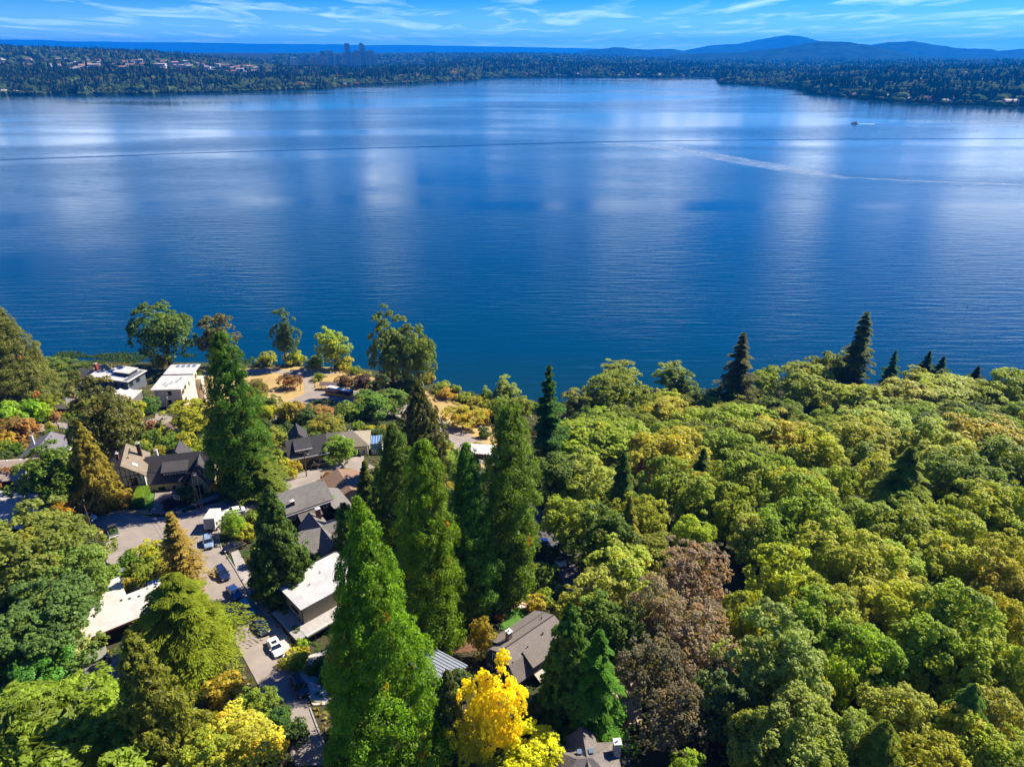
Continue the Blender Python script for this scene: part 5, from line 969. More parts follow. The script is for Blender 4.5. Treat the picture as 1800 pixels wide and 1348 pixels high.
# grey low roof with a big white chimney
h = house('grey_roofed_bungalow', 'bungalow with a low grey roof and one big white capped chimney', -107.5, 128.5, -16, 36.7)
part(h, 'wall', plain('redwood_wall', (.20, .10, .06)), lambda b: gwall(b, -10, 5.5, -4, 4, -3, 2.6, 1.4, 'x')); part(h, 'roof', shingle_mat('pale_grey_roofing', (.36, .33, .30), (.30, .28, .25)), lambda b: gable(b, -10, 5.5, -4, 4, 2.6, 1.4, 'x', ov=1.0))
o = part(h, 'chimney', plain('grey_brick', (.15, .15, .16)), lambda b: b.box(.2, 1.9, .4, 1.5, 2.6, 6.0)); part(o, 'chimney_cap', M_TRIM, lambda b: (b.box(.1, .4, .3, 1.6, 6.0, 6.5), b.box(1.7, 2.0, .3, 1.6, 6.0, 6.5), b.box(.4, 1.7, .3, .6, 6, 6.5), b.box(.4, 1.7, 1.3, 1.6, 6, 6.5)))
# craftsman house
M_OLV = plain('olive_siding', (.27, .22, .10)); M_BLK = shingle_mat('black_shingles', (.062, .056, .056), (.045, .042, .044))
h = house('craftsman_house', 'olive craftsman house with a dark roof, shed dormer and red garage door', -56.0, 168.0, 22, 27.6)
part(h, 'wall', M_OLV, lambda b: (gwall(b, -4.8, 4.8, -4.6, 4.6, -3.5, 4.6, 2.9, 'x'), gwall(b, -3.6, .8, 3.8, 10, -3, 4.4, 2.6, 'y'))); part(h, 'roof', M_BLK, lambda b: gable(b, -4.8, 4.8, -4.6, 4.6, 4.6, 2.9, 'x', ov=.6)); part(h, 'rear_roof', M_BLK, lambda b: gable(b, -3.6, .8, 4, 10, 4.4, 2.6, 'y', ov=.4))
dm = part(h, 'dormer', M_OLV, lambda b: b.prism([(-3.0, -3.6, 4.9), (-3.0, -3.6, 6.3), (-3.0, -.4, 7.3), (-3.0, -.4, 5)], (3.8, 0, 0))); part(dm, 'dormer_roof', M_BLK, lambda b: b.prism([(-3.4, -4.3, 6.15), (-3.4, -.1, 7.5), (-3.4, -.1, 7.7), (-3.4, -4.3, 6.35)][::-1], (4.6, 0, 0))); part(dm, 'eave_trim', M_TRIM, lambda b: b.box(-3.4, 1.2, -4.42, -4.3, 6.1, 6.4))
part(h, 'eave_trim', M_TRIM, lambda b: b.box(-5.4, 5.4, -5.3, -5.2, 4.25, 4.5)); part(h, 'porch', M_OLV, lambda b: (gwall(b, -.2, 2.0, -6.2, -4.6, 2.0, 2.2, 1.0, 'y'), b.box(-.1, .15, -6.2, -5.9, -2, 2), b.box(1.7, 1.95, -6.2, -5.9, -2, 2))); part(h, 'porch_roof', M_BLK, lambda b: gable(b, -.2, 2.0, -6.2, -4.4, 2.2, 1.0, 'y', ov=.4, th=.12))
part(h, 'garage_door', plain('red_garage_paint', (.16, .025, .018), .5), lambda b: [b.box(2.2, 4.4, -4.7, -4.6, -2.6 + i * .5, -2.15 + i * .5) for i in range(4)]); part(h, 'front_steps', M_CONC, lambda b: [b.box(-.1, 1.8, -7.4 + i * .35, -6.1, -3.5, -3.0 + i * .3) for i in range(4)])
bwindow(h, 'front', (4.8, 4.6), 3.3, 1.4, 1.3, 1.1, 1, 1); bwindow(h, 'front', (4.8, 4.6), -2.3, .7, 1.6, 1.5, 2, 1); bwindow(h, 'front', (4.8, 4.6), -3.9, .9, .7, 1.2, 1, 1); bwindow(h, 'front', (4.8, 4.6), 3.0, -.6, .6, .5, 1, 1) if False else None
bwindow(h, 'right', (4.8, 4.6), 0, 1.2, 1.2, 1.2, 2, 1); part(h, 'stone_pier', M_TRIM, lambda b: (b.box(4.82, 5.0, -4.5, -3.9, -3, 2.2),))
# beige hipped house with glazed sunroom
h = house('beige_hipped_house', 'beige hip roofed house with a blue glazed sunroom at its right end', -47.8, 180.2, 8, 24.1)
part(h, 'wall', M_CREAM, lambda b: b.box(-5.8, 5.8, -4, 4, -3, 3.6)); part(h, 'roof', M_RB, lambda b: hiproof(b, -5.8, 5.8, -4, 4, 3.6, 2.6, .7)); vents(h, [(-1, -1.5, 5.4), (-.6, -1.9, 5.1), (.6, .3, 6.0), (1.4, .3, 6.0)], .12, .25, M_TRIM)
o = part(h, 'sunroom', M_TRIM, lambda b: (b.box(6.6, 9.8, -2.4, 2.6, -3, .9), [b.box(6.6 + i * .78, 6.66 + i * .78, -2.4, 2.6, 2.8, 2.9) for i in range(5)])); part(o, 'glazing', mat('blue_glazing', (.10, .2, .36), .1, spec=.9), lambda b: b.box(6.65, 9.75, -2.35, 2.55, .9, 2.8))
bwindow(h, 'front', (5.8, 4), 2.4, .6, 1.8, 1.5, 2, 1, plain('blue_frame', (.12, .3, .5))); bwindow(h, 'front', (5.8, 4), 4.6, .9, .9, 1.0, 1, 1)
# big dark brown house with grey roof
M_DBR = plain('dark_brown_siding', (.065, .038, .028), .85)
h = house('dark_brown_house', 'two storey dark brown house with white framed windows under a long grey roof', -46.2, 132.4, 35, 34.4)
part(h, 'wall', M_DBR, lambda b: (gwall(b, -5, 4.6, -3.6, 4.4, -3, 5.6, 1.9, 'x'), b.box(-2.8, 1.4, -5.6, -3.6, -3, 3.9), b.box(4.6, 8.6, -4.8, 4.2, -3, 1.8)))
part(h, 'roof', M_RG, lambda b: gable(b, -5, 4.6, -3.6, 4.4, 5.6, 1.9, 'x', ov=.55)); part(h, 'bay_roof', shingle_mat('worn_grey_shingles', (.15, .13, .11), (.10, .085, .075)), lambda b: b.prism([(-3.2, -6.1, 3.8), (-3.2, -3.4, 4.9), (-3.2, -3.4, 5.1), (-3.2, -6.1, 4.0)][::-1], (5.0, 0, 0)))
part(h, 'side_roof', M_RG, lambda b: b.prism([(4.5, -5.4, 3.7), (9.6, -5.4, 1.5), (9.6, -5.4, 1.75), (4.5, -5.4, 3.95)], (0, 10.4, 0)))
for x in (-1.8, -.7, .5): bwindow(h, 'front', (5, 5.6), x, 1.2, .85, 1.7 if x == -.7 else 1.2, 1, 1)
bwindow(h, 'front', (5, 3.6), 3.2, 3.8, .7, .8, 1, 1); bwindow(h, 'front', (5, 3.6), -4, 3.4, .9, .9, 1, 1); bwindow(h, 'left', (5, 3.6), 0, 3.2, 1.0, 1.1, 1, 1)
chimney(h, -3.4, -2.4, 5, 7.3, .8, .6, plain('dark_red_brick', (.1, .05, .04)), M_TRIM); vents(h, [(-4 + i * 1.9, 1.3, 7.0) for i in range(5)], .2, .12, M_TRIM); part(h, 'gutter', M_TRIM, lambda b: b.box(-5.6, 5.2, -4.25, -4.13, 5.0, 5.2))
part(h, 'deck', M_DTRIM, lambda b: (b.box(1.6, 5, -6.6, -3.7, .2, .35), b.box(1.6, 5, -6.6, -6.5, .35, 1.2), b.box(1.6, 1.7, -6.6, -6.5, -3, .3), b.box(4.9, 5, -6.6, -6.5, -3, .3)))
# low brown roofed house
h = house('brown_roofed_house', 'low tan house with a plain brown roof partly hidden by sequoias', -41.5, 146.2, 30, 31.0)
part(h, 'wall', plain('tan_wall', (.42, .32, .22)), lambda b: gwall(b, -3.2, 5, -4.5, 5, -3, 2.9, 1.4, 'y')); part(h, 'roof', M_RBR, lambda b: gable(b, -3.2, 5, -4.5, 5, 2.9, 1.4, 'y', ov=.7)); bwindow(h, 'left', (3.2, 4.5), -1.5, 1.0, 1.2, 1.0, 2, 1); bwindow(h, 'left', (3.2, 4.5), 2, 1.0, 1.2, 1.0, 2, 1)
# grey brown cross gabled house
h = house('cross_gabled_house', 'cross gabled house with a mottled grey brown roof and a brick chimney', -39.6, 119.0, 36, 35.8)
part(h, 'wall', plain('grey_siding', (.2, .17, .14)), lambda b: (gwall(b, -5.5, 6, -4, 4, -3, 3.4, 2.2, 'x'), gwall(b, -1.8, 3, -6.5, 6, -3, 3.4, 2.2, 'y')))
part(h, 'roof', M_RG, lambda b: (gable(b, -5.5, 6, -4, 4, 3.4, 2.2, 'x', ov=.5),)); part(h, 'cross_roof', M_RG, lambda b: gable(b, -1.8, 3, -6.5, 6, 3.42, 2.25, 'y', ov=.45)); chimney(h, 2.0, 5.0, 4, 6.9, .9, .7, plain('chimney_red', (.16, .07, .05)), M_TRIM); vents(h, [(-3, 1, 5.1), (-4, -1.4, 4.8), (4, -1, 5.2), (.2, -4, 5.4)], .12, .2, M_DTRIM)
bwindow(h, 'left', (5.5, 4), 0, 1, 1.2, 1.1, 2, 1)
# white flat roofed modern house with terrace
M_KHAKI = plain('khaki_siding', (.36, .30, .20), .8); M_MEM2 = mat('weathered_white_roofing', (.52, .50, .48), .6, (.36, .36, .36), .35, detail=9)
h = house('flat_roofed_house', 'khaki modern house with a large flat white roof and lower terrace', -34.4, 98.8, 44, 38.6)
part(h, 'wall', M_KHAKI, lambda b: b.box(-5.2, 6.2, -3.9, 4.2, -3, 6.35)); part(h, 'roof', M_MEM2, lambda b: b.box(-5.7, 6.9, -4.5, 4.8, 6.5, 6.62)); part(h, 'fascia', M_DTRIM, lambda b: (b.box(-5.75, 6.95, -4.55, 4.85, 6.35, 6.5),)); part(h, 'parapet_edge', M_DTRIM, lambda b: (b.box(-5.75, 6.95, 4.8, 4.95, 6.5, 6.85), b.box(6.9, 7.0, -4.5, 4.8, 6.5, 6.75)))
part(h, 'terrace', plain('terrace_membrane', (.42, .39, .36)), lambda b: b.box(-6.4, 6.6, -6.6, -3.95, 2.7, 2.9)); part(h, 'terrace_wall', M_KHAKI, lambda b: b.box(-6.2, 6.2, -6.1, -3.95, 1.6, 2.7)); part(h, 'terrace_lip', plain('pale_lip', (.6, .55, .48)), lambda b: b.box(-6.4, 3, -7.0, -6.6, 2.75, 3.05))
part(h, 'terrace_side', plain('terrace_membrane_2', (.36, .34, .32)), lambda b: b.box(-8, -5.25, -6.6, 2.5, 2.65, 2.85)); part(h, 'pergola', M_DTRIM, lambda b: (b.box(-8.1, -6.4, -6.9, -6.7, 2.4, 2.8), [b.box(x, x + .16, -6.95, -6.8, -3, 2.4) for x in (-8, -5, -1.5, 2, 5.5)], b.box(-8, 6.2, -6.95, -6.8, -.8, -.6), b.box(-8.1, -7.9, -6.9, 2.5, 2.3, 2.7)))
part(h, 'clerestory', M_GLASS, lambda b: b.box(-4.6, .6, -3.98, -3.88, 5.5, 6.2)); bwindow(h, 'left', (5.2, 3.9), -1.2, 4.0, 2.2, .5, 1, 1, M_DTRIM); bwindow(h, 'front', (5, 3.9), 3.4, 3.6, 1.2, 1.6, 1, 1, M_DTRIM); bwindow(h, 'front', (5, 3.9), 5.0, 3.2, .9, 1.9, 1, 1, M_DTRIM)
part(h, 'downpipe', M_DTRIM, lambda b: b.box(-5.36, -5.24, -4.02, -3.9, 2.9, 6.35)); vents(h, [(-1.5, 0, 6.6), (1.5, 1.6, 6.6), (-4, 2.2, 6.6), (-2.5, 2.8, 6.6)], .07, .25, M_DTRIM); part(h, 'lower_wall', M_DTRIM, lambda b: b.box(-5.8, 6, -5.2, -3.95, -3, 1.6))
# dark shingled gambrel house
M_SH = plain('charcoal_shingle_wall', (.035, .034, .036), .85, (.05, .048, .05), 5); M_GR = shingle_mat('warm_grey_shingles', (.20, .17, .15), (.17, .145, .13))
h = house('gambrel_house', 'dark shingled house with a grey gambrel roof beside the round lawn', 2.2, 87.6, 42, 37.5)
def gam(b, x0, x1, d, zb, z, ov=0.0):
    b.prism([(x0, -d, zb), (x0, -d, z), (x0, -d * .62, z + 2.0), (x0, 0, z + 3.0), (x0, d * .62, z + 2.0), (x0, d, z), (x0, d, zb)], (x1 - x0, 0, 0))
part(h, 'wall', M_SH, lambda b: gam(b, -5.4, 6.2, 3.7, -3, 3.0))
def gamr(b):
    th = .2; x0, x1 = -5.7, 6.6
    for sg in (1, -1):
        for (ya, za), (yb, zb_) in (((4.3, 2.7), (2.35, 5.05)), ((2.4, 5.0), (0, 6.15))):
            p = [(x0, sg * ya, za), (x0, sg * yb, zb_), (x0, sg * yb, zb_ + th), (x0, sg * ya, za + th)]
            b.prism(p if sg < 0 else p[::-1], (x1 - x0, 0, 0))
    b.prism([(-2.5, -4.5, 4.0), (-2.5, -1.9, 5.55), (-2.5, -1.9, 5.75), (-2.5, -4.5, 4.2)][::-1], (9.2, 0, 0)); b.prism([(-4.0, 2.3, 5.2), (-4, 4.7, 3.9), (-4, 4.7, 4.1), (-4, 2.3, 5.4)][::-1], (10.6, 0, 0))
part(h, 'roof', M_GR, gamr); o = part(h, 'dormer', M_SH, lambda b: b.box(-2.2, 6.1, -3.9, -2.0, 2.6, 4.4)); part(h, 'rear_dormer', M_SH, lambda b: b.box(-3.7, 6.1, 2.0, 4.0, 2.6, 4.2))
for y, z, w, hh in ((-.6, 3.2, 1.1, 1.4), (1.5, 3.3, .7, 1.3), (-2.3, 3.0, .6, 1.0), (.3, .3, 1.2, 1.1), (2.6, .2, .9, 1.1)): bwindow(h, 'left', (5.4, 3.7), y, z, w, hh, 2, 1)
bwindow(h, 'front', (5.4, 3.9), -.6, 3.0, .9, .9, 2, 1); bwindow(h, 'front', (5.4, 3.9), 3.2, 3.0, .9, .9, 2, 1); chimney(h, -2.2, 1.6, 4.6, 7.2, .8, .8, plain('tan_brick', (.3, .22, .16), .9, (.2, .13, .09), 7), M_TRIM); vents(h, [(4.8, 1.2, 5.9), (2.6, -1.4, 5.8), (-1.2, -1.8, 5.6), (-4.8, -2.2, 5.1)], .1, .2, M_DTRIM)
part(h, 'ridge_cap', M_DTRIM, lambda b: b.box(-5.7, 6.6, -.08, .08, 6.32, 6.42)); part(h, 'deck', plain('deck_boards', (.3, .24, .2)), lambda b: b.box(-3.2, 2, -6.2, -3.75, -.3, -.1)); part(h, 'awning', plain('awning', (.5, .42, .36)), lambda b: b.prism([(-2, -5.6, 1.6), (-2, -3.8, 2.4), (-2, -3.8, 2.5), (-2, -5.6, 1.7)][::-1], (3.2, 0, 0)))
# metal roofed shed
h = thing('garden_shed', 'pale shed with a standing seam metal roof left of the orange tree', 'shed', (-11.6, 83.2, 38.9), R(-36))
part(h, 'wall', plain('pale_shed_wall', (.5, .47, .42)), lambda b: b.box(-3.8, 3.6, -1.9, 1.9, -2, 2.6)); part(h, 'roof', mat('zinc_roof', (.34, .37, .41), .45, (.28, .31, .36), 1.0, metal=.3), lambda b: b.prism([(-4.2, -2.4, 2.5), (4.0, -2.4, 3.1), (4.0, -2.4, 3.2), (-4.2, -2.4, 2.6)], (0, 4.8, 0)))
seam = MB(); seam.prism([(-4.2, -.04, 2.6), (4.0, -.04, 3.2), (4.0, -.04, 3.3), (-4.2, -.04, 2.7)], (0, .08, 0)); sm = seam.mesh('roof_seam', mat('zinc_seam', (.5, .53, .57), .4, metal=.3))
for i in range(9): link('roof_seam', sm, h, (0, -2.2 + i * .55, 0.0))
bwindow(h, 'right', (3.6, 1.9), 0, .9, 1.6, 1.1, 2, 1)
# white roofed modern house at the bottom left, with deck
M_CHAR = plain('charcoal_siding', (.022, .022, .024))
h = house('white_roofed_house', 'black walled modern house with an L shaped white flat roof and a sand coloured deck', -67.0, 90.6, 38, 41.9)
part(h, 'wall', M_CHAR, lambda b: (b.box(-5.6, 6.2, -3.4, 2.6, -3, 3.4), b.box(-1.5, 3.2, 2.6, 8.2, -3, 3.4), b.box(6.2, 8.6, .0, 3.6, -3, 3.2))); part(h, 'roof', M_MEM, lambda b: (b.box(-6.4, 6.8, -4.2, 3.0, 3.4, 3.6), b.box(-2.0, 3.4, 3.0, 8.8, 3.4, 3.6), b.box(6.8, 9.4, -.6, 4.2, 3.3, 3.5)))
part(h, 'fascia', plain('rust_fascia', (.22, .06, .04)), lambda b: b.box(-6.45, 6.85, -4.26, -4.2, 3.25, 3.6)); bwindow(h, 'front', (5.6, 3.4), -3.4, .6, 2.2, 1.8, 2, 1, M_DTRIM); part(h, 'deck', M_SAND, lambda b: b.box(3.5, 9.0, 4.2, 11, -.6, -.3)); part(h, 'deck_rail', M_DTRIM, lambda b: (b.box(8.95, 9.05, 4.2, 11, -.3, .6), b.box(3.5, 9, 10.95, 11.05, -.3, .6))); vents(h, [(2.4, 2, 3.5), (3.6, 1.6, 3.5), (5, 1.2, 3.5), (6.6, 2.4, 3.4), (7.8, 2.2, 3.4)], .16, .12, M_DTRIM); vents(h, [(-5.2, -2.8, 3.5)], .1, .2)
# grey gabled roof, lean-to and reddish roof below it
h = house('grey_gabled_cottage', 'dark cottage with a mossy grey gable roof below the black modern house', -62.9, 75.6, 36, 43.4)
part(h, 'wall', plain('dark_boards', (.05, .045, .04)), lambda b: gwall(b, -3.4, 6, -2.6, 2.6, -3, 2.7, 1.0, 'x')); part(h, 'roof', shingle_mat('mossy_grey_shingles', (.22, .21, .18), (.13, .125, .11)), lambda b: gable(b, -3.4, 6, -2.6, 2.6, 2.7, 1.0, 'x', ov=.5)); part(h, 'lean_to_roof', plain('ribbed_roof', (.30, .30, .24)), lambda b: b.prism([(.5, 3.2, 2.6), (4, 3.2, 3.2), (4, 3.2, 3.35), (.5, 3.2, 2.75)], (0, 2.2, 0))); part(h, 'lean_to', M_CHAR, lambda b: b.box(.8, 3.8, 2.6, 5.2, -3, 2.5)); chimney(h, 4, 1.2, 2.5, 4.6, .4, .4); bwindow(h, 'left', (3.4, 2.6), 0, .3, 1, 1.2, 1, 1, M_DTRIM)
h = house('rust_roofed_house', 'house with a reddish brown roof carrying two long skylights, bottom left', -57.8, 67.2, 36, 44.0)
part(h, 'wall', plain('reddish_wall', (.14, .07, .045)), lambda b: b.box(-4.4, 3.4, -2.7, 2.9, -3, 2.5)); part(h, 'roof', shingle_mat('rust_shingles', (.30, .17, .11), (.22, .13, .09)), lambda b: b.prism([(-4.9, -3.2, 2.5), (3.9, -3.2, 2.9), (3.9, -3.2, 3.1), (-4.9, -3.2, 2.7)], (0, 6.6, 0)))
for y in (-1.6, 1.5): o = part(h, 'skylight', M_TRIM, lambda b: b.box(-2.6, .9, y - .5, y + .5, 2.95, 3.12)); part(o, 'pane', M_SKYL, lambda b: b.box(-2.45, .75, y - .32, y + .32, 3.1, 3.16))
chimney(h, 2.0, .5, 2.6, 4.3, .8, .8, plain('dark_flue', (.04, .04, .045)))
# roofs cut by the bottom edge
h = house('stone_roofed_house', 'house with a hipped mottled grey roof and white capped chimney at the bottom edge', 9.8, 63.4, 4, 42.2)
M_STN = shingle_mat('mottled_slate', (.20, .17, .15), (.11, .095, .09)); part(h, 'wall', plain('grey_wall', (.2, .18, .16)), lambda b: b.box(-4.8, 4.0, -4, 2.8, -3, 2.6)); part(h, 'roof', M_STN, lambda b: hiproof(b, -4.8, 4.0, -4, 2.8, 2.6, 2.2)); part(h, 'cross_roof', M_STN, lambda b: gable(b, -1.8, 1.6, -1.5, 4.0, 2.9, 1.6, 'y', ov=.3)); part(h, 'cross_wall', plain('grey_wall_2', (.2, .18, .16)), lambda b: gwall(b, -1.7, 1.5, 2, 3.9, -3, 2.9, 1.5, 'y'))
chimney(h, 4.2, 1.2, -1, 5.2, .9, .9, plain('pale_stone', (.3, .28, .25)), M_TRIM)
for x in (-.9, .6): part(h, 'skylight', M_SKYL, lambda b: b.prism([(x - .3, .3, 4.15), (x + .3, .3, 4.15), (x + .3, 1.0, 4.15), (x - .3, 1.0, 4.15)], (0, 0, .45)))
h = house('corner_roofed_house', 'grey roof corner with a brick chimney cut off by the bottom edge', -42.2, 61.2, 34, 44.4)
part(h, 'wall', plain('grey_wall_3', (.3, .28, .26)), lambda b: b.box(-3, 3, -4, 1.6, -3, 2.4)); part(h, 'roof', shingle_mat('light_grey_shingles', (.33, .31, .29), (.25, .24, .22)), lambda b: gable(b, -3, 3, -4, 1.6, 2.4, 1.2, 'y')); chimney(h, -2.6, 2.4, -1, 4.6, .8, .8)
h = house('white_roofed_outbuilding', 'small low building with a plain white roof by the lower lake road', -10.0, 196.0, -10, 12.6)
part(h, 'wall', plain('brown_outbuilding', (.16, .1, .07)), lambda b: b.box(-4, 4, -2.6, 2.6, -3, 2.4)); part(h, 'roof', M_MEM, lambda b: b.prism([(-4.5, -3, 2.4), (4.5, -3, 2.4), (4.5, -3, 2.6), (-4.5, -3, 2.6)], (0, 6, 0)))
# bus shelter
x, y, z = onground(579, 684); h = thing('bus_shelter', 'open shelter with a brown pitched roof behind the bus', 'shelter', (x, y, z), R(-4))
part(h, 'roof', plain('shelter_roof', (.20, .15, .13)), lambda b: gable(b, -3.2, 3.2, -1.2, 1.2, 2.5, .7, 'x', ov=.4, th=.15))
pm = MB().box(-.08, .08, -.08, .08, 0, 2.5).mesh('post', M_DTRIM)
for a, b_ in ((-3, -1), (3, -1), (-3, 1), (3, 1), (0, -1)): link('post', pm, h, (a, b_, 0))
part(h, 'bench', M_DTRIM, lambda b: b.box(-2, 2, .6, 1.0, .4, .5))
# ---------------------------------------------------------------- vehicles
M_TYRE = mat('tyre_rubber', (.02, .02, .02), .9); M_RIM = mat('wheel_rim', (.4, .4, .42), .35, metal=.8); M_CARGLASS = mat('car_glass', (.012, .018, .03), .05, spec=1.0); M_HEAD = mat('headlight_glass', (.7, .72, .75), .15); M_TAIL = mat('tail_light', (.35, .01, .01), .3); M_PLAST = mat('black_plastic', (.015, .015, .016), .6)
def paint(n, c): 
    m = mat(n, c, .28, spec=.6); m.node_tree.nodes['Principled BSDF'].inputs['Coat Weight'].default_value = .6; return m
_tb = MB().tube((0, -.11, 0), (0, .11, 0), .33, .33, 16).mesh('tyre', M_TYRE); _rb = MB().tube((0, -.115, 0), (0, .115, 0), .2, .2, 10).mesh('rim', M_RIM)
def wheels(t_, xs, w, s=1.0):
    for x in xs:
        for sg in (1, -1):
            o = link('wheel', _tb, t_, (x, sg * (w / 2 - .1), .33 * s)); o.scale = (s, 1.1, s); link('rim', _rb, o, (0, 0, 0))
def loft(b, secs, mi=0, caps=True):
    """secs: list of closed rings of equal length"""
    n = len(secs[0]); i0 = len(b.v)
    for s in secs: b.v += [tuple(p) for p in s]
    for k in range(len(secs) - 1):
        for j in range(n):
            a, c = i0 + k * n + j, i0 + k * n + (j + 1) % n; b.f.append((a, c, c + n, a + n)); b.m.append(mi)
    if caps: b.f.append(tuple(range(i0, i0 + n))[::-1]); b.m.append(mi); b.f.append(tuple(range(i0 + (len(secs) - 1) * n, i0 + len(secs) * n))); b.m.append(mi)
def ring(x, w, z0, z1, r=.12): return [(x, -w + r * .3, z0), (x, w - r * .3, z0), (x, w, z0 + .2), (x, w, z1 - r), (x, w - r, z1), (x, -w + r, z1), (x, -w, z1 - r), (x, -w, z0 + .2)]
KINDS = {'sedan': (4.7, 1.84, [(-.5, .72, .35, .75), (-.47, .86, .25, .93), (-.3, .92, .2, .98), (0, .92, .2, .95), (.25, .92, .2, .93), (.40, .88, .22, .84), (.475, .76, .25, .70), (.5, .62, .35, .62)], (-.36, -.19, .08, .24), 1.42, .94),
         'suv': (4.7, 1.88, [(-.5, .80, .35, .95), (-.475, .88, .28, 1.08), (-.3, .94, .25, 1.1), (0, .94, .25, 1.06), (.27, .94, .25, 1.04), (.42, .90, .28, .96), (.48, .80, .3, .82), (.5, .68, .4, .72)], (-.475, -.40, .10, .26), 1.70, 1.05)}
def place(p, q):
    a, b_ = Vector(onground(*p)[:2]), Vector(onground(*q)[:2]); c = (a + b_) / 2; d = b_ - a; L_ = d.length; u = d.normalized() * 1.6
    z = (g(c.x + u.x, c.y + u.y) + g(c.x - u.x, c.y - u.y)) / 2; pitch = -math.atan2(g(c.x + u.x, c.y + u.y) - g(c.x - u.x, c.y - u.y), 3.2)
    return c.x, c.y, z, math.atan2(d.y, d.x), pitch
def car(kind, rear, front, pm, label, group='parked cars', sunroof=False, rails=False):
    L_, Wd, body, cab, zr, zb = KINDS[kind]; x, y, z, hd, pt = place(rear, front)
    t_ = thing('parked_car', label, 'car', (x, y, z + .12), 0, group); t_.rotation_euler = (0, pt, hd)
    b = MB(); loft(b, [ring(f * L_, w, a, c) for f, w, a, c in body]); b.build('body', pm, t_, smooth=False)
    x0, x1, x2, x3 = [c * L_ for c in cab]; h0 = .86; h1 = .66
    b = MB(); base = [(x0, -h0, zb - .06), (x3, -h0, zb - .08), (x3, h0, zb - .08), (x0, h0, zb - .06)]; top = [(x1, -h1, zr - .05), (x2, -h1, zr - .05), (x2, h1, zr - .05), (x1, h1, zr - .05)]
    loft(b, [base, top]); b.build('windows', M_CARGLASS, t_)
    b = MB(); loft(b, [[(px, py, zr - .06) for px, py in ((x1 - .12, -h1 - .03), (x2 + .1, -h1 - .03), (x2 + .1, h1 + .03), (x1 - .12, h1 + .03))], [(px, py, zr) for px, py in ((x1, -h1 + .1), (x2 - .05, -h1 + .1), (x2 - .05, h1 - .1), (x1, h1 - .1))]]); r_ = b.build('roof', pm, t_)
    if sunroof: b = MB(); b.box(x1 + .25, x2 - .3, -.42, .42, zr - .02, zr + .015); b.build('sunroof', M_CARGLASS, r_)
    if rails:
        for sg in (1, -1): b = MB(); b.box(x1, x2, sg * .6 - .025, sg * .6 + .025, zr + .02, zr + .07); b.build('roof_rail', M_PLAST, r_)
    for sg in (1, -1):
        for f0, f1 in ((x0 + .05, x1 + .02), (x3 - .05, x2), ((x1 + x2) / 2, (x1 + x2) / 2)):
            b = MB(); b.prism([(f0 - .05, sg * (h0 + .005), zb - .06), (f0 + .05, sg * (h0 + .005), zb - .06), (f1 + .05, sg * (h1 + .01), zr - .04), (f1 - .05, sg * (h1 + .01), zr - .04)], (0, sg * .02, 0)); b.build('window_pillar', pm, t_)
    wheels(t_, (-.30 * L_, .31 * L_), Wd, 1.0 if kind == 'sedan' else 1.08)
    for sg in (1, -1):
        b = MB(); b.prism([(.465 * L_, sg * .55, .62), (.5 * L_, sg * .5, .60), (.5 * L_, sg * .5, .72), (.455 * L_, sg * .62, .80)], (0, sg * .2, 0)); b.build('headlight', M_HEAD, t_)
        b = MB(); b.box(-.502 * L_, -.47 * L_, sg * .68 - .14, sg * .68 + .14, .72, .92); b.build('tail_light', M_TAIL, t_)
        b = MB(); b.box(x3 - .5, x3 - .3, sg * .98 - .1, sg * .98 + .1, zb - .02, zb + .12); b.build('mirror', pm, t_)
    b = MB(); b.box(.485 * L_, .505 * L_, -.45, .45, .38, .56); b.build('grille', M_PLAST, t_)
    return t_
PW, PN, PB, PK_, PS = paint('white_car_paint', (.80, .79, .76)), paint('navy_car_paint', (.012, .02, .06)), paint('blue_car_paint', (.02, .045, .14)), paint('black_car_paint', (.008, .008, .01)), paint('silver_blue_paint', (.22, .30, .40))
PT, PG, PR = paint('teal_car_paint', (.02, .28, .30)), paint('pale_silver_paint', (.55, .56, .58)), paint('red_car_paint', (.60, .015, .012))
GS = 'cars parked along the near street'
car('sedan', (476, 1126), (495, 1161), PW, 'white sedan with a dark sunroof parked at the near end of the row', GS, True)
car('sedan', (452, 1092), (469, 1122), PN, 'dark navy sedan right behind the white sedan with sunroof', GS)
car('suv', (428, 1064), (445, 1090), PT, 'teal car half hidden by the deodar branches', GS, rails=True)
car('sedan', (403, 1033), (424, 1062), PB, 'blue sedan nearest the teal and blue recycling bins', GS)
car('suv', (383, 1001), (402, 1027), PN, 'navy estate car at the far end of the row, below the silver blue one', GS, rails=True)
car('suv', (366, 945), (369, 973), PS, 'silver blue car with roof rails right behind the box truck', GS, rails=True)
car('sedan', (430, 900), (394, 906), PW, 'white sedan parked at the far kerb behind the box truck')
car('suv', (137, 911), (170, 918), PW, 'white estate car with a black sunroof left of the junction', sunroof=True)
car('sedan', (112, 901), (134, 908), PK_, 'black car nose to tail behind the white estate car at the left')
car('suv', (519, 1196), (537, 1229), PK_, 'black car with a blue tinted glass hatch under the giant sequoia edge')
car('sedan', (425, 962), (398, 972), PK_, 'black car in the driveway beside the clipped bright green tree')
car('suv', (975, 980), (992, 1004), PG, 'silver car parked half way up the dark ravine road', 'cars in the ravine')
car('sedan', (952, 950), (965, 972), paint('deep_blue_paint', (.01, .05, .30)), 'deep blue car in the shade farther up the ravine road', 'cars in the ravine')
car('suv', (1012, 1042), (1015, 1070), PG, 'silver car with blue glass below the ravine street lamp', 'cars in the ravine')
car('sedan', (1086, 1256), (1093, 1284), PR, 'red car on the sandy driveway between the hemlock and copper beech')
car('sedan', (22, 775), (45, 771), PW, 'white car behind the rust coloured bushes at the left edge')
car('sedan', (205, 683), (197, 700), PW, 'white car in front of the slate grey house, beside its carport')
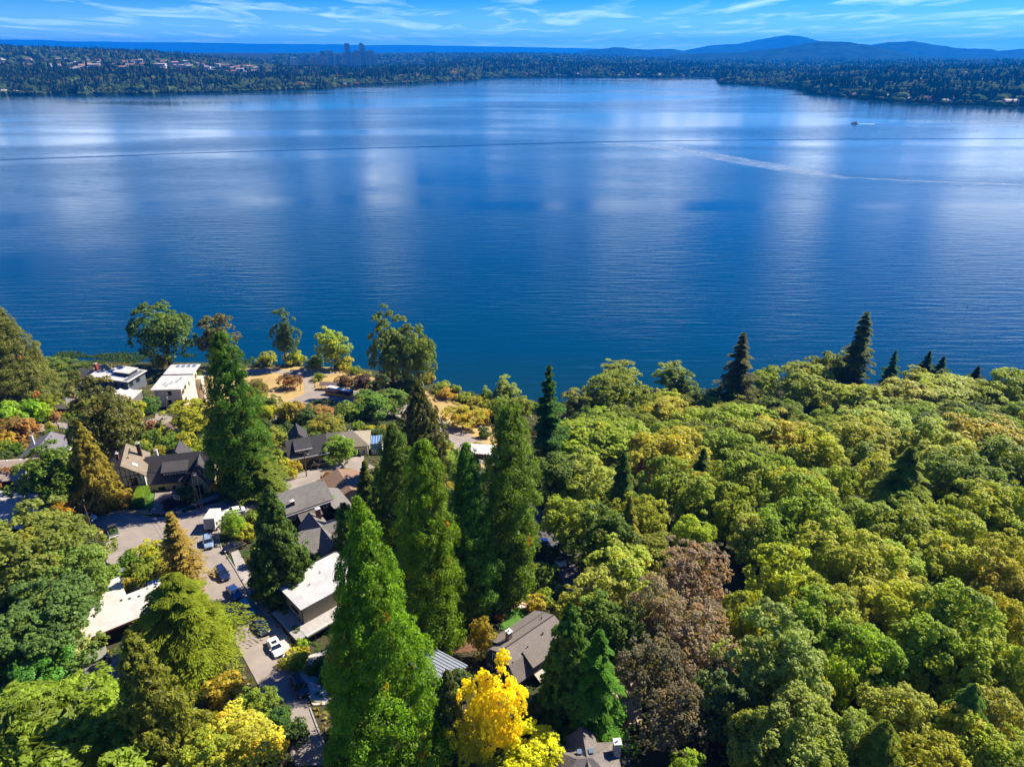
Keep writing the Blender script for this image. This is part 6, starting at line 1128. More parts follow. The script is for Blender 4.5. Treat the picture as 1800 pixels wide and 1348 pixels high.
car('sedan', (186, 688), (181, 703), PW, 'second white car left of the one beside the carport')
# pickup
x, y, z, hd, pt = place((203, 951), (197, 926)); t_ = thing('pickup_truck', 'dark pickup truck with a bed full of green cuttings at the junction', 'pickup truck', (x, y, z + .12)); t_.rotation_euler = (0, pt, hd)
b = MB(); loft(b, [ring(f, w, a, c) for f, w, a, c in ((-2.7, .9, .4, .62), (-.5, .96, .4, .62), (.0, .97, .35, 1.12), (1.0, .97, .35, 1.12), (2.3, .92, .35, 1.05), (2.7, .78, .4, .85))]); b.build('body', paint('charcoal_paint', (.03, .03, .035)), t_)
part(t_, 'cargo_bed', M_RIM, lambda b: (b.box(-2.7, -.3, .84, .97, .62, 1.15), b.box(-2.7, -.3, -.97, -.84, .62, 1.15))); part(t_, 'tailgate', M_RIM, lambda b: b.box(-2.78, -2.7, -.95, .95, .6, 1.15)); part(t_, 'rear_bumper', M_HEAD, lambda b: b.box(-2.95, -2.78, -.95, .95, .45, .62))
b = MB(); loft(b, [[(-.3, -.88, 1.1), (1.2, -.88, 1.1), (1.2, .88, 1.1), (-.3, .88, 1.1)], [(-.2, -.7, 1.74), (.6, -.7, 1.74), (.6, .7, 1.74), (-.2, .7, 1.74)]]); b.build('windows', M_CARGLASS, t_); part(t_, 'roof', paint('pickup_roof', (.06, .06, .065)), lambda b: b.box(-.25, .65, -.73, .73, 1.74, 1.8)); wheels(t_, (-1.75, 1.8), 1.9, 1.12)
q_, ti = broad_crown(300, Rx=.95, Rz=.5, zc=.35, ncl=20, nsub=8, nl=6, leaf=.16); o = link('green_cuttings', finish_crown('green_cuttings', q_, ti), None, (x - math.cos(hd) * 1.5, y - math.sin(hd) * 1.5, z + .9)); o.color = (.08, .16, .03, 1); tag(o, 'heap of leafy green cuttings in the pickup bed', 'garden waste')
# box truck
x, y, z, hd, pt = place((368, 942), (389, 908)); t_ = thing('box_truck', 'white box truck standing in the street beside the clipped bright green tree', 'truck', (x, y, z + .12)); t_.rotation_euler = (0, pt, hd)
part(t_, 'cargo_box', paint('truck_white', (.74, .73, .70)), lambda b: b.box(-3.6, 1.4, -1.15, 1.15, .9, 3.3)); part(t_, 'box_roof', M_MEM, lambda b: b.box(-3.65, 1.45, -1.2, 1.2, 3.3, 3.36)); part(t_, 'rear_door', plain('pale_rear_door', (.5, .47, .43)), lambda b: [b.box(-3.66, -3.6, -1.0, 1.0, 1.0 + i * .36, 1.33 + i * .36) for i in range(6)])
part(t_, 'rear_bumper', M_PLAST, lambda b: b.box(-3.9, -3.6, -1.1, 1.1, .5, .7)); b = MB(); loft(b, [[(1.5, -1, .5), (3.4, -1, .5), (3.4, 1, .5), (1.5, 1, .5)], [(1.5, -1, 1.3), (3.3, -1, 1.3), (3.3, 1, 1.3), (1.5, 1, 1.3)], [(1.6, -.9, 2.2), (2.3, -.9, 2.2), (2.3, .9, 2.2), (1.6, .9, 2.2)]]); b.build('cab', PW, t_); part(t_, 'windscreen', M_CARGLASS, lambda b: b.prism([(3.25, -.85, 1.38), (3.3, -.85, 1.36), (2.4, -.8, 2.15), (2.35, -.8, 2.15)], (0, 1.7, 0))); part(t_, 'chassis', M_PLAST, lambda b: b.box(-3.5, 3, -.5, .5, .5, .9)); wheels(t_, (-2.3, 2.4), 2.2, 1.25)
for sg in (1, -1): part(t_, 'tail_light', M_TAIL, lambda b: b.box(-3.93, -3.9, sg * .95 - .12, sg * .95 + .12, .72, .9))
# van on the upper road
x, y, z, hd, pt = place((273, 752), (240, 758)); t_ = thing('delivery_van', 'long white high roofed van on the road in front of the cream house', 'van', (x, y, z + .12)); t_.rotation_euler = (0, pt, hd)
b = MB(); loft(b, [ring(f, w, a, c, .2) for f, w, a, c in ((-2.9, .92, .35, 2.4), (-2.8, .98, .3, 2.55), (.9, .98, .3, 2.55), (1.3, .97, .3, 2.35), (2.05, .95, .3, 1.35), (2.8, .86, .3, 1.05), (2.95, .7, .4, .8))]); b.build('body', PW, t_)
part(t_, 'windscreen', M_CARGLASS, lambda b: b.prism([(1.40, -.82, 2.28), (2.03, -.86, 1.42), (2.07, -.86, 1.44), (1.44, -.82, 2.32)], (0, 1.68, 0))); part(t_, 'side_window', M_CARGLASS, lambda b: (b.box(.6, 1.5, .975, .995, 1.35, 1.95), b.box(.6, 1.5, -.995, -.975, 1.35, 1.95))); wheels(t_, (-1.9, 2.0), 1.95, 1.1)
# city bus: maroon sides, yellow skirt, white roof units
x, y, z, hd, pt = place((622, 701), (573, 692)); t_ = thing('city_bus', 'city bus with purple sides, yellow skirt and white roof at the lakeside turnaround', 'bus', (x, y, z + .15)); t_.rotation_euler = (0, pt, hd)
MP, MY = paint('bus_purple', (.085, .012, .045)), paint('bus_yellow', (.75, .36, .03)); L2 = 6.2
b = MB(); loft(b, [ring(f, 1.27, 1.25, c, .18) for f, c in ((-L2, 2.9), (-L2 + .1, 3.05), (L2 - .3, 3.05), (L2, 2.8))]); b.build('body', MP, t_); b = MB(); loft(b, [ring(f, 1.28, .35, 1.26, .02) for f in (-L2, L2)]); b.build('lower_skirt', MY, t_)
part(t_, 'windows', M_CARGLASS, lambda b: [b.box(-L2 + .7 + i * 1.4, -L2 + 1.9 + i * 1.4, sg * 1.28 - .02, sg * 1.28 + .02, 1.6, 2.5) for i in range(8) for sg in (1, -1)], True); part(t_, 'windscreen', M_CARGLASS, lambda b: b.box(L2 - .02, L2 + .03, -1.1, 1.1, 1.2, 2.6)); part(t_, 'roof', M_TRIM, lambda b: b.box(-L2 + .2, L2 - .4, -1.05, 1.05, 3.05, 3.12))
part(t_, 'roof_unit', M_TRIM, lambda b: b.box(-.5, 4.8, -.9, .9, 3.12, 3.5)); part(t_, 'roof_unit', M_TRIM, lambda b: b.box(-5.2, -1.5, -.8, .8, 3.12, 3.32)); wheels(t_, (-3.6, 3.7), 2.5, 1.4)
part(t_, 'door', M_CARGLASS, lambda b: (b.box(4.4, 5.5, -1.32, -1.28, .5, 2.5), b.box(-.6, .6, -1.32, -1.28, .5, 2.5)))

# ---------------------------------------------------------------- poles, lamps, wires
M_POLE = mat('weathered_pole_wood', (.14, .085, .05), .9, (.09, .055, .035), 2, stretch=(1, 1, .2)); M_WIRE = mat('wire', (.03, .03, .03), .6); TOPS = {}
def pole(key, base, top, label, arms=1, lamp=False, r=.16, transf=False):
    x, y, z = onground(*base); H = 3.0
    while H < 25 and proj(x, y, z + H)[1] > top[1]: H += .1
    lx = 0.0
    tx = at_depth = None
    t_ = thing('utility_pole', label, 'pole', (x, y, z)); u_, v_ = proj(x, y, z + H); leanx = (top[0] - u_) * (y / math.cos(PITCH)) / FOC * .9; leanx = max(-1.2, min(1.2, leanx))
    b = MB(); b.tube((0, 0, -.6), (leanx, 0, H), r, r * .7, 8); b.build('shaft', M_POLE, t_)
    for i in range(arms):
        zz = H - .5 - i * .9; part(t_, 'crossarm', M_POLE, lambda b: b.box(leanx * zz / H - 1.2, leanx * zz / H + 1.2, -.22, -.08, zz, zz + .12)); 
        part(t_, 'insulators', M_TRIM, lambda b: [b.tube((leanx * zz / H + q, -.15, zz + .12), (leanx * zz / H + q, -.15, zz + .3), .05, .04, 6) for q in (-1.1, -.5, .5, 1.1)], True)
    if transf: part(t_, 'transformer', M_METAL, lambda b: b.tube((leanx + .4, 0, H - 2.6), (leanx + .4, 0, H - 1.6), .25, .25, 10))
    if lamp: part(t_, 'lamp_arm', M_METAL, lambda b: (b.tube((leanx, 0, H - 1), (leanx + 1.0, -.6, H - .5), .05, .04, 6), b.box(leanx + .8, leanx + 1.4, -.8, -.5, H - .58, H - .46)))
    TOPS[key] = Vector((x + leanx, y, z + H - .35)); return t_
pole('J', (174.7, 970), (147, 889), 'tall leaning wooden pole on the near left corner of the junction', 0)
pole('D', (355.7, 900), (334, 829), 'wooden pole with a street light in front of the yellow gable', 1, True)
pole('C', (181.6, 884), (161, 814), 'reddish wooden pole left of the half timbered house', 1)
pole('I', (539, 838), (534, 793), 'wooden pole at the porch of the craftsman house', 1, True)
pole('G', (294, 728), (290, 690), 'pole with white transformers in front of the cream house', 1, transf=True)
pole('Z', (107, 762), (97, 738), 'pole carrying many wires behind the tan roofed house', 1, transf=True)
pole('P1', (528, 687), (526.5, 658), 'bare dark pole on the dry meadow left of the bus shelter', 0, r=.13)
pole('P2', (603, 673), (603, 652), 'bare dark pole on the dry meadow right of the bus shelter', 0, r=.13)
pole('P3', (483, 741), (482, 720), 'short dark pole beside the road above the craftsman house', 0, r=.12)
pole('B', (356, 905), (390, 858), 'thin guy pole', 0) if False else None
x, y, z = onground(184, 900); o = thing('cut_pole_stump', 'short sawn off pole stump on the dry verge by the junction', 'post', (x, y, z)); part(o, 'shaft', M_POLE, lambda b: b.tube((0, 0, -.3), (0, 0, 1.7), .15, .14, 8)); part(o, 'cap', M_TRIM, lambda b: b.tube((0, 0, 1.7), (0, 0, 1.78), .15, .15, 8))
def street_lamp(base, top, label, dx=1.6):
    x, y, z = onground(*base); H = 3
    while H < 14 and proj(x, y, z + H)[1] > top[1]: H += .1
    t_ = thing('street_lamp', label, 'street lamp', (x, y, z)); part(t_, 'shaft', M_METAL, lambda b: b.tube((0, 0, -.4), (0, 0, H), .12, .07, 8)); part(t_, 'lamp_arm', M_METAL, lambda b: (b.tube((0, 0, H - .3), (dx * .6, -.1, H + .25), .05, .05, 6), b.tube((dx * .6, -.1, H + .25), (dx, -.15, H + .2), .05, .05, 6))); part(t_, 'lamp_head', M_TRIM, lambda b: b.box(dx - .1, dx + .6, -.3, 0, H + .1, H + .22))
street_lamp((1011, 1068), (1011, 1034), 'street lamp over the silver car on the ravine road'); street_lamp((676, 706), (677, 684), 'curved white street lamp right of the bus', 1.0); street_lamp((843, 768), (843, 750), 'thin lamp post on the meadow beside the round yellow green tree', .3)
def wire(a, b_, sag=.8, dz=0.0, dx=0.0):
    a = Vector(a) + Vector((dx, 0, dz)); b_ = Vector(b_) + Vector((dx, 0, dz)); n = 14; m = MB(); pts = [a.lerp(b_, i / n) - Vector((0, 0, sag * 4 * (i / n) * (1 - i / n))) for i in range(n + 1)]
    for p, q in zip(pts, pts[1:]): m.tube(p, q, .022, .022, 4, 0, False)
    return m
for i, (a, c, l_) in enumerate([('C', 'D', 'wire pair between the reddish pole and the pole with a street light'), ('J', 'C', 'wires from the leaning pole to the reddish pole'), ('D', 'I', 'wires running from the yellow gable pole to the craftsman house pole'), ('Z', 'C', 'wires from the transformer pole down to the reddish pole'), ('Z', 'G', 'wires following the upper road past the van')]):
    t_ = thing('power_line', l_, 'power line')
    for q in (-1.0, 1.0): wire(TOPS[a], TOPS[c], 1.0, 0, q).build('wire', M_WIRE, t_)
t_ = thing('power_line', 'service wires crossing the near street toward the dark brown house', 'power line'); 
for q in (0, 1.2): wire(TOPS['D'], (-58, 108, 46 + q), .8, 0, q).build('wire', M_WIRE, t_)

# ---------------------------------------------------------------- small things
def bin_(u, v, c, label):
    x, y, z = onground(u, v); t_ = thing('wheeled_bin', label, 'bin', (x, y, z + .1), rT.uniform(-.5, .5)); b = MB(); loft(b, [[(-.28, -.3, .08), (.28, -.3, .08), (.28, .3, .08), (-.28, .3, .08)], [(-.36, -.38, 1.0), (.36, -.38, 1.0), (.36, .38, 1.0), (-.36, .38, 1.0)]]); m = mat('bin_plastic', c, .5); b.build('bin_body', m, t_); part(t_, 'lid', m, lambda b: b.box(-.4, .4, -.44, .42, 1.0, 1.1)); part(t_, 'wheel', M_TYRE, lambda b: (b.tube((-.36, .32, .12), (-.3, .32, .12), .12, .12, 8), b.tube((.3, .32, .12), (.36, .32, .12), .12, .12, 8)))
bin_(383, 871, (.03, .14, .45), 'blue bin standing right of the yellow tudor house'); bin_(446, 1048, (.02, .08, .3), 'dark blue bin under the dense dark cedar'); bin_(453, 1056, (.02, .25, .28), 'teal bin next to the dark blue one under the cedar')
bin_(589, 1293, (.05, .25, .55), 'bright blue bin left of the other two under the sequoia'); bin_(606, 1310, (.03, .15, .35), 'blue bin in the middle below the giant sequoia'); bin_(614, 1316, (.02, .10, .38), 'rightmost blue bin below the giant sequoia'); bin_(575, 1200, (.03, .3, .25), 'green bin at the edge of the pale apron')
x, y, z = onground(319, 893); t_ = thing('basketball_hoop', 'portable basketball hoop at the street edge before the tudor driveway', 'basketball hoop', (x, y, z + .1), R(160)); part(t_, 'base', M_PLAST, lambda b: b.box(-.4, .4, -.5, .5, 0, .25)); part(t_, 'pole', M_PLAST, lambda b: (b.tube((0, 0, .2), (0, 0, 2.9), .06, .06, 8), b.tube((0, 0, 2.8), (0, .6, 3.2), .05, .05, 6)))
part(t_, 'backboard', M_TRIM, lambda b: (b.box(-.9, .9, .6, .66, 2.75, 2.85), b.box(-.9, .9, .6, .66, 3.75, 3.85), b.box(-.9, -.8, .6, .66, 2.85, 3.75), b.box(.8, .9, .6, .66, 2.85, 3.75), b.box(-.3, .3, .59, .6, 3.0, 3.06), b.box(-.3, .3, .59, .6, 3.4, 3.46), b.box(-.3, -.24, .59, .6, 3.06, 3.4), b.box(.24, .3, .59, .6, 3.06, 3.4)))
part(t_, 'rim', plain('orange_rim', (.6, .12, .03)), lambda b: [b.tube((.23 * math.cos(k * .785), .92 + .23 * math.sin(k * .785), 2.95), (.23 * math.cos((k + 1) * .785), .92 + .23 * math.sin((k + 1) * .785), 2.95), .02, .02, 5) for k in range(8)])
# deck furniture of the black modern house
def on_deck(u, v, z=40.0): return at(u, v, z - .0)
for i, (u, v, l_) in enumerate([(207, 1024, 'left grey deck chair on the sand coloured deck'), (217, 1027, 'right grey deck chair on the sand coloured deck')]):
    x, y, z = at(u, v, 41.65); t_ = thing('deck_chair', l_, 'chair', (x, y, 41.6), R(40)); part(t_, 'seat', M_SLATE, lambda b: b.box(-.45, .45, -.45, .45, .35, .5)); part(t_, 'backrest', M_SLATE, lambda b: b.prism([(-.45, .4, .45), (-.45, .55, .45), (-.45, .75, 1.05), (-.45, .62, 1.05)][::-1], (.9, 0, 0)))
    for a, c in ((-.4, -.4), (.35, -.4), (-.4, .35), (.35, .35)): part(t_, 'leg', M_DTRIM, lambda b: b.box(a, a + .06, c, c + .06, 0, .36))
x, y, z = at(215, 1005, 41.8); t_ = thing('round_table', 'round grey table at the far end of the sand coloured deck', 'table', (x, y, 41.6)); part(t_, 'tabletop', M_METAL, lambda b: b.tube((0, 0, .7), (0, 0, .75), .75, .75, 16)); part(t_, 'leg', M_DTRIM, lambda b: b.tube((0, 0, 0), (0, 0, .7), .08, .08, 8))
x, y, z = at(232, 1042, 41.8); t_ = thing('storage_box', 'reddish storage box against the modern house wall on the deck', 'box', (x, y, 41.6), R(38)); part(t_, 'box_body', plain('red_wood', (.3, .08, .04)), lambda b: b.box(-1.1, 1.1, -.4, .4, 0, .6)); part(t_, 'lid', M_SLATE, lambda b: b.box(-1.15, 1.15, -.45, .45, .6, .68))
# garden furniture in the shaded yard by the ravine
for i, (u, v, l_) in enumerate([(955, 1007, 'round pale garden chair left of the square table in the ravine garden'), (952, 1019, 'pale garden chair in front of the square table'), (965, 1021, 'nearest pale garden chair on the ravine patio')]):
    x, y, z = onground(u, v); t_ = thing('garden_chair', l_, 'chair', (x, y, z), i * 1.3); part(t_, 'seat', M_TRIM, lambda b: b.box(-.35, .35, -.35, .35, .4, .48)); part(t_, 'backrest', M_TRIM, lambda b: b.box(-.35, .35, .3, .38, .48, 1.0))
    for a, c in ((-.3, -.3), (.25, -.3), (-.3, .25), (.25, .25)): part(t_, 'leg', M_TRIM, lambda b: b.box(a, a + .05, c, c + .05, 0, .4))
x, y, z = onground(964, 1009); t_ = thing('garden_table', 'square pale table in the shaded ravine garden', 'table', (x, y, z), .4); part(t_, 'tabletop', M_CONC, lambda b: b.box(-.7, .7, -.7, .7, .7, .76))
for a, c in ((-.6, -.6), (.55, -.6), (-.6, .55), (.55, .55)): part(t_, 'leg', M_TRIM, lambda b: b.box(a, a + .06, c, c + .06, 0, .7))
for u, v, l_ in ((920, 1063, 'upper white stepping stone above the round lawn'), (919, 1068, 'lower white stepping stone above the round lawn')):
    x, y, z = onground(u, v); o = MB().box(-.9, .9, -.35, .35, -.1, .2).build('stepping_stone', M_TRIM, None, (x, y, z), R(-20)); tag(o, l_, 'stepping stone')
for u, v, l_ in ((514, 653, 'dark park bench at the lakeside path'), (600, 664, 'picnic bench on the dry meadow')):
    x, y, z = onground(u, v); t_ = thing('park_bench', l_, 'bench', (x, y, z), .2); part(t_, 'seat', M_DTRIM, lambda b: b.box(-.9, .9, -.25, .25, .42, .5)); part(t_, 'backrest', M_DTRIM, lambda b: b.box(-.9, .9, -.3, -.25, .5, .95)); part(t_, 'leg', M_DTRIM, lambda b: b.box(-.8, -.7, -.25, .25, 0, .42)); part(t_, 'leg', M_DTRIM, lambda b: b.box(.7, .8, -.25, .25, 0, .42))
x, y, z = onground(537.5, 656); t_ = thing('notice_sign', 'small white notice on posts beside the lakeside path', 'sign', (x, y, z)); part(t_, 'sign_board', M_TRIM, lambda b: b.box(-.6, .6, -.05, .05, 1.0, 2.0)); part(t_, 'post', M_DTRIM, lambda b: b.box(-.05, .05, .05, .12, 0, 1.9))
x, y, z = onground(554, 682); o = thing('path_bollard', 'dark bollard where the path meets the turnaround', 'bollard', (x, y, z)); part(o, 'post', M_DTRIM, lambda b: b.tube((0, 0, 0), (0, 0, 1.5), .2, .16, 8)); part(o, 'cap', M_DTRIM, lambda b: b.tube((0, 0, 1.5), (0, 0, 1.62), .2, .1, 8))
# fences and walls
def fence(px, H, m, label, name='garden_fence', step=1.6):
    P_ = [Vector(onground(*p)[:2]) for p in px]; t_ = thing(name, label, 'fence', (P_[0].x, P_[0].y, 0)); o0 = P_[0]; brd = []
    for a, b_ in zip(P_, P_[1:]):
        n = max(1, int((b_ - a).length / step))
        for i in range(n):
            p, q = a.lerp(b_, i / n), a.lerp(b_, (i + 1) / n); zp, zq = g(p.x, p.y), g(q.x, q.y); d = (q - p).normalized(); nn = Vector((-d.y, d.x)) * .04; q2 = q - d * .05; p2 = p + d * .05
            part(t_, 'panel', m, lambda b: b.prism([(p2.x - o0.x, p2.y - o0.y, zp - .3), (q2.x - o0.x, q2.y - o0.y, zq - .3), (q2.x - o0.x, q2.y - o0.y, zq + H), (p2.x - o0.x, p2.y - o0.y, zp + H)], (nn.x, nn.y, 0)))
            part(t_, 'post', m, lambda b: b.box(p.x - o0.x - .06, p.x - o0.x + .06, p.y - o0.y - .06, p.y - o0.y + .06, zp - .3, zp + H + .12))
M_FEN = plain('brown_fence', (.13, .085, .055)); M_FENW = plain('white_fence', (.6, .58, .54))
fence([(395, 875), (425, 866), (455, 858)], 1.3, M_FEN, 'brown board fence behind the blue bin'); fence([(455, 1045), (492, 1033)], 1.2, M_FEN, 'low fence under the dense dark cedar'); fence([(798, 1300), (812, 1335), (822, 1348)], 1.0, M_FENW, 'white railing at the bottom edge under the yellow tree'); fence([(330, 893), (322, 872)], .9, M_DTRIM, 'dark garden rail by the tudor driveway'); fence([(1660, 676), (1700, 676), (1740, 677)], 1.0, M_DTRIM, 'lakeside railing behind the woods at the right', step=3)

# ---------------------------------------------------------------- shrubs, hedges, ground cover
G1, G2, G3, G4, G5, G6, G7 = (.08, .125, .010), (.12, .155, .012), (.18, .19, .013), (.225, .185, .018), (.17, .10, .03), (.05, .075, .015), (.125, .20, .012)
SH_ = [(228, 712, 22, G2, 'rounded clipped shrub below the carport'), (248, 700, 24, G6, 'dark shrub between carport and cream house'), (257, 712, 22, G2, 'green shrub at the corner of the cream house'), (240, 733, 34, G3, 'low yellow green shrub above the van'), (212, 735, 30, G3, 'yellowish shrub left above the van'), (270, 722, 18, G3, 'shrub right above the van'),
       (330, 680, 30, G2, 'shrub row along the cream house wall, left one'), (342, 672, 24, G1, 'shrub row along the cream house wall, right one'), (322, 690, 26, G4, 'orange flecked shrub beside the cream house'), (350, 690, 24, G3, 'yellow shrub at the sequoia foot near the cream house'),
       (262, 765, 34, G5, 'rusty shrub just under the van'), (235, 775, 40, G2, 'mixed green shrub below the road left of the brick drive'), (270, 782, 34, G1, 'green shrub behind the tudor roof'), (250, 795, 28, G3, 'yellowish shrub behind the tudor roof'), (285, 800, 24, G3, 'yellow shrub left of the brick drive foot'), (330, 792, 40, G3, 'lime shrub behind the tudor ridge'), (355, 800, 34, G3, 'yellow green shrub at the right end of the tudor ridge'),
       (35, 783, 60, G5, 'rust red hedge like bush below the white car at left'), (10, 792, 40, G4, 'orange brown bush at the left edge'), (8, 800, 34, G2, 'green bush among the rust red ones'), (60, 745, 50, G7, 'bright green hedge at left below the bare yard'), (20, 755, 60, G7, 'long bright green hedge at the left edge'), (95, 742, 26, G5, 'small rusty bush beside the wired pole'),
       (195, 800, 40, G7, 'bright green bush behind the half timbered house'), (170, 830, 26, G2, 'bush left of the half timbered roof'), (212, 868, 44, G1, 'dark green bush in front of the half timbered house'), (245, 858, 46, G3, 'olive bush beside the tudor driveway'), (222, 890, 34, G4, 'small orange flecked tree like bush by the verge'),
       (330, 885, 40, G6, 'dark hedge below the yellow gable'), (300, 895, 26, (.04, .03, .03), 'purple black bush behind the basketball hoop'), (348, 862, 30, G6, 'bush under the balcony'), (370, 862, 24, G6, 'bush at the right corner of the yellow gable'),
       (125, 880, 44, G3, 'pale bush under the golden olive conifer'), (95, 915, 40, G4, 'orange bush at the corner of the low grey roof'), (118, 930, 44, G2, 'green bush right of the orange one'), (15, 850, 40, G5, 'dark rusty bush before the long tan house'), (150, 935, 40, G6, 'dark bush at the foot of the leaning pole'),
       (275, 990, 46, G1, 'hedge along the near side of the junction, middle'), (238, 1003, 50, G1, 'hedge along the near side of the junction, left'), (255, 1015, 50, G2, 'hedge bush above the deck'), (285, 1020, 50, G3, 'yellow green hedge bush right of the deck'), (310, 1002, 34, G2, 'small bush at the foot of the thin topped pine'),
       (502, 1060, 28, (.05, .09, .05), 'grey green shrub beside the terrace of the flat roofed house'), (530, 1140, 26, G7, 'lime shrub at the corner of the pale driveway'), (538, 1148, 18, (.4, .32, .02), 'yellow flowering shrub in front of the lime one'), (522, 1118, 26, G6, 'dark shrub along the pergola'), (510, 1100, 22, G6, 'dark shrub at the left of the pergola'), (565, 1180, 40, G6, 'dark shrubs right of the pale driveway'), (575, 1195, 34, G1, 'shrub under the giant sequoia edge'), (548, 1185, 22, G1, 'small pointed shrub by the apron'),
       (580, 905, 44, G7, 'lime green bush behind the dark brown house'), (555, 912, 30, G7, 'lime bush beside the brick chimney'), (500, 838, 40, G3, 'yellow green bush below the craftsman house'), (480, 822, 40, G2, 'green bush left of the craftsman porch'), (520, 830, 26, G4, 'orange bush at the pole of the craftsman house'), (450, 830, 44, G2, 'green bush below the spreading conifer'), (578, 845, 22, G5, 'red leaved bush left of the low brown roof'), (600, 862, 24, G4, 'yellow orange bush under the low brown roof'),
       (565, 770, 24, G4, 'orange shrub between craftsman and beige houses'), (540, 745, 34, G6, 'dark shrub behind the craftsman house'), (510, 742, 44, G3, 'yellow orange bush behind the craftsman house'), (610, 740, 40, G2, 'bush behind the beige hipped roof'), (640, 730, 44, G3, 'yellow bush right of the plum coloured one'), (575, 733, 24, (.14, .05, .05), 'plum coloured bush above the beige roof'), (470, 745, 40, G3, 'yellow bush above the dark road bend'),
       (440, 700, 50, G4, 'orange brown bush right of the towering dark sequoia'), (462, 712, 40, G2, 'green bush under the rusty young tree'), (420, 740, 44, G3, 'yellow green bush at the dark sequoia trunk'), (560, 668, 24, G2, 'low bush beside the bus shelter'), (607, 676, 34, (.08, .05, .02), 'brown bush behind the bus'), (640, 678, 40, (.07, .045, .03), 'brown thicket right of the shelter'), (665, 682, 34, G6, 'dark thicket at the foot of the twin cottonwoods'),
       (470, 640, 40, G3, 'shoreline bush left of the slim poplar'), (520, 640, 46, G3, 'shoreline bush between slim poplar and willow'), (555, 644, 36, G2, 'bush at the willow foot'), (605, 648, 40, G3, 'yellow bush right of the willow'), (625, 656, 24, G2, 'small pointed shoreline bush'), (645, 664, 22, G3, 'little shoreline bush right of the pointed one'), (720, 690, 60, G6, 'dark understorey of the twin cottonwoods'), (690, 692, 44, G6, 'left understorey of the twin cottonwoods'),
       (752, 672, 34, G4, 'orange yellow bush right of the twin cottonwoods'), (773, 690, 30, G2, 'dark round bush on the shore'), (785, 700, 34, G4, 'orange bush at the meadow edge'), (815, 705, 30, G3, 'yellow bush at the meadow edge'), (835, 715, 34, G3, 'yellow green bush nearer the layered fir'), (860, 722, 40, G3, 'yellow bush below the tiny silvery tree'), (850, 745, 34, G4, 'orange yellow bush by the meadow corner'), (885, 735, 44, G2, 'green bush above the round topped sequoia'), (912, 720, 40, G2, 'bush beside the layered fir'),
       (785, 820, 36, G3, 'yellow bush left of the white outbuilding'), (760, 805, 34, (.10, .03, .03), 'dark red bush by the lower road'), (838, 795, 24, G4, 'orange bush at the white outbuilding'), (850, 770, 24, G6, 'low dark bush on the meadow right end'),
       (905, 1058, 30, G4, 'peach coloured bush above the round lawn'), (880, 1090, 22, G5, 'orange bush left of the round lawn'), (942, 1072, 40, G4, 'orange yellow bush right of the stepping stones'), (958, 1060, 36, G2, 'green bush by the ravine garden'), (948, 1098, 20, G5, 'red orange bush at the gable of the dark shingled house'), (985, 1048, 26, (.08, .13, .05), 'round bluish bush at the ravine kerb'), (935, 1040, 40, G6, 'shaded bush near the garden furniture'), (975, 985, 40, G6, 'dark hedge beside the ravine cars'), (950, 975, 34, G6, 'dark bush above the garden table'),
       (810, 1215, 60, G6, 'shaded bush between shed and golden tree'), (800, 1280, 60, (.07, .05, .035), 'brownish bush under the giant sequoia'), (760, 1320, 60, G3, 'yellow green bush at the bottom edge'), (735, 1330, 50, G4, 'yellow orange bush at the sequoia foot'), (990, 1290, 60, G6, 'dark bush around the tree fern'), (1010, 1330, 50, G6, 'dark bush right of the tree fern'), (1068, 1270, 24, G7, 'lime bush left of the red car'), (1050, 1320, 40, G6, 'shaded bush by the stone roofed house'),
       (490, 1270, 60, G6, 'dark bush at the lower street edge'), (520, 1300, 60, G6, 'dark ivy bush left of the lowest street'), (100, 1180, 40, G6, 'dark bush at the grey gabled cottage'), (75, 1210, 60, G1, 'green bush left of the grey gabled cottage'), (180, 1160, 30, G4, 'yellow bush above the lean to roof'), (20, 1215, 80, G6, 'dark ivy mound at the left edge'),
       (800, 690, 26, G2, 'green bush at the waterline right of the twin cottonwoods'), (780, 683, 26, G3, 'yellow green bush at the waterline, next to the orange yellow one'), (825, 700, 24, G6, 'dark waterline bush left of the tiny silvery tree'), (845, 706, 26, G3, 'pale waterline bush below the tiny silvery tree'), (868, 712, 30, G2, 'waterline bush left of the silvery young poplar'), (895, 715, 34, G6, 'dark bush at the foot of the silvery young poplar'), (930, 722, 34, G2, 'bush at the water left of the layered fir')]
for u, v, w, c, l_ in SH_:
    x, y, z = onground(u, v); dep = y / math.cos(PITCH) * 1.05; Rr = w / 2 / FOC * dep * (.85 if v < 730 else 1.05); plant('shrub', x, y, max(1.2, Rr * (1.0 if v < 730 else 1.4)), Rr, c, l_, 'shrub')
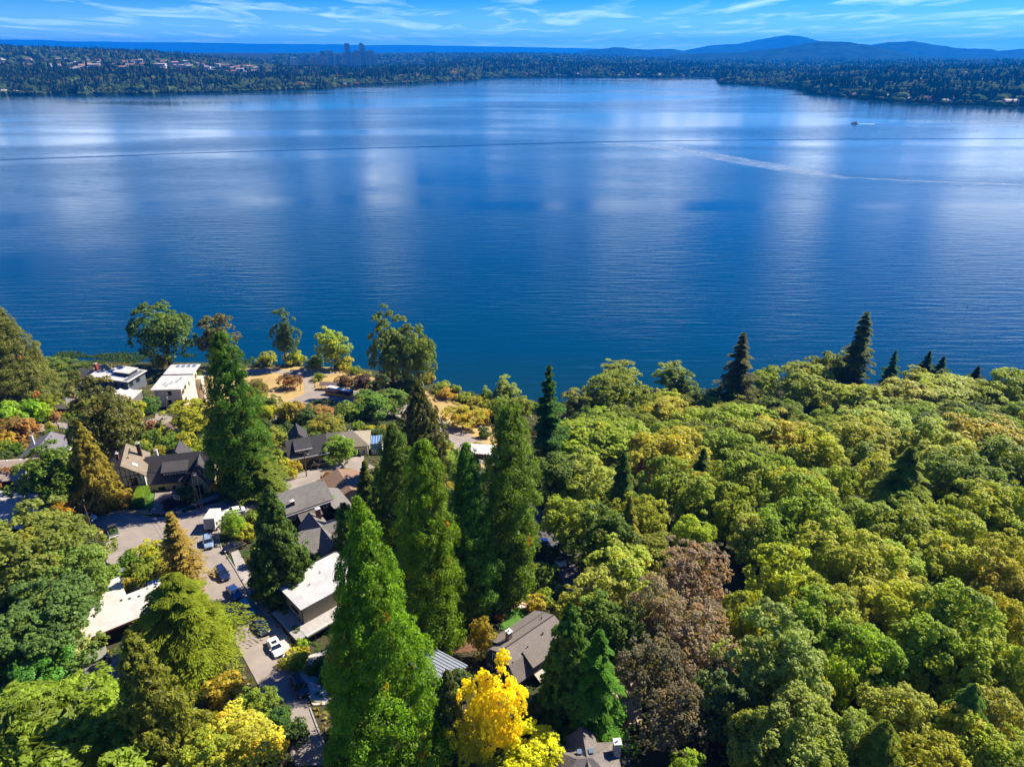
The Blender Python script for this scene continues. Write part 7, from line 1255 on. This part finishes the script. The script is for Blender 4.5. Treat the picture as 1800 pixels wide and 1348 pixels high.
# clipped hedge block by the tudor driveway
def hedge(px0, px1, w, H, c, label):
    a, b_ = Vector(onground(*px0)[:2]), Vector(onground(*px1)[:2]); L_ = (b_ - a).length; rg = np.random.default_rng(int(px0[0])); n = int(L_ * w * 90 + (L_ + w) * H * 160)
    p = rg.uniform(-1, 1, (n, 3)); k = rg.integers(0, 3, n); k = np.where(rg.random(n) < .45, 2, k); s = np.sign(rg.normal(0, 1, n)); s = np.where(k == 2, 1, s); p[np.arange(n), k] = s; nr = np.zeros((n, 3)); nr[np.arange(n), k] = s
    p = p * np.array([L_ / 2, w / 2, H / 2]) * rg.uniform(.9, 1.03, (n, 1)) + np.array([0, 0, H / 2]); q = leafquads(p, nr, np.full(n, .2), rg, 1.2); ti = rg.uniform(.75, 1.25, (n, 1)) * np.ones((1, 3))
    c0 = (a + b_) / 2; t_ = thing('hedge', label, 'hedge', (c0.x, c0.y, g(c0.x, c0.y)), math.atan2(b_.y - a.y, b_.x - a.x)); o = link('foliage', finish_crown('foliage', q, ti), t_); o.color = (*[min(.8, v * 1.7) for v in c], 1)
    part(t_, 'stems', mat('hedge_core', (.03, .05, .01), .95), lambda b: b.box(-L_ / 2 + .2, L_ / 2 - .2, -w / 2 + .2, w / 2 - .2, -.2, H - .25))
hedge((242, 893), (256, 872), 2.6, 2.3, G7, 'square clipped bright green hedge beside the tudor driveway')
hedge((345, 695), (352, 665), 2, 2.6, G1, 'tall conical hedge along the right wall of the cream house')
# palm like tree fern at the bottom
x, y, z = onground(975, 1302); t_ = thing('tree_fern', 'star shaped tree fern with long green fronds at the bottom centre', 'tree fern', (x, y, z)); part(t_, 'trunk', M_BARK, lambda b: b.tube((0, 0, -.3), (0, 0, 1.6), .22, .18, 8)); 
for k in range(11):
    a = k * .571; b = MB(); ca, sa = math.cos(a), math.sin(a)
    for j in range(9):
        s0, s1 = j / 9, (j + 1) / 9; f = lambda s, w: (ca * s * 2.9 - sa * w, sa * s * 2.9 + ca * w, 1.6 + 1.3 * s - 1.8 * s * s)
        w0 = .42 * math.sin(math.pi * (s0 * .85 + .15)); 
        for sg in (1, -1): b.poly([f(s0, 0), f(s1 - .02, 0), f(s1 + .03, sg * w0), f(s0 + .06, sg * w0)])
    o = b.build('frond', M_LEAF, t_); o.color = (.07, .26, .03, 1); a_ = o.data.attributes.new('tint', 'FLOAT_COLOR', 'POINT'); a_.data.foreach_set('color', np.ones(len(o.data.vertices) * 4, dtype=np.float32))
# garden shrubs in the remaining gaps
def in_poly(x, y, P_):
    c = False; j = len(P_) - 1
    for i in range(len(P_)):
        if (P_[i][1] > y) != (P_[j][1] > y) and x < (P_[j][0] - P_[i][0]) * (y - P_[i][1]) / (P_[j][1] - P_[i][1]) + P_[i][0]: c = not c
        j = i
    return c
BLOCK = [(o.location.x, o.location.y, 7.5 if o.get('category') == 'house' else 3.2) for o in C.objects if o.get('category') in ('house', 'car', 'bus', 'van', 'truck', 'pickup truck', 'shed', 'carport', 'shelter') and o.location.y < 400]
def clear(x, y, marg=0.0):
    if any((x - a) ** 2 + (y - b) ** 2 < (r_ + marg) ** 2 for a, b, r_ in BLOCK): return False
    return not any(in_poly(x, y, P_) for P_, n_ in AREAS)
LM = [(o.location.x, o.location.y, o['label']) for o in C.objects if o.get('category') == 'house' and o.location.y < 400]
TONES = [(G1, 'green'), (G2, 'light green'), (G3, 'yellow green'), (G4, 'orange flecked'), (G6, 'dark green'), (G2, 'light green'), (G6, 'dark green')]
rs = random.Random(9); SHORTN = {}
ct = 0
for yy in range(44, 292, 6):
    for xx in range(-250, 22, 6):
        x, y = xx + rs.uniform(-2.4, 2.4), yy + rs.uniform(-2.4, 2.4)
        if shore(x) - y < 4: continue
        u, v = proj(x, y, g(x, y) + 1)
        if not (-20 < u < 1060 and 620 < v < 1380): continue
        if not clear(x, y, 1.5) or ct > 260: continue
        if any((x - a) ** 2 + (y - b) ** 2 < 4 for a, b, r_ in TREES): continue
        if rs.random() < .25: continue
        c, tn = rs.choice(TONES); lm = min(LM, key=lambda q: (q[0] - x) ** 2 + (q[1] - y) ** 2); sn = ' '.join(lm[2].split()[:5])
        plant('shrub', x, y, rs.uniform(1.6, 3.6), rs.uniform(1.5, 2.9), c, '%s garden shrub near the %s' % (tn, sn), 'shrub', '%s shrubs near the %s' % (tn, sn)); ct += 1
# low growth over the bare ground
rg = np.random.default_rng(4); n = 240000; X = rg.uniform(-260, 260, n); Y = rg.uniform(40, 300, n); S_ = shore(X) - Y; Z = gh(X, Y)
dep = Y * math.cos(PITCH) - (Z - CAMH) * math.sin(PITCH); U = 900 + FOC * X / dep; V_ = 674 - FOC * (Y * math.sin(PITCH) + (Z - CAMH) * math.cos(PITCH)) / dep
k = (S_ > 0.5) & (U > -20) & (U < 1820) & (V_ > 620) & (V_ < 1380); k &= (X < 40) | (rg.random(n) < .25); k &= vnoise(X / 5, Y / 5, 2) > -.45
X, Y, Z = X[k], Y[k], Z[k]; ok = np.ones(len(X), bool)
for P_, n_ in AREAS:
    a = np.array(P_); bx0, by0 = a.min(0); bx1, by1 = a.max(0); ii = np.nonzero((X > bx0) & (X < bx1) & (Y > by0) & (Y < by1))[0]
    for i in ii:
        if ok[i] and in_poly(X[i], Y[i], P_): ok[i] = False
for a, b_, r_ in BLOCK: ok &= ~((X - a) ** 2 + (Y - b_) ** 2 < (r_ * .75) ** 2)
X, Y, Z = X[ok], Y[ok], Z[ok]; m = len(X)
base = np.where((vnoise(X / 14, Y / 14, 6) > .15)[:, None], np.array([[.24, .20, .035]]), np.array([[.085, .15, .02]])) * rg.uniform(.5, 1.5, (m, 1))
q = leafquads(np.stack([X, Y, Z + rg.uniform(.02, .45, m)], -1), np.tile([0, 0, 1.0], (m, 1)), rg.uniform(.3, .65, m), rg, 1.3, None, .5)
o = link('ground_cover', finish_crown('ground_cover', q, base)); tag(o, kind='stuff')
# reeds in the shallows at the left
m = 9000; X = rg.uniform(-215, -120, m); Y = shore(X) + rg.uniform(-3, 11, m) + 3 * vnoise(X / 9, X * 0, 3); kk = vnoise(X / 8, Y / 4, 8) > -.1; X, Y = X[kk], Y[kk]; m = len(X)
q = leafquads(np.stack([X, Y, rg.uniform(-.1, .7, m)], -1), rg.normal(0, 1, (m, 3)) * np.array([1, 1, .2]), np.full(m, .35), rg, 3, np.tile([0, 0, 1.0], (m, 1)), .2)
tag(link('lake_reeds', finish_crown('lake_reeds', q, np.tile([[.07, .12, .03]], (m, 1)) * rg.uniform(.6, 1.5, (m, 1)))), kind='stuff')
